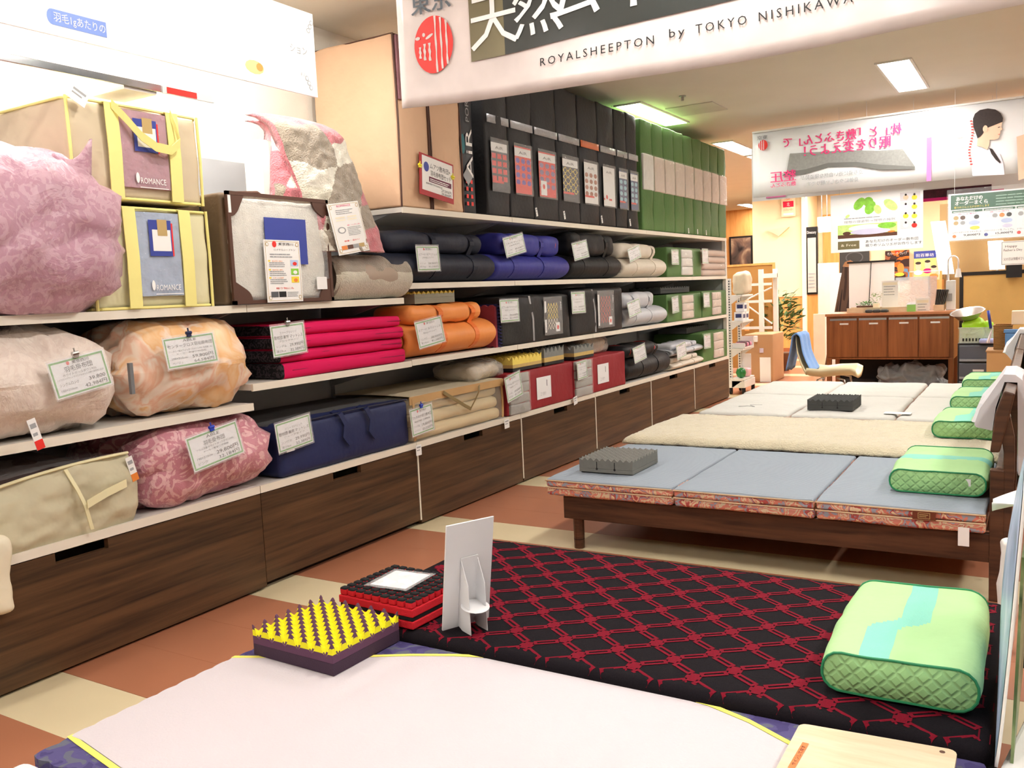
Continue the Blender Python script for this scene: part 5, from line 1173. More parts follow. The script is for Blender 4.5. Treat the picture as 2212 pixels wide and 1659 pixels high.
# wooden tray board at the lower right
BIRCH = wood('birch_board', (214, 190, 152), (228, 208, 176), (1, 9, 1), 4, .5, .03)
o = thing('wooden_board', 'pale wooden board with orange label and green card', 'board', (-.295, 1.74, .232))
P = []
for cx, cy, t0 in ((-.157, 2.02-.018, 0), (-.448, 1.998-.018, 90), (-.448, 1.48, 180), (-.157, 1.48, 270)):
    for i in range(4): t = R(t0+30*i); P.append((cx+.018*math.cos(t)*(1 if t0 != 0 else 1), cy+.018*math.sin(t)))
MB().prism(P, 'z', .258, .271).build('board', BIRCH, o)
MB().box((-.43, 1.5, .232), (-.16, 1.52, .2575)).build('batten', BIRCH, o); MB().box((-.43, 1.95, .232), (-.16, 1.97, .2575)).build('batten', BIRCH, o)
f = Flat(); f.rect(-.06, -.007, .06, .007, mat('label_orange', (240, 120, 50), .5)); f.text('サインして戻す', 0, -.004, .010, BLK, 2, w=.09)
M_ = Matrix.Translation((-.436, 1.85, .2715)) @ Matrix.Rotation(R(88), 4, 'Z')
for i in range(len(f.mb.v)): f.mb.v[i] = M_ @ f.mb.v[i]
f.mb.build('orange_label', f.mats, o)
MB().prism([(-.36+.0, 1.62), (-.2, 1.62), (-.19, 1.78), (-.25, 1.825), (-.32, 1.82), (-.37, 1.78)], 'z', .2715, .278).build('green_card', mat('card_lime', (176, 226, 130), .6), o)
MB().cyl((-.167, 2.0, .271), (-.167, 2.0, .2715), .006).build('screw_hole', BRNI, o)
# curved picture panel and its neighbour at the right edge
def pan(u, v):
    y = 2.0+.5*u; z = .262+.60*v
    return (-.068+.045*v**.8-.010*u*(1-v)-.02*math.sin(math.pi*v)*u, y, z)
o = thing('picture_board', 'thin curved display panel with pale blue print, right edge', 'display panel', (-.06, 2.25, .262))
MB().grid(pan, 10, 24, thick=(.006, 0, 0)).build('panel', PAPER, o, smooth=True)
MB().grid(lambda u, v: Vector(pan(.02+.96*u, .02+.96*v))+Vector((-.0012, 0, 0)), 10, 24).build('blue_print', multi('sky_photo', [(206, 216, 240), (190, 206, 236), (170, 190, 220), (150, 176, 206), (120, 150, 170)], 5, .6, .35, 3, 0, None, 1), o, smooth=True)
o = thing('picture_board', 'green photo panel behind the curved blue one, right edge', 'display panel', (.02, 2.1, .262))
MB().grid(lambda u, v: (-.040+.015*v+.01*u, 2.03+.5*u, .262+.45*v), 4, 8, thick=(.006, 0, 0)).build('panel', multi('meadow_photo', [(60, 84, 50), (96, 120, 74), (140, 160, 110), (70, 90, 56)], 6, .8, .4, 3, 0, None, 1), o)
MB().prism([(-.062, 1.2), (.5, 1.2), (.5, 2.6), (-.012, 2.3), (-.06, 2.0)], 'z', .10, .262).build('white_stool', PAPER, label='white box end in the lower right corner', cat='box', bevel=.01)
o = thing('paper_roll', 'curled white poster sheet sticking out at the right edge', 'poster', (-.03, 2.55, .66))
MB().grid(lambda u, v: (-.10+.12*u+.02*math.sin(3*u), 2.55+.06*math.cos(u*3)*v, .70-.03*(1-u)*math.sin(v*3)+.10*u*v), 14, 10, thick=(0, .002, 0)).build('sheet', PAPER, o, smooth=True)
MB().cyl((-.02, 2.56, .262), (-.02, 2.56, .74), .006).build('rod', STEEL, o)
o = MB().soft((-.10, 3.28, 0), (-.06, 3.36, .40), .018, (3, 3, 8), (.006, .0, 0), .012, 14, 2).build('plastic_wrap', mat('white_plastic', (232, 230, 226), .4, bump=.3, bs_=20), smooth=True, label='crumpled white plastic wrap standing beside the bed post', cat='plastic wrap')
# ================================================================ HANGING SIGNS
def cord(o, x, y, z0, local=False): MB().cyl((x, y, z0), (x, y, CEIL), .002, n=5).build('cord', mat('nylon', (220, 220, 220), .4), o)
# big banner near the camera, hung across the aisle
BX0, BX1, BY, BZ0, BZ1 = -2.292, .55, 3.0, 2.055, 2.80
o = thing('hanging_banner', 'large dark and pale banner with red round crest across the top', 'banner', (-.87, BY, BZ0))
def sag(x): t = (x-BX0)/(BX1-BX0); return -.035*math.sin(math.pi*min(1, t*1.15))+.03*(1-t)
def bp(u, v, off=0):
    x = BX0+(BX1-BX0)*u; z = BZ0+sag(x)*(1-v)+(BZ1-BZ0)*v
    return (x, BY+.012*math.sin(u*15)*(.3+.7*(1-v))-off, z)
GLOSS = mat('banner_vinyl', (224, 212, 208), .22, var=.12, vs=5, spec=.6, bump=.1, bs_=7, dist=.02)
MB().grid(lambda u, v: bp(u, v), 90, 16, thick=(0, .0015, 0)).build('vinyl', GLOSS, o, smooth=True)
def bl(px, py, y=BY): p = at(px, py, y=y); return p.x, p.z
f = Flat().sec('dark_field')
DBAN = mat('banner_dark', (58, 62, 60), .22, spec=.6, var=.1, vs=2); SAND = mat('banner_olive', (120, 112, 84), .22, spec=.6, var=.2, vs=3)
EDGE = [bl(1026, 131), bl(1112, 114), bl(1347, 57), bl(1527, 13), bl(1640, -16)]
def edge_z(x):
    for (xa_, za_), (xb_, zb_) in zip(EDGE, EDGE[1:]):
        if x <= xb_ or (xb_, zb_) == EDGE[-1]: return za_+(zb_-za_)*max(0, min(1.6, (x-xa_)/(xb_-xa_)))
def bslab(x0, x1, zb0, zb1, ztop, m, k):
    n = 40
    for i in range(n):
        a, b = x0+(x1-x0)*i/n, x0+(x1-x0)*(i+1)/n
        za, zb = edge_z(a), edge_z(b)
        z_ = .0005*k
        f.mb.add([(a, za, z_), (b, zb, z_), (b, ztop, z_), (a, ztop, z_)], [(0, 1, 2, 3)], f.mi(m))
xa = bl(1015, 100)[0]
bslab(xa, xa+.16, 2.19, 2.19, BZ1, SAND, 1); bslab(xa+.16, BX1, 2.19, 2.195, BZ1, DBAN, 1)
zt_ = bl(940, 95)
# crest: red disc cut by wavy pale strokes
cx, cz = bl(936, 96); ry = .112; rx = .094
f.sec('crest'); f.ell(cx, cz, rx, ry, REDI, 2, 40)
def wav(x, z0, z1, w, m=GLOSS):
    L_ = [(x-w*(1+.4*math.sin(i*1.7)), z0+(z1-z0)*i/8) for i in range(9)]; R_ = [(x+w*(1+.4*math.sin(i*1.7+1)), z0+(z1-z0)*i/8) for i in range(8, -1, -1)]
    for i in range(8): f.poly([L_[i], R_[8-i], R_[7-i], L_[i+1]], m, 3)
for dx, a, b in ((.012, -.11, .11), (.038, -.10, .10), (.064, -.085, .085)): wav(cx+dx, cz+a, cz+b, .004)
for dx, a, b in ((-.066, -.045, .0), (-.044, -.055, .01), (-.020, -.06, .01)): wav(cx+dx, cz+a, cz+b, .005)
f.ell(cx-.045, cz+.045, .007, .008, GLOSS, 3, 10); f.ell(cx-.018, cz+.035, .02, .006, GLOSS, 3, 12, rot=.4); f.ell(cx-.075, cz+.035, .012, .007, GLOSS, 3, 10)
GRT = mat('ink_slate', (92, 100, 108), .5)
f.sec('small_heading'); x_, z_ = bl(933, 18); f.text('東京', x_-.005, z_-.005, .105, GRT, 3, w=.19, bold=.002)
BAW = mat('banner_white_ink', (244, 244, 242), .3)
f.sec('large_heading')
for ch, px, py, s in (('天', 1068, 96, .235), ('然', 1165, 70, .235), ('ム', 1245, 40, .235), ('ー', 1322, 22, .2), ('ト', 1400, 10, .235), ('ン', 1500, -12, .235)):
    x_, z_ = bl(px, py); f.text(ch, x_, z_+.01, s, BAW, 3, w=None, bold=.0015)
x0, z0 = bl(1170, 143); x1, z1 = bl(1843, 5)
f.sec('caption'); f.text('ROYALSHEEPTON', x0, z0-.002, .042, BLK, 3, al='l', w=bl(1415, 90)[0]-x0, spc=1.4, rot=0)
f.sec('caption_word'); xb, zb = bl(1447, 82); f.text('by', xb, zb-.001, .042, BLK, 3, al='l', w=.055, spc=1.3)
f.sec('caption_word'); xt, zt2 = bl(1503, 72); f.text('TOKYO', xt, zt2-.001, .042, BLK, 3, al='l', w=bl(1612, 50)[0]-xt, spc=1.4)
f.sec('caption_word'); xt, zt2 = bl(1638, 45); f.text('NISHIKAWA', xt, zt2-.001, .042, BLK, 3, al='l', w=x1-xt, spc=1.4)
for i in range(len(f.mb.v)):
    p = f.mb.v[i]; u = (p.x-BX0)/(BX1-BX0); v = max(0, min(1, (p.y-BZ0)/(BZ1-BZ0)))
    q = Vector(bp(u, v)); f.mb.v[i] = Vector((p.x, q.y-.003-p.z*2, p.y))
f.build_secs(o)
MB().box((BX0, BY-.008, BZ1-.005), (BX1, BY+.012, BZ1+.012)).build('top_bar', WHT, o)
for x in (BX0+.2, -.5, .4): cord(o, x, BY, BZ1+.01)
# bright sign board above the left shelves
o = flat_thing('sign_board', 'long glaring white sign board above the left shelves', 'sign', (-2.985, 2.02, 2.275), 'X', 2.46, .385, PAPC, .012)
f = Flat()
def sl(px, py): p = at(px, py, x=-2.985); return p.y-2.02, p.z-2.275
a, b = sl(114, 55), sl(230, 70)
f.sec('blue_pill'); f.rect(a[0], b[1]-.02, b[0], b[1]+.035, mat('pill_blue', (120, 150, 225), .5), 2); f.ell(a[0], b[1]+.0075, .02, .0275, mat('pill_blue', (120, 150, 225)), 1, 16); f.text('羽毛1gあたりの', (a[0]+b[0])/2, b[1]-.004, .036, PAPER, 4, w=.2)
f.sec('grey_writing'); a = sl(645, 108); f.text('ション', a[0], a[1]-.015, .045, INK2, 2, w=.11)
f.sec('orange_picture'); a = sl(550, 145); f.ell(a[0], a[1], .055, .03, mat('ink_toast', (244, 190, 130), .5), 1, 12); f.ell(a[0]+.03, a[1]+.005, .02, .018, ORGI, 2, 10)
a = sl(655, 165); f.text('その', a[0], a[1], .02, INK2, 2)
for py in (50, 190):
    f.sec('corner_ornament'); a = sl(672, py)
    for k in range(3): f.ell(a[0]-.012*k, a[1]+(.02*k if py > 100 else -.02*k), .012, .012, INK2, 1, 10); f.ell(a[0]-.012*k, a[1]+(.02*k if py > 100 else -.02*k), .008, .008, PAPC, 2, 10)
f.build_secs(o, True)
for y in (1.2, 2.9): MB().box((-.01+y-2.02, .385, -.01), (.01+y-2.02, 2.9-2.275, -.004)).build('hanger', STEEL, o, local=True)
# translucent banner seen from its back: the print reads mirrored
YB = 8.8
a = at(1625, 288, y=YB); b = at(1628, 428, y=YB)
o = thing('hanging_banner', 'white banner with mirrored pink writing and a woman in profile', 'banner', (a.x+1.4, YB, b.z))
X0b, X1b, Z0b, Z1b = a.x, a.x+2.95, b.z, a.z
MB().grid(lambda u, v: (X0b+(X1b-X0b)*u, YB+.008*math.sin(u*17+v), Z0b+(Z1b-Z0b)*v), 40, 4, thick=(0, .002, 0)).build('vinyl', mat('banner_white', (242, 242, 244), .3, var=.01), o, smooth=True)
f = Flat().sec('mattress_picture')
def ml(px, py): p = at(px, py, y=YB); return p.x, p.z
MUT = mat('ink_grey_foam', (150, 150, 146), .5, var=.12, vs=50); MUT2 = mat('ink_dark_foam', (118, 118, 114), .5)
def pp(pts, m, k=2): f.poly([ml(*p) for p in pts][::-1], m, k)
# wavy grey mattress picture
upper = [(1707, 332), (1760, 329), (1830, 325), (1900, 326), (1950, 322), (1977, 360)]
lowr = [(1977, 363), (1940, 362), (1900, 358), (1850, 352), (1800, 352), (1750, 362), (1715, 372), (1684, 376)]
for i in range(5): pp([upper[i], upper[i+1], [(1740, 366), (1790, 352), (1850, 350), (1905, 356), (1977, 360)][i], [(1700, 372), (1740, 366), (1790, 352), (1850, 350), (1905, 356)][i]], MUT)
for i in range(4): pp([[(1700, 372), (1740, 366), (1790, 352), (1850, 350), (1905, 356)][i], [(1700, 372), (1740, 366), (1790, 352), (1850, 350), (1905, 356)][i+1], [(1690, 380), (1740, 376), (1790, 362), (1850, 360), (1905, 367)][i+1], [(1690, 380), (1740, 376), (1790, 362), (1850, 360), (1905, 367)][i]], MUT2)
pp([(1905, 356), (1977, 360), (1977, 365), (1905, 367)], MUT2)
def mtext(t, px0, px1, py, m, size, bold=0):
    (x0, z0), (x1, z1) = ml(px0, py), ml(px1, py-(px1-px0)*.124)
    f.text(t, (x0+x1)/2, (z0+z1)/2, size, m, 4, w=abs(x1-x0), mirror=True, bold=bold)
f.sec('pink_writing')
mtext('枕」と「敷きふとん」で', 1693, 1948, 318, PNKI, .105, .003)
f.sec('pink_subline'); mtext('眠りを変えよう！', 1738, 1924, 338, PNKI, .115, .003)
f.sec('seal_writing')
mtext('整圧', 1666, 1720, 394, PNKI, .115, .003); mtext('敷きふとん', 1666, 1720, 406, PNKI, .045, .001)
f.sec('grey_writing')
mtext('立ち姿に近い自然な寝姿勢が', 1730, 1865, 390, INK2, .045); mtext('身体にやさしい眠りです。', 1740, 1855, 404, INK2, .045)
f.sec('crest')
mtext('東京', 1637, 1659, 303, INK, .045); c_ = ml(1649, 314); f.ell(c_[0], c_[1], .045, .05, REDI, 2, 20)
for d in (-.03, -.012, .006): f.rect(c_[0]+d-.003, c_[1]-.045, c_[0]+d+.003, c_[1]+.045, mat('banner_white', (242, 242, 244)), 3)
f.sec('pink_bar'); a, b = ml(2002, 298), ml(2012, 391); f.rect(a[0], b[1], b[0], a[1], mat('ink_pink_soft', (240, 130, 190), .5), 2)
# woman in profile, printed flat: hair, face, neck, dress, braid
HAIR = mat('ink_hair', (52, 42, 40), .5, var=.2, vs=60); DRS = mat('ink_dress', (236, 230, 242), .5)
f.sec('portrait')
def wp(pts, m_, k): pp([(1600+.2767*x, 220+.2767*y) for x, y in pts], m_, k)
for q_ in (((1850, 350), (1810, 380), (1800, 470), (1810, 580), (1930, 575), (1930, 380)), ((1930, 380), (1930, 575), (2060, 570), (2050, 480), (2020, 400), (1960, 365))): wp(q_, DRS, 2)
wp([(1850, 290), (1880, 262), (1945, 300), (1940, 340), (1925, 375), (1880, 352), (1845, 345)], SKIN, 3)
wp([(1895, 245), (1900, 205), (1960, 185), (2045, 150), (2034, 200), (2046, 216), (2030, 225), (2026, 240), (2030, 248), (2020, 256), (2022, 268), (2012, 288), (1985, 298), (1955, 297), (1930, 300), (1880, 270)], SKIN, 4)
wp([(1850, 288), (1836, 245), (1818, 200), (1814, 135), (1830, 95), (1868, 66), (1930, 54), (1990, 62), (2030, 90), (2049, 130), (2045, 158), (2000, 176), (1960, 192), (1925, 205), (1905, 222), (1893, 250), (1872, 272)], HAIR, 5)
e_ = ml(1600+.2767*1910, 220+.2767*213); f.ell(e_[0], e_[1], .019, .03, SKIN, 6, 12)
wp([(2008, 200), (2026, 196), (2026, 201), (2010, 205)], HAIR, 5); wp([(2005, 256), (2024, 252), (2022, 258)], REDI, 5)
wp([(1940, 362), (1966, 370), (2000, 420), (2032, 472), (2024, 482), (1990, 452), (1958, 408)], HAIR, 5)
for i in range(16):
    p_ = ml(2099+3*math.sin(i*.45)-(0 if i < 10 else 1), 262+i*6.2); f.rect(p_[0]-.012, p_[1]-.005, p_[0]+.006, p_[1]+.005, REDI, 5)
f.sec('caption_lines')
for py in (300, 322, 345): a = ml(2062, py); f.rect(a[0], a[1], a[0]+.09, a[1]+.003, INK2, 2)
f.sec('second_portrait'); pp([(2196, 296), (2214, 290), (2230, 380), (2200, 390)], SKIN, 2)
for i in range(len(f.mb.v)):
    p = f.mb.v[i]; f.mb.v[i] = Vector((p.x, YB-.010-p.z*3, p.y))
f.build_secs(o)
MB().box((X0b, YB-.012, Z1b-.004), (X1b, YB+.012, Z1b+.012)).build('top_bar', WHT, o)
for px in (1872, 2152): q = ml(px, 260); cord(o, q[0], YB, Z1b+.01)
# second banner behind, its lower edge shows
a = at(1625, 436, y=9.4); b = at(2060, 455, y=9.4)
o = thing('hanging_banner', 'white banner with magenta strip hanging behind the mirrored one', 'banner', (-1.2, 9.4, a.z))
MB().box((a.x, 9.4, a.z), (.3, 9.402, a.z+.55)).build('vinyl', mat('banner_white', (242, 242, 244)), o)
MB().box((-1.35, 9.39, 1.99), (.3, 9.392, 2.62)).build('second_sheet', mat('banner_white', (242, 242, 244)), o)
f = Flat().sec('strip_print'); f.rect(a.x+.15, a.z+.02, a.x+.35, a.z+.10, mat('ink_pink_soft', (240, 130, 190))); f.rect(a.x+.36, a.z+.04, a.x+.85, a.z+.09, LILAC); f.sec('lower_print'); f.rect(-1.34, 1.98+.01, -.3, 2.05, MAGI, 2); f.ell(-1.75, a.z+.14, .14, .07, WINE, 2); f.rect(-1.0, 2.02, -.4, 2.10, mat('ink_plum', (70, 20, 40), .5, var=.5, vs=40), 3)
for i in range(len(f.mb.v)): p = f.mb.v[i]; f.mb.v[i] = Vector((p.x, 9.388-p.z, p.y))
f.build_secs(o); cord(o, -1.9, 9.4, a.z+.55); cord(o, -.4, 9.39, 2.62)
# two posters below
def px_poster(name, label, cat, px0, py0, px1, py1, y, paper, t=.003):
    """poster hung square to the aisle; returns thing, w, h and a pixel-to-sheet mapper"""
    a = at(px0, py1, y=y); b = at(px1, (py0+py1)/2, y=y); c = at((px0+px1)/2, py0, y=y); d = at((px0+px1)/2, py1, y=y)
    w = b.x-a.x; h = c.z-d.z
    o = flat_thing(name, label, cat, ((a.x+b.x)/2, y, d.z), '-Y', w, h, paper, t)
    return o, w, h
o, w, h = px_poster('hanging_poster', 'white poster with green leaves and a sleeping figure', 'poster', 1795, 414, 1994, 541, 8.9, PAPC)
f = Flat()
for cx, cy, r1, r2, ro, m_ in ((-.18, .82, .10, .045, .9, LEAF), (-.08, .84, .07, .05, 1.4, LEAF), (-.06, .74, .10, .05, 1.1, LEAF), (.02, .70, .07, .035, 2.0, LEAF2), (.16, .76, .11, .045, -.7, LEAF2), (-.31, .62, .035, .015, .6, LEAF2)):
    f.ell(cx*w, cy*h, r1*w*.8, r2*w*1.1, m_, 2, 14, rot=ro)
f.text('理想の寝姿勢→理想の睡眠', -.07*w, .50*h, .05*h, INK2, 2, w=.56*w); f.lines(-.35*w, .17*w, .57*h, 1, .03*h, .014*h, INK2, 2, 2)
f.rect(-.42*w, .30*h, .23*w, .47*h, LEAF2, 1); f.ell(-.1*w, .40*h, .2*w, .06*h, PAPER, 2); f.ell(.12*w, .42*h, .1*w, .05*h, LEAF, 2)
f.rect(-.42*w, .24*h, .23*w, .30*h, BRNI, 2); f.ell(-.06*w, .335*h, .22*w, .05*h, LILAC, 3); f.ell(-.32*w, .325*h, .045*w, .03*h, BRNI, 4); f.ell(.17*w, .31*h, .04*w, .015*h, ORGI, 4)
f.rect(-.42*w, .05*h, -.18*w, .19*h, OLIV, 2); f.text('& Free', -.30*w, .10*h, .06*h, CREAMI, 3, w=.17*w)
f.text('あなただけのオーダー敷布団', .17*w, .145*h, .055*h, INK, 2, w=.56*w); f.text('眠りのソムリエがお作りします', .19*w, .075*h, .055*h, INK, 2, w=.60*w)
for i, m_ in enumerate((SKIN, LILAC, YELI, PAPER)):
    y0 = (.80-.155*i)*h; f.rect(.26*w, y0, .47*w, y0+.145*h, mat('ph_grey%d' % i, (222, 218, 222), .5), 2); f.ell(.32*w, y0+.06*h, .03*w, .04*h, m_, 3, 10); f.ell(.32*w, y0+.105*h, .012*w, .02*h, HAIR, 4, 8); f.ell(.41*w, y0+.05*h, .03*w, .04*h, [YELI, YELI, YELI, REDI][i], 3, 10); f.ell(.41*w, y0+.10*h, .012*w, .02*h, HAIR, 4, 8)
f.build(o)
for sx in (-.4, .4): MB().cyl((sx*w, h, -.001), (sx*w, 2.90-(o.location.z), -.001), .0015, n=5).build('cord', mat('nylon', (220, 220, 220)), o, local=True)
o, w, h = px_poster('hanging_poster', 'green headed pillow-order poster in a glossy sleeve', 'poster', 2048, 408, 2330, 512, 8.75, PAPC)
f = Flat(); f.rect(-.5*w+.02, .66*h, .5*w, .97*h, DGRN); f.text('あなただけの', -.33*w, .85*h, .10*h, PAPER, 2, w=.21*w, bold=.002); f.text('オーダーまくら', -.315*w, .755*h, .10*h, PAPER, 2, w=.26*w, bold=.002); f.text('眠りのソムリエがお作りします', -.31*w, .685*h, .05*h, YELI, 2, w=.28*w)
f.lines(-.12*w, .45*w, .88*h, 4, .06*h, .02*h, mat('ink_pale_green', (150, 190, 170), .5), 2, 6)
for k in range(3):
    x0 = -.5*w+.03+k*.26*w*.98; x1 = x0+.245*w
    f.rect(x0, .05*h, x1, .64*h, mat('ph_white', (240, 242, 246), .5), 2); f.rect(x0, .59*h, x1, .635*h, DGRN, 3); f.lines(x0+.01, x1-.01, .60*h, 1, .02, .015*h, PAPER, 4, k)
    f.text('選べる素材', (x0+x1)/2, .55*h, .025*h, MAGI, 3, w=.15*w)
    for i in range(4): f.ell(x0+(i+.6)*.055*w, .48*h, .021*w, .045*h, [[GOLD, BRNI, PAPER, BLK], [PAPER, INK2, ORGI, BLK], [INK2, BLK, GOLD, PAPER]][k][i], 3, 14)
    if k == 0:
        for i in range(2): f.ell(x0+(i+.6)*.055*w, .37*h, .02*w, .042*h, [GOLD, INK2][i], 3, 14)
    f.ell(x0+.18*w, .36*h, .045*w, .05*h, LBLU, 3); f.ell(x0+.185*w, .25*h, .04*w, .04*h, [YELI, LILAC, ORGI][k], 3)
    f.text(['ピロースタンド付 スタンダード', 'ピロースタンド型 プレミアム', 'ピロースタンド エクセレント'][k], (x0+x1)/2, .155*h, .04*h, INK, 3, w=.23*w)
    f.text(['9,800円', '15,800円', '19,800円'][k], x0+.16*w, .085*h, .055*h, BLK, 3, w=.13*w, bold=.001); f.ell(x0+.02*w, .09*h, .016*w, .035*h, [ORGI, BLUI, REDI][k], 3, 10)
f.build(o)
MB().grid(lambda u, v: (-.5*w-.01+(w+.02)*u, -.012+(h+.05)*v, .006+.004*noise.noise(Vector((u*9, v*5, 2)))), 24, 10).build('sleeve', CLEAR, o, smooth=True, local=True)
for sx in (-.45, .3): MB().cyl((sx*w, h, -.001), (sx*w, 2.90-(o.location.z), -.001), .0015, n=5).build('cord', mat('nylon', (220, 220, 220)), o, local=True)
# ================================================================ BACK OF THE SHOP
def pbox(px0, py0, px1, py1, y, d):
    """box whose front face at depth y spans the surveyed outline, d deep"""
    a = at(px0, (py0+py1)/2, y=y); b = at(px1, (py0+py1)/2, y=y); t = at((px0+px1)/2, py0, y=y); u = at((px0+px1)/2, py1, y=y)
    return Vector((a.x, y, u.z)), Vector((b.x, y+d, t.z))
CRW = mat('wall_warm_cream', (250, 232, 190), .7, var=.03, vs=2); ORW = wood('dado_orange_wood', (226, 150, 78), (242, 176, 104), (8, 8, .6), 2, .4)
# cream pillar with orange dado, sign and a wall lamp
lo, hi = pbox(1627, 400, 1735, 760, 16.2, 1.2)
o = MB().box((lo.x, 16.2, 0), (hi.x, 17.4, CEIL)).build('wall_pillar', CRW, kind='structure')
dz = at(1700, 641, y=16.19).z
MB().box((lo.x-.02, 16.17, .08), (hi.x+.001, 16.199, dz)).build('dado_panel', ORW, o); MB().box((lo.x-.02, 16.15, dz), (hi.x+.02, 16.198, dz+.04)).build('dado_rail', mat('rail_cream', (240, 220, 180), .5), o); MB().box((lo.x-.02, 16.16, 0), (hi.x+.02, 16.2, .08)).build('skirting', mat('skirt_brown', (170, 100, 60), .5), o)
MB().box((hi.x+.002, 16.1, 0), (hi.x+.07, 16.25, CEIL)).build('corner_trim', mat('trim_cream', (250, 240, 215), .6), o)
t = thing('wall_lamp', 'small paper-like uplight shade on the cream pillar', 'wall lamp', at(1682, 512, y=16.1))
c_ = at(1682, 508, y=16.19)
MB().prism([(c_.x-.2, c_.z+.10), (c_.x+.2, c_.z+.13), (c_.x+.02, c_.z-.02)], 'y', 16.12, 16.199).build('shade', mat('shade_ivory', (240, 220, 180), .6), t)
o, w, h = px_poster('floor_sign', 'red and white escalator sign reading 2F on the pillar', 'sign', 1688, 425, 1718, 468, 16.15, mat('sign_cream', (250, 226, 190), .5), .01)
f = Flat(); f.text('-2F-', 0, .83*h, .13*h, REDI, 2, w=.5*w); f.rect(-.38*w, .48*h, .38*w, .78*h, mat('sign_red', (224, 30, 70), .5)); f.text('北', 0, .55*h, .2*h, PAPER, 2, w=.2*w); f.text('エスカレーター', 0, .30*h, .15*h, ORGI, 2, w=.7*w); f.rect(-.36*w, .08*h, .36*w, .18*h, PAPER); f.build(o)
# wood and cream walls farther back, left and right
lo, hi = pbox(1560, 440, 1630, 640, 19.5, .2)
w_ = MB().box((-12, 19.5, 0), (hi.x+.3, 19.7, CEIL)).build('wall_far_wood', ORW, kind='structure')
lo, hi = pbox(1576, 510, 1626, 595, 19.45, .04)
t = thing('wall_picture', 'dark framed picture on the orange wood wall behind shelves', 'picture', ((lo.x+hi.x)/2, 19.45, lo.z))
MB().box(lo, hi).build('frame', mat('frame_black', (30, 26, 24), .4), t); MB().box((lo.x+.04, 19.44, lo.z+.04), (hi.x-.04, 19.452, hi.z-.04)).build('picture', multi('sepia_photo', [(52, 42, 40), (90, 76, 70), (130, 100, 84), (190, 160, 130)], 2.5, .8, .3, 3, 0, None, 1), t)
a = at(1742, 600, y=17.5); b = at(2300, 600, y=17.5)
wb = MB().box((a.x, 17.5, 0), (b.x+1.5, 17.7, CEIL)).build('wall_poster', mat('wall_cream2', (250, 226, 186), .7, var=.03), kind='structure')
dz2 = at(1900, 640, y=17.5).z
MB().box((a.x, 17.47, .08), (b.x+1.5, 17.499, 1.0)).build('dado_panel', ORW, wb)
lo, hi = pbox(1790, 470, 1830, 640, 17.46, .05)
MB().box((lo.x-.1, 17.45, .0), (lo.x+.30, 17.499, 2.5)).build('door_leaf', ORW, wb)
for lab, p0, p1, q0, q1, m_, kind in (('dark grey poster behind the white folding screen', 1814, 541, 1878, 618, mat('poster_dark', (58, 58, 60), .4), 0), ('film poster with firefighter colours behind counter', 1912, 541, 1964, 606, multi('poster_fire', [(96, 140, 180), (150, 90, 60), (60, 40, 36), (220, 110, 40), (200, 60, 30), (90, 60, 50)], 2.2, .8, .4, 3, 0), 1), ('poster with blue heading and three faces', 1974, 542, 2022, 602, mat('poster_lime', (196, 206, 130), .4), 2)):
    o, w, h = px_poster('wall_poster_sheet', lab, 'poster', p0, p1, q0, q1, 17.44, m_, .01)
    f = Flat()
    if kind == 0: f.ell(0, .8*h, .3*w, .16*h, INK, 1); f.ell(0, .8*h, .26*w, .135*h, mat('poster_dark', (58, 58, 60)), 2); f.text('ジュラシック・ワールド', 0, .55*h, .1*h, INK2, 2, w=.76*w)
    elif kind == 1: f.text('オンリー・ザ・ブレイブ', 0, .86*h, .11*h, PAPER, 2, w=.8*w); f.ell(.15*w, .4*h, .14*w, .18*h, ORGI, 2); f.ell(.1*w, .2*h, .2*w, .06*h, YELI, 2); f.rect(-.5*w, -.0*h, .5*w, .1*h, INK, 2)
    else:
        f.rect(-.5*w, .74*h, .5*w, 1.0*h, BLUI); f.text('田百華坊', 0, .80*h, .13*h, PAPER, 2, w=.8*w)
        for i, (a_, b_) in enumerate(((-.3, .45), (.12, .5), (.4, .3))): f.ell(a_*w, b_*h, .13*w, .15*h, SKIN, 2); f.ell(a_*w, (b_+.12)*h, .13*w, .05*h, HAIR, 3); f.ell(a_*w, (b_-.22)*h, .2*w, .09*h, [PAPER, MAGI, ORGI][i], 2)
    f.build(o)
# pendant lamp in the passage
c_ = at(1781, 485, y=15.0)
t = thing('pendant_lamp', 'lit square pendant lamp on a stem near the directory sign', 'pendant lamp', (c_.x, 15.0, c_.z-.15))
MB().box((c_.x-.09, 14.91, c_.z-.12), (c_.x+.09, 15.09, c_.z+.12)).build('shade', mat('lit_shade', (255, 236, 200), .5, emit=3.0), t)
for s in (-1, 1): MB().cyl((c_.x+s*.04, 15, c_.z+.12), (c_.x+s*.04, 15, CEIL), .008).build('stem', STEEL, t)
MB().box((c_.x-.1, 14.95, CEIL-.03), (c_.x+.1, 15.05, CEIL)).build('canopy', STEEL, t)
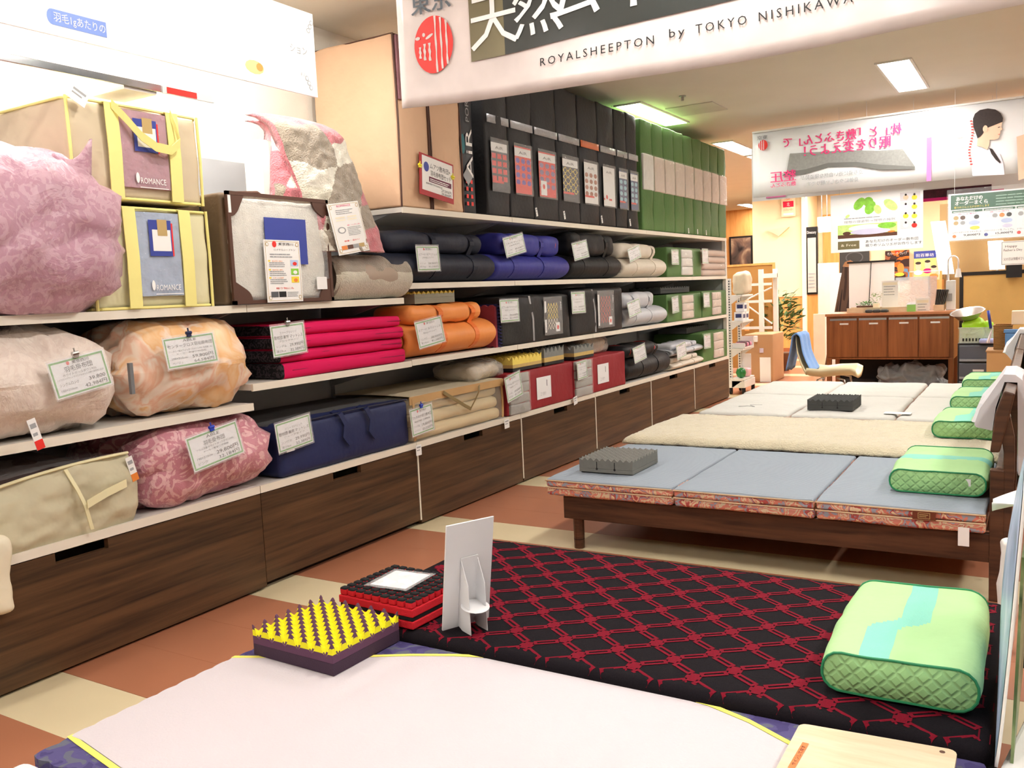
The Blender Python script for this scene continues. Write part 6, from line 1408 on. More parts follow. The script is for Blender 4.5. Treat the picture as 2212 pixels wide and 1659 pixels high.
# directory board in a black frame on a post, tall white boards beside it
lo, hi = pbox(1742, 490, 1766, 636, 13.6, .06)
t = thing('directory_sign', 'tall black framed directory sign left of the counter', 'sign', ((lo.x+hi.x)/2, 13.6, lo.z))
MB().box(lo, hi).build('frame', mat('frame_black', (30, 26, 24)), t); MB().box((lo.x+.02, 13.592, lo.z+.03), (hi.x-.02, 13.599, hi.z-.16)).build('glass', mat('mirror_glass', (210, 205, 196), .08, .0, var=.1, vs=2, spec=.9), t)
f = Flat(); f.text('Directory', (lo.x+hi.x)/2, hi.z-.1, .06, PAPER, 2, w=.13); f.lines(lo.x+.03, hi.x-.03, lo.z+.3, 5, .05, .015, INK2, 2, 3)
for i in range(len(f.mb.v)): p = f.mb.v[i]; f.mb.v[i] = Vector((p.x, 13.590-p.z, p.y))
f.mb.build('print', f.mats, t)
lo2, hi2 = pbox(1741, 640, 1768, 735, 13.62, .1)
MB().box((lo2.x+.02, 13.62, 0), (hi2.x, 13.70, lo.z)).build('post_panel', ORW, t)
for lab, p0, p1, q0, q1, y, m_ in (('plain pale board leaning behind the easel', 1767, 568, 1812, 745, 12.9, mat('board_ivory', (246, 238, 224), .6)), ('white upright board strip beside the easel', 1793, 590, 1832, 700, 12.6, PAPER), ('short cream board standing at the counter side', 1757, 678, 1782, 745, 12.3, mat('board_cream', (244, 226, 196), .6))):
    lo, hi = pbox(p0, p1, q0, q1, y, .03)
    t = thing('leaning_board', lab, 'board', ((lo.x+hi.x)/2, y, 0)); MB().box((lo.x, y, .0), (hi.x, y+.03, hi.z)).build('board', m_, t, bevel=.004)
# easel with a slanted picture
lo, hi = pbox(1790, 590, 1834, 745, 11.8, .3)
t = thing('easel', 'wooden easel with a dark striped picture left of counter', 'easel', ((lo.x+hi.x)/2, 11.95, 0))
EW = mat('easel_wood', (96, 66, 46), .5)
ax, bx = lo.x+.05, hi.x-.02; zt_ = hi.z
MB().cyl((ax+.12, 11.8, zt_-.05), (ax-.10, 11.7, 0), .018, n=8).build('leg', EW, t); MB().cyl((ax+.12, 11.8, zt_-.05), (bx+.12, 11.7, 0), .018, n=8).build('leg', EW, t); MB().cyl((ax+.12, 11.82, zt_-.05), (ax+.15, 12.2, 0), .018, n=8).build('leg', EW, t)
MB().box((ax-.02, 11.72, .8), (bx+.05, 11.78, .83)).build('ledge', EW, t)
t2 = thing('leaning_picture', 'dark brown striped picture with red edge on easel', 'picture', (ax+.15, 11.75, .832), Matrix.Rotation(R(8), 4, 'Y'))
MB().box((-.1, -.012, 0), (.16, .012, .60)).build('panel', multi('brown_stripes', [(60, 44, 38), (92, 70, 58), (44, 32, 30), (120, 92, 70)], 3, .2, .5, 1, 0, (6, 1, .3)), t2, local=True); MB().box((.16, -.014, 0), (.19, .014, .60)).build('edge', mat('red_edge', (150, 40, 30), .5), t2, local=True)
MB().prism([(-.1, .602), (.06, .602), (.04, .66), (-.02, .69), (-.08, .66)], 'y', -.01, .01).build('crown', mat('crown_tan', (170, 120, 80), .5), t2, local=True)
# ---------------- counter
CY = 10.36
COAK = wood('counter_teak', (130, 76, 40), (164, 100, 56), (9, 9, .5), 2.2, .42)
x0, x1 = -2.075, -.78
t = thing('counter', 'teak counter with four doors on open legs', 'counter', ((x0+x1)/2, CY+.28, 0))
MB().box((x0-.01, CY-.015, .87), (x1+.01, CY+.58, .90)).build('top', mat('counter_top', (196, 132, 92), .4, var=.05), t, bevel=.003)
MB().box((x0, CY+.012, .40), (x1, CY+.56, .869)).build('body', COAK, t)
MB().box((x0, CY+.0, .385), (x1, CY+.56, .40)).build('bottom_rail', COAK, t)
MB().box((x0, CY+.53, .02), (x1, CY+.55, .385)).build('back_board', mat('counter_back', (40, 34, 32), .7), t)
for x in (x0, x1-.05): MB().box((x, CY+.005, 0), (x+.05, CY+.05, .39)).build('leg', COAK, t); MB().box((x, CY+.5, 0), (x+.05, CY+.55, .39)).build('leg', COAK, t)
dw = (x1-x0-.06)/4
for k in range(4):
    a = x0+.03+k*dw
    d_ = MB().box((a+.008, CY-.008, .41), (a+dw-.008, CY+.0115, .845)).build('door', COAK, t, bevel=.002)
    MB().box((a+.012, CY-.012, .822), (a+dw-.012, CY-.0081, .845)).build('metal_strip', STEEL, d_)
    MB().box((a+dw*.38, CY-.0105, .775), (a+dw*.68, CY-.0081, .793)).build('label_strip', PAPER, d_)
o = MB().soft((-1.55, CY+.10, 0), (-.90, CY+.42, .27), .05, (26, 16, 12), (0, .02, .03), .075, 11, 4).build('plastic_bag', film('bag_grey', (190, 196, 200), .5, .15), smooth=True, label='crumpled clear plastic bag heaped under the counter', cat='plastic bag')
MB().box((-1.95, CY+.12, 0), (-1.6, CY+.45, .12)).build('storage_box', mat('dark_card', (60, 50, 44), .8), label='flat dark box lying under the counter', cat='box', bevel=.01)
def onc(px, py): return at(px, py, y=CY+.2)
# things on the counter
p = onc(1834, 662); q = onc(1990, 662)
t = thing('display_tray', 'pale wooden tray of samples on the counter', 'tray', ((p.x+q.x)/2, CY+.2, .902))
MB().box((p.x, CY+.06, .902), (q.x-.05, CY+.34, .925)).build('base', BIRCH, t); MB().box((p.x, CY+.06, .925), (q.x-.05, CY+.075, .955)).build('front_lip', BIRCH, t); MB().box((p.x, CY+.325, .925), (q.x-.05, CY+.34, .955)).build('back_lip', BIRCH, t)
p = onc(1875, 664); q = onc(1925, 664)
t = thing('swatch_books', 'three dark swatch rolls in a row on the counter edge', 'swatches', ((p.x+q.x)/2, CY+.03, .902))
for k in range(3): MB().soft((p.x+k*(q.x-p.x)/3, CY+.0, .902), (p.x+(k+.92)*(q.x-p.x)/3, CY+.05, .935), .012, 2).build('swatch', mat('swatch_dark', (70, 72, 72), .4), t, smooth=True)
rn = random.Random(4)
def foliage(t, c, rx, ry, rz, n, size, m_, seed):
    rn_ = random.Random(seed); lf = None
    for i in range(n):
        d = Vector((rn_.gauss(0, 1), rn_.gauss(0, 1), rn_.gauss(0, 1))).normalized()*(rn_.random()**.4)
        pos = Vector((c[0]+d.x*rx, c[1]+d.y*ry, c[2]+d.z*rz))
        if lf is None:
            lf = MB().add([(0, 0, 0), (.35, .18, .06), (.7, .15, .04), (1, 0, 0), (.7, -.15, .04), (.35, -.18, .06), (.5, 0, .0)], [(0, 1, 6), (1, 2, 6), (2, 3, 6), (3, 4, 6), (4, 5, 6), (5, 0, 6)]).build('leaf', m_, t, local=True); o_ = lf
        else: o_ = lf.copy(); COL.objects.link(o_); o_.parent = t
        o_.location = pos-t.location; o_.scale = (size*(.7+.6*rn_.random()),)*3
        o_.rotation_euler = (rn_.uniform(-.6, .6), rn_.uniform(-.9, .3), math.atan2(d.y, d.x)+rn_.uniform(-.5, .5))
LG = mat('leaf_green', (70, 130, 50), .5, var=.25, vs=20); LG2 = mat('leaf_sage', (120, 150, 80), .5, var=.2, vs=20)
c_ = onc(1870, 652); t = thing('herb_tray', 'low bushy green plant on the tray beside white pot', 'plant', (c_.x, CY+.25, .956))
MB().box((c_.x-.10, CY+.21, .956), (c_.x+.10, CY+.29, .975)).build('planter', BRNI, t); foliage(t, (c_.x, CY+.25, .995), .12, .06, .03, 90, .03, LG, 3)
c_ = onc(1893, 645); t = thing('potted_herb', 'little sage plant in a square cream pot on the counter', 'plant', (c_.x, CY+.2, .926))
MB().box((c_.x-.032, CY+.17, .926), (c_.x+.032, CY+.23, 1.0)).build('pot', mat('pot_cream', (244, 232, 206), .5), t, bevel=.004); foliage(t, (c_.x, CY+.2, 1.07), .05, .05, .06, 60, .028, LG2, 7)
# white folding screen standing behind the counter
lo, hi = pbox(1834, 567, 1932, 670, 11.15, .02)
t = thing('projection_screen', 'white pull-up screen with black top bar behind the counter', 'screen', ((lo.x+hi.x)/2, 11.15, 0))
MB().box((lo.x, 11.15, .55), (hi.x, 11.155, hi.z)).build('sheet', mat('screen_white', (248, 248, 246), .6, var=.01), t); MB().box((lo.x-.02, 11.14, hi.z), (hi.x+.02, 11.165, hi.z+.02)).build('top_bar', BLK, t)
MB().cyl(((lo.x+hi.x)/2, 11.17, 0), ((lo.x+hi.x)/2+.03, 11.17, hi.z), .008).build('pole', BLK, t); MB().cyl(((lo.x+hi.x)/2-.05, 11.14, .55), ((lo.x+hi.x)/2+.0, 11.14, hi.z), .004).build('rod', BLK, t); MB().box((lo.x, 11.05, 0), (hi.x, 11.25, .02)).build('foot', BLK, t)
# acrylic menus, boxes and folders
for lab, p0, p1, q0, q1, yy, m_, ins in (('acrylic stand with a price list on the counter', 1905, 606, 1940, 652, .25, PAPER, 1), ('large clear acrylic case on the counter', 1935, 598, 2008, 652, .32, film('acrylic', (240, 245, 250), .3, .08), 0), ('white paper stand near the right end of counter', 1978, 644, 2008, 670, .12, PAPER, 1), ('clear file rack beside the dark folders', 2005, 596, 2024, 662, .3, film('acrylic2', (220, 222, 228), .45, .1), 0), ('green card standing at the counter front', 1959, 658, 1978, 670, .04, mat('card_green', (150, 210, 110), .5), 0)):
    lo, hi = pbox(p0, p1, q0, q1, CY+yy, .06)
    t = thing('counter_stand', lab, 'stand', ((lo.x+hi.x)/2, CY+yy, .902)); zt_ = hi.z
    MB().box((lo.x, CY+yy, .902), (hi.x, CY+yy+.004, zt_)).build('sheet', m_, t); MB().box((lo.x, CY+yy+.0045, .902), (hi.x, CY+yy+.05, .906)).build('foot', m_, t)
    if ins:
        f = Flat(); f.rect(lo.x+.01, zt_-.05, hi.x-.01, zt_-.02, CREAMI); f.lines(lo.x+.02, hi.x-.02, zt_-.07, 4, .03, .008, INK2, 2, 3)
        for i in range(len(f.mb.v)): p = f.mb.v[i]; f.mb.v[i] = Vector((p.x, CY+yy-.0006-p.z, p.y))
        f.mb.build('print', f.mats, t)
    elif 'case' in lab: MB().box((lo.x, CY+yy+.12, .902), (hi.x, CY+yy+.124, zt_)).build('back_sheet', m_, t); MB().soft((lo.x+.1, CY+yy+.02, .906), (hi.x-.08, CY+yy+.1, .99), .03, 3).build('contents', mat('contents_grey', (190, 192, 198), .5), t, smooth=True)
p = onc(2018, 660); q = onc(2040, 660)
t = thing('folder_box', 'wooden box filled with leaning dark folders', 'folder box', ((p.x+q.x)/2, CY+.2, .902))
MB().box((p.x, CY+.12, .902), (q.x, CY+.3, .965)).build('box', BIRCH, t)
for k in range(6):
    M_ = Matrix.Translation((p.x+.015+k*(q.x-p.x-.02)/6, CY+.2, .93)) @ Matrix.Rotation(R(6+2*k), 4, 'Y')
    MB().box((-.006, -.07, 0), (.006, .07, .20), 0, M_).build('folder', mat('folder_dark', (66, 62, 58), .5), t)
# slim white lamp with an arched neck
p = onc(2052, 668)
t = thing('desk_lamp', 'white arched desk lamp at the right end of counter', 'lamp', (p.x, CY+.25, .902))
MB().box((p.x-.04, CY+.2, .902), (p.x+.05, CY+.3, 1.22)).build('body', mat('lamp_white', (240, 240, 240), .4), t, bevel=.004)
MB().tube([(p.x-.02, CY+.25, 1.22), (p.x-.025, CY+.25, 1.40)]+[(p.x+.025-.05*math.cos(a_), CY+.25, 1.42+.06*math.sin(a_)) for a_ in [math.pi*i/8 for i in range(9)]]+[(p.x+.075, CY+.25, 1.34)], .009, 8).build('neck', mat('lamp_white', (240, 240, 240)), t, smooth=True)
MB().cyl((p.x+.075, CY+.25, 1.25), (p.x+.075, CY+.25, 1.34), .035, .02).build('head', mat('lamp_white', (240, 240, 240)), t)
MB().box((p.x-.03, CY+.19, 1.0), (p.x+.02, CY+.199, 1.08)).build('switch_plate', INK2, t)
# white counter machine and rack behind the lamp
lo, hi = pbox(1965, 585, 2035, 625, 12.6, .3)
t = thing('glass_showcase', 'low wooden showcase with glass shelf behind the counter', 'showcase', ((lo.x+hi.x)/2, 12.7, 0))
MB().box((lo.x, 12.6, 0), (hi.x, 12.9, hi.z-.12)).build('body', ORW, t); MB().box((lo.x, 12.6, hi.z-.01), (hi.x, 12.9, hi.z)).build('glass_shelf', mat('glass_pale', (230, 240, 236), .1), t)
for x in (lo.x, hi.x-.03): MB().box((x, 12.6, hi.z-.12), (x+.03, 12.63, hi.z-.01)).build('post', ORW, t)
# brown back panel with two glowing strips for reflected tubes, and a notice
lo, hi = pbox(2030, 395, 2260, 592, 12.9, .05)
t = thing('back_panel_board', 'olive brown upright panel behind the fabric partition', 'panel', ((lo.x+hi.x)/2, 12.9, 0))
MB().box((lo.x, 12.9, 0), (hi.x, 12.95, 2.2)).build('board', mat('panel_olive', (150, 120, 76), .5, var=.05), t)
for lab, (ax_, ay_), (bx_, by_) in (('slanted white glowing strip for a reflected tube, left of the brown panel', (2026, 478), (2045, 592)), ('white glowing strip for a reflected tube, at the right of the brown panel', (2150, 520), (2154, 582))):
    a = at(ax_, ay_, y=12.75); b = at(bx_, by_, y=12.75)
    t = thing('glow_strip', lab, 'reflection', b)
    d = Vector((.085, 0, 0))
    MB().add([a-d, a+d, b+d, b-d, a-d+Vector((0, .05, 0)), a+d+Vector((0, .05, 0)), b+d+Vector((0, .05, 0)), b-d+Vector((0, .05, 0))], [(0, 3, 2, 1), (4, 5, 6, 7), (0, 1, 5, 4), (1, 2, 6, 5), (2, 3, 7, 6), (3, 0, 4, 7)]).build('diffuser', mat('reflected_glow', (255, 252, 245), .5, emit=2.2), t)  # glow stands in for a fluorescent tube mirrored in glass
    MB().cyl((b.x, 12.80, 0), (b.x, 12.80, b.z), .015).build('stand', STEEL, t)
# fabric partition in a black frame
lo, hi = pbox(2072, 585, 2230, 800, 11.3, .04)
t = thing('partition_screen', 'ochre fabric partition in a black frame right of counter', 'partition', ((lo.x+hi.x)/2, 11.3, 0))
MB().box((lo.x+.04, 11.305, .08), (hi.x-.04, 11.335, hi.z-.04)).build('fabric', mat('fabric_ochre', (206, 168, 100), .85, var=.05, bump=.1, bs_=200), t)
for a, b in (((lo.x, 11.3, 0), (lo.x+.04, 11.34, hi.z)), ((hi.x-.04, 11.3, 0), (hi.x, 11.34, hi.z)), ((lo.x+.04, 11.3, hi.z-.04), (hi.x-.04, 11.34, hi.z)), ((lo.x+.04, 11.3, .04), (hi.x-.04, 11.34, .08))): MB().box(a, b).build('frame_bar', mat('frame_black', (30, 26, 24)), t)
o, w, h = px_poster('notice_card', "white Father's Day notice card above the partition", 'notice', 2162, 520, 2220, 572, 11.25, PAPER)
f = Flat(); f.frame(-.48*w, .03*h, .48*w, .97*h, .006, INK2); f.text("Happy", -.12*w, .74*h, .13*h, INK, 2, w=.45*w); f.text("Father's Day", -.05*w, .58*h, .13*h, INK, 2, w=.7*w); f.text('父の日は快眠ギフト', 0, .2*h, .14*h, INK, 2, w=.8*w); f.build(o)
MB().box((-.3*w, -.14, -.03), (.3*w, 0, -.004)).build('holder', BLK, o, local=True)
# ---------------- right of the counter: drawers, baskets, boxes
lo, hi = pbox(2068, 742, 2150, 822, 10.0, .45)
t = thing('drawer_tower', 'dark grey plastic drawer unit right of the counter', 'drawers', ((lo.x+hi.x)/2, 10.2, 0))
ht = hi.z; MB().box((lo.x, 10.02, 0), (hi.x, 10.45, ht)).build('case', mat('plastic_black', (34, 36, 40), .4), t)
for k in range(3):
    z0 = .02+k*(ht-.03)/3; d_ = MB().box((lo.x+.015, 10.0, z0+.012), (hi.x-.015, 10.0199, z0+(ht-.03)/3-.01)).build('drawer', mat('plastic_smoke', (88, 96, 108), .25, spec=.6), t, bevel=.005)
    MB().box((lo.x+.02, 9.99, z0+.012), (hi.x-.02, 9.9995, z0+.035)).build('pull', mat('plastic_grey', (150, 158, 168), .3), d_)
    if k == 1: MB().box((lo.x+.14, 9.9985, z0+.09), (lo.x+.24, 9.9998, z0+.11)).build('label_strip', PAPER, d_)
zt_ = ht+.001
lo, hi = pbox(2072, 690, 2150, 741, 10.03, .3)
t = thing('plastic_basket', 'clear plastic basket with green things on the drawer unit', 'basket', ((lo.x+hi.x)/2, 10.15, zt_))
BK = film('basket_clear', (226, 236, 224), .45, .2)
for a, b in (((lo.x, 10.03, zt_), (hi.x, 10.035, zt_+.15)), ((lo.x, 10.325, zt_), (hi.x, 10.33, zt_+.15)), ((lo.x, 10.035, zt_), (lo.x+.005, 10.325, zt_+.15)), ((hi.x-.005, 10.035, zt_), (hi.x, 10.325, zt_+.15)), ((lo.x, 10.03, zt_), (hi.x, 10.33, zt_+.004))): MB().box(a, b).build('side', BK, t)
MB().box((lo.x-.01, 10.02, zt_+.15), (hi.x+.01, 10.03, zt_+.162)).build('rim', BK, t)
for k in range(9): MB().box((lo.x+.03+k*(hi.x-lo.x-.06)/9, 10.0285, zt_+.02), (lo.x+.045+k*(hi.x-lo.x-.06)/9, 10.0298, zt_+.05)).build('slot', BLK, t)
LIME = mat('lime_plastic', (172, 226, 40), .4, var=.08)
MB().soft((lo.x+.02, 10.05, zt_+.006), (hi.x-.09, 10.3, zt_+.235), .06, 6, (0, 0, .02), .02, 8, 3).build('lime_bag', LIME, smooth=True, label='lime green bag bulging out of the plastic basket', cat='bag')
MB().lathe([(.01, 0), (.05, .02), (.065, .07), (.05, .12), (.01, .14)], (hi.x-.075, 10.18, zt_+.08), 'z', 18).build('lime_ball', LIME, smooth=True, label='lime green ball with the blue handle before it', cat='ball')
c_ = at(2137, 690, y=10.02); MB().cyl((c_.x+.015, 10.015, c_.z-.09), (c_.x-.01, 10.015, c_.z+.09), .014).build('tool_handle', mat('handle_navy', (44, 60, 150), .4), label='dark blue tool handle sticking up from the basket', cat='handle', smooth=True)
MB().soft((hi.x-.14, 9.93, zt_+.002), (hi.x+.03, 10.018, zt_+.05), .02, 3).build('folded_towel', mat('towel_lilac', (176, 186, 232), .8), smooth=True, label='folded lilac towel lying at the basket front', cat='towel')
c_ = at(2092, 680, y=10.12)
o = MB().lathe([(.07, 0), (.10, .012), (.15, .07), (.165, .078), (.15, .074), (.095, .018), (.01, .008)], (0, 0, 0), 'z', 36).build('steel_bowl', STEEL, smooth=True, label='shiny steel bowl tipped on top of the lime bag', cat='bowl', origin=(0, 0, 0))
o.location = (c_.x, 10.14, zt_+.245); o.rotation_euler = (R(14), R(-8), 0)
# wooden box, wicker basket, blue tub, boxes at the right
lo, hi = pbox(2131, 757, 2200, 830, 9.3, .4)
bxz = hi.z
t = thing('wooden_box', 'plain tan wooden box in front of the drawer unit', 'box', ((lo.x+hi.x)/2, 9.5, 0)); MB().box((lo.x, 9.3, 0), (hi.x, 9.7, bxz-.015)).build('body', mat('mdf_tan', (196, 152, 100), .6, var=.04), t); MB().box((lo.x-.008, 9.292, bxz-.015), (hi.x+.008, 9.708, bxz)).build('lid', mat('mdf_tan2', (176, 134, 90), .6), t)
lo, hi = pbox(2146, 704, 2186, 757, 9.42, .25)
t = thing('wicker_basket', 'woven wicker basket on the tan wooden box', 'basket', ((lo.x+hi.x)/2, 9.54, bxz+.001))
WK = ribbed('wicker', (178, 130, 76), (0, R(90), 0), 26, 1.0, .7, .35)
for a, b in (((lo.x, 9.42, bxz+.001), (hi.x, 9.43, hi.z)), ((lo.x, 9.66, bxz+.001), (hi.x, 9.67, hi.z)), ((lo.x, 9.43, bxz+.001), (lo.x+.01, 9.66, hi.z)), ((hi.x-.01, 9.43, bxz+.001), (hi.x, 9.66, hi.z))): MB().box(a, b).build('side', WK, t)
MB().tube([(lo.x, 9.42, hi.z), (hi.x, 9.42, hi.z), (hi.x, 9.67, hi.z), (lo.x, 9.67, hi.z)], .008, 6, 0, True).build('rim', WK, t)
lo2, hi2 = pbox(2168, 712, 2204, 759, 9.315, .09)
t = thing('blue_tub', 'blue plastic tub beside the wicker basket', 'tub', ((lo2.x+hi2.x)/2, 9.36, bxz+.001))
MB().soft((lo2.x+.01, 9.315, bxz+.001), (hi2.x-.01, 9.405, hi2.z-.03), .012, 3).build('body', mat('plastic_blue', (96, 144, 200), .35), t, smooth=True); MB().box((lo2.x, 9.308, hi2.z-.03), (hi2.x, 9.412, hi2.z)).build('rim', mat('plastic_blue', (96, 144, 200)), t, bevel=.004)
MB().grid(lambda u, v: (lo.x-.005-.06*(1-v)*(.5+.5*u), 9.41+.05*u+.012*math.sin(9*u), bxz+.06+(hi.z+.01-bxz-.06)*v), 10, 10, thick=(.003, 0, 0)).build('hanging_cloth', mat('cloth_palepink', (236, 222, 224), .8), smooth=True, label='pale cloth hanging over the wicker basket corner', cat='cloth')
lo3, hi3 = pbox(2185, 673, 2215, 720, 9.44, .2)
MB().box((lo3.x, 9.44, hi.z+.01), (hi3.x, 9.62, hi3.z+.005)).build('cream_carton', mat('carton_cream', (238, 214, 182), .6), label='cream carton standing above the blue tub', cat='box', bevel=.004)
# ---------------- chair with blue towel
c_ = at(1790, 800, y=8.85)
CRC = mat('chair_cream', (222, 208, 168), .45, var=.03)
sx0, sx1 = at(1735, 812, y=8.85).x, at(1855, 812, y=8.85).x
sz = at(1800, 806, y=8.85).z
t = thing('chair', 'cream plastic shell chair turned sideways before the counter', 'chair', ((sx0+sx1)/2, 8.95, 0))
bx_ = at(1722, 735, y=8.85); 
prof = [(bx_.x, bx_.z+.05), (bx_.x+.02, bx_.z-.1), (bx_.x+.06, sz+.10), (bx_.x+.11, sz+.0), (sx0+.18, sz-.012), ((sx0+sx1)/2+.05, sz+.005), (sx1-.06, sz+.01), (sx1-.01, sz-.015)]
def sh(u, v):
    k = u*(len(prof)-1); i = min(int(k), len(prof)-2); q = k-i; q = q*q*(3-2*q)*.5+q*.5
    x = prof[i][0]*(1-q)+prof[i+1][0]*q; z = prof[i][1]*(1-q)+prof[i+1][1]*q
    wy = .42*(1-.25*max(0, 1-u*5)**2); s = v-.5
    return (x, 8.95+wy*s, z+.06*(abs(s)*2)**3*(1 if u > .4 else .2))
MB().grid(sh, 40, 14, thick=(.0, 0, -.035)).build('shell', CRC, t, smooth=True)
for x_, y_ in ((sx0+.15, 8.79), (sx0+.15, 9.11), (sx1-.12, 8.79), (sx1-.12, 9.11)):
    MB().tube([((sx0+sx1)/2+(x_-(sx0+sx1)/2)*.5, y_, sz-.04), (x_, y_, sz-.06), (x_+(.05 if x_ > (sx0+sx1)/2 else -.08), y_, 0)], .010, 8).build('leg', CHROME, t, smooth=True)
TWB = mat('towel_blue', (118, 164, 230), .9, var=.06, vs=20, bump=.6, bs_=150, sheen=.3)
def tw(u, v):
    P = [(bx_.x-.035-.06, bx_.z-.30), (bx_.x-.05, bx_.z-.10), (bx_.x-.03, bx_.z+.04), (bx_.x+.01, bx_.z+.068), (bx_.x+.045, bx_.z+.04), (bx_.x+.07, bx_.z-.12), (bx_.x+.10, sz+.12), (bx_.x+.15, sz+.02)]
    k = u*(len(P)-1); i = min(int(k), len(P)-2); q = k-i
    x = P[i][0]*(1-q)+P[i+1][0]*q; z = P[i][1]*(1-q)+P[i+1][1]*q
    return (x+.008*math.sin(v*14)*(1-abs(.45-u)), 8.755+.39*v, z+.01*math.sin(v*7)*(u < .2))
MB().grid(tw, 36, 16, thick=(.0, 0, .012)).build('towel', TWB, smooth=True, label='light blue towel draped over the chair back', cat='towel')
# ---------------- end of the shelves: slim white rack on castors and its goods
ry0, ry1 = 10.02, 10.46
RXc = at(1585, 700, y=10.2).x
t = thing('display_rack', 'slim white perforated display rack on castors by shelf end', 'rack', (RXc, 10.24, 0))
WR = mat('rack_white', (240, 238, 230), .45)
for y in (ry0+.02, ry1-.05):
    pz = MB().box((RXc-.02, y, .10), (RXc+.02, y+.03, 1.35)).build('upright', WR, t)
    hm = None
    for k in range(40):
        z = .14+k*.03
        if hm is None: hm = MB().box((RXc+.0201, y+.008, 0), (RXc+.0206, y+.014, .018)).box((RXc-.008, y-.0006, 0), (RXc+.008, y-.0001, .018)).build('hole', INK, pz); h_ = hm; z_ref = t.location.z
        else: h_ = hm.copy(); COL.objects.link(h_); h_.parent = pz
        h_.location = (0, 0, z)
zs = (.17, .52, .84, 1.14)
for k, z in enumerate(zs):
    s_ = MB().box((RXc+.0, ry0, z), (RXc+.16, ry1, z+.018)).build('shelf', WR, t)
    for y in (ry0, ry1-.012): MB().prism([(RXc+.02, z), (RXc+.15, z), (RXc+.02, z-.09)], 'y', y, y+.012).build('bracket', WR, s_)
MB().box((RXc-.02, ry0, .08), (RXc+.17, ry1, .165)).build('base', WR, t, bevel=.004)
for x in (RXc+.0, RXc+.15):
    for y in (ry0+.03, ry1-.03):
        cs = MB().cyl((x-.012, y, .035), (x+.012, y, .035), .034, n=16).build('castor', BLK, t); MB().box((x-.018, y-.012, .035), (x+.018, y+.012, .082)).build('fork', BLK, cs)
sx = RXc+.02
o = MB().soft((sx, 10.10, 1.16), (sx+.15, 10.40, 1.42), .05, 6, (.01, .01, .0), .02, 8, 2).build('cushion_roll', mat('cushion_beige', (228, 214, 186), .8, bump=.4, bs_=20), smooth=True, label='crumpled beige cushion on top of the slim white rack', cat='cushion')
for lab, z, y, m_ in (('box with navy eye picture, left on the white rack', .86, 10.06, BLUI), ('box with navy eye picture, right on the white rack', .86, 10.19, BLUI), ('box with navy eye picture on top of the two', .965, 10.12, BLUI)):
    t2 = thing('eye_mask_box', lab, 'box', (sx+.10, y+.05, z), group='small boxes with navy pictures'); MB().box((sx+.03, y, z), (sx+.13, y+.11, z+.10)).build('carton', PAPC, t2)
    MB().box((sx+.131, y+.015, z+.03), (sx+.1315, y+.095, z+.075)).build('picture', mat('pic_navy', (44, 56, 110), .4, var=.3, vs=50), t2)
    MB().box((sx+.045, y-.001, z+.035), (sx+.115, y-.0004, z+.08)).build('picture', mat('pic_navy', (44, 56, 110)), t2)
MB().soft((sx, 10.3, .86), (sx+.1, 10.44, 1.08), .04, 5, (.01, 0, 0), .02, 9, 4).build('cushion_roll', mat('cushion_beige', (228, 214, 186)), smooth=True, label='beige cushion tucked at the back of the rack shelf', cat='cushion')
t2 = thing('slipper_bin', 'white bin with pink and dark slippers on the rack', 'bin', (sx+.08, 10.24, .54))
MB().box((sx+.0, 10.06, .54), (sx+.15, 10.42, .55)).build('floor_plate', WR, t2); MB().box((sx, 10.41, .55), (sx+.15, 10.42, .66)).build('back_wall', PAPER, t2); MB().box((sx, 10.06, .55), (sx+.15, 10.065, .60)).build('front_wall', PAPER, t2)
for k in range(5):
    MB().soft((sx+.01, 10.08+.065*k, .551), (sx+.14, 10.135+.065*k, .60+.015*(k % 2)), .02, 3, seed=k, amp=.006).build('slipper', [mat('slip_pink', (238, 150, 176), .7), mat('slip_dark', (110, 84, 88), .7)][k % 2], smooth=True, label=['pink slipper nearest in the white bin', 'dark slipper second in the white bin', 'pink slipper in the middle of the bin', 'dark slipper fourth in the white bin', 'pink slipper at the back of the bin'][k], cat='slipper')
MB().lathe([(.01, 0), (.045, .012), (.06, .06), (.045, .108), (.01, .12)], (sx+.08, 10.12, .19), 'z', 18).build('green_ball', mat('ball_green', (40, 130, 60), .25, spec=.6), smooth=True, label='shiny dark green wrapped ball on the lowest rack shelf', cat='ball')
MB().soft((sx+.03, 10.22, .19), (sx+.14, 10.36, .29), .03, 4).build('pink_pouch', mat('pouch_pink', (240, 190, 196), .6), smooth=True, label='pale pink pouch behind the green ball', cat='pouch')
MB().box((sx+.0, 10.43, .19), (sx+.11, 10.44, .45)).build('white_sheet_card', PAPER, label='plain white card standing on the lowest rack shelf', cat='card')
# cardboard box, ladder frame, cork board, plant
CARD = mat('cardboard', (190, 146, 104), .75, var=.06, vs=3)
lo, hi = pbox(1608, 722, 1670, 823, 11.35, .55)
t = thing('cardboard_box', 'tall brown cardboard box behind the slim white rack', 'box', ((lo.x+hi.x)/2, 11.6, 0))
MB().soft((lo.x, 11.35, 0), (hi.x, 11.9, hi.z), .012, (4, 4, 6), (.006, .006, 0), .006, 3, 2).build('carton', CARD, t, smooth=True)
MB().box((hi.x-.17, 11.342, hi.z-.62), (hi.x-.03, 11.345, hi.z-.30)).build('paper_label', PAPER, t); MB().box((hi.x-.17, 11.342, hi.z-.24), (hi.x-.12, 11.345, hi.z-.18)).build('paper_label', mat('label_lilac', (214, 200, 220), .6), t)
MB().soft((hi.x-.24, 11.33, hi.z-.10), (hi.x-.19, 11.348, hi.z-.02), .008, 2).build('tape_tag', PAPER, t)
bxt = hi.z
lo, hi = pbox(1612, 582, 1666, 722, 12.0, .4)
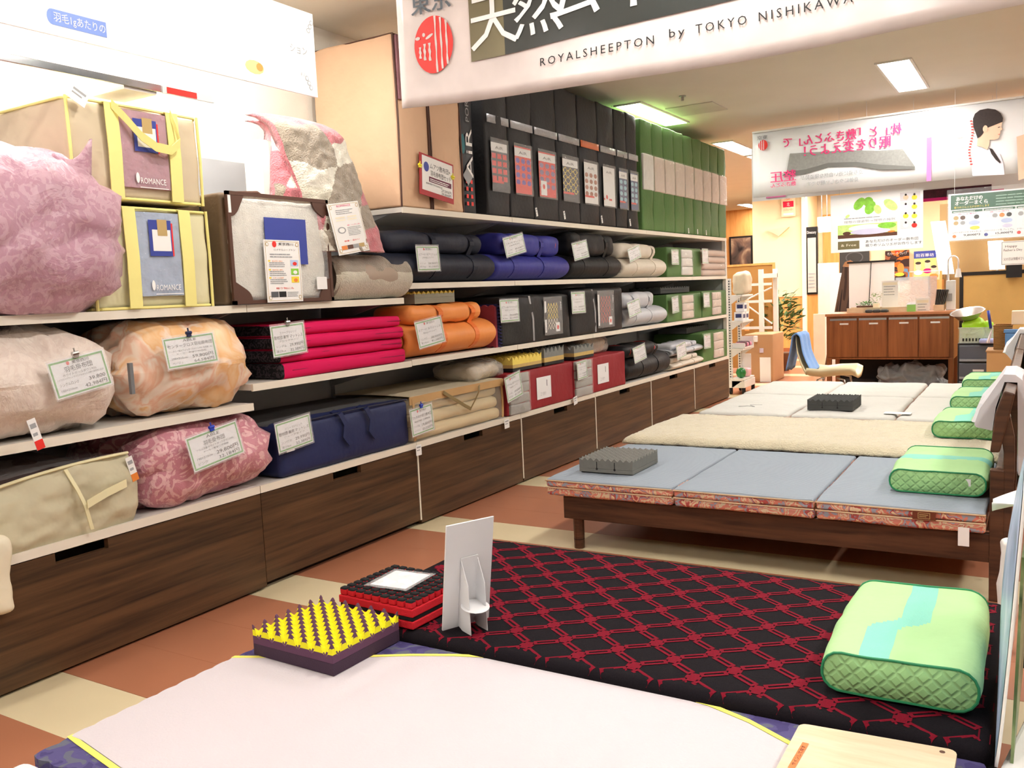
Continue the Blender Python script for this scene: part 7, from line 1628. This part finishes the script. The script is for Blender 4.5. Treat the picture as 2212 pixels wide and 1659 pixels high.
t = thing('ladder_frame', 'white ladder-shaped wooden frame behind the cardboard box', 'rack', ((lo.x+hi.x)/2, 12.1, 0))
for x, y in ((hi.x-.17, 12.0), (hi.x-.04, 12.25)): MB().box((x, y, 0), (x+.06, y+.05, hi.z)).build('post', WR, t)
MB().box((hi.x-.17, 12.02, hi.z-.12), (hi.x+.02, 12.28, hi.z-.06)).build('cap_rail', WR, t)
for z in (bxt+.03, (bxt+hi.z)/2-.03, hi.z-.22): MB().box((lo.x-.1, 12.01, z), (hi.x, 12.04, z+.035)).build('rail', WR, t)
MB().cyl((lo.x, 12.03, (bxt+hi.z)/2+.02), (hi.x, 12.03, hi.z-.25), .012, n=6).build('brace', WR, t); MB().cyl((lo.x, 12.03, (bxt+hi.z)/2-.06), (hi.x, 12.03, bxt+.1), .012, n=6).build('brace', WR, t)
lo, hi = pbox(1595, 569, 1674, 722, 12.7, .04)
t = thing('cork_board', 'large tan cork board leaning behind the white frame', 'board', ((lo.x+hi.x)/2, 12.7, 0)); MB().box((lo.x-.3, 12.7, .05), (hi.x-.03, 12.73, hi.z-.03)).build('cork', mat('cork_tan', (176, 128, 66), .8, var=.06), t)
for a, b in (((hi.x-.03, 12.69, 0), (hi.x, 12.74, hi.z)), ((lo.x-.3, 12.69, hi.z-.03), (hi.x-.03, 12.74, hi.z))): MB().box(a, b).build('frame_bar', ORW, t)
MB().box((hi.x-.42, 12.62, .6), (hi.x-.36, 12.66, hi.z-.2)).build('easel_leg', ORW, t)
c_ = at(1685, 705, y=12.9)
t = thing('potted_plant', 'leafy variegated plant beside the cardboard box', 'plant', (c_.x, 12.9, 0))
MB().lathe([(.12, 0), (.16, .25), (.17, .26), (.01, .262)], (c_.x, 12.9, 0), 'z', 20).build('pot', mat('pot_brown', (120, 84, 60), .6), t, smooth=True); MB().cyl((c_.x, 12.9, .25), (c_.x-.02, 12.9, .95), .015).build('trunk', EW, t)
VLF = multi('leaf_variegated', [(58, 92, 50), (84, 120, 64), (70, 104, 56), (214, 214, 150)], 16, .4, .5, 2, 0)
foliage(t, (c_.x, 12.9, .78), .26, .22, .40, 260, .13, VLF, 11)
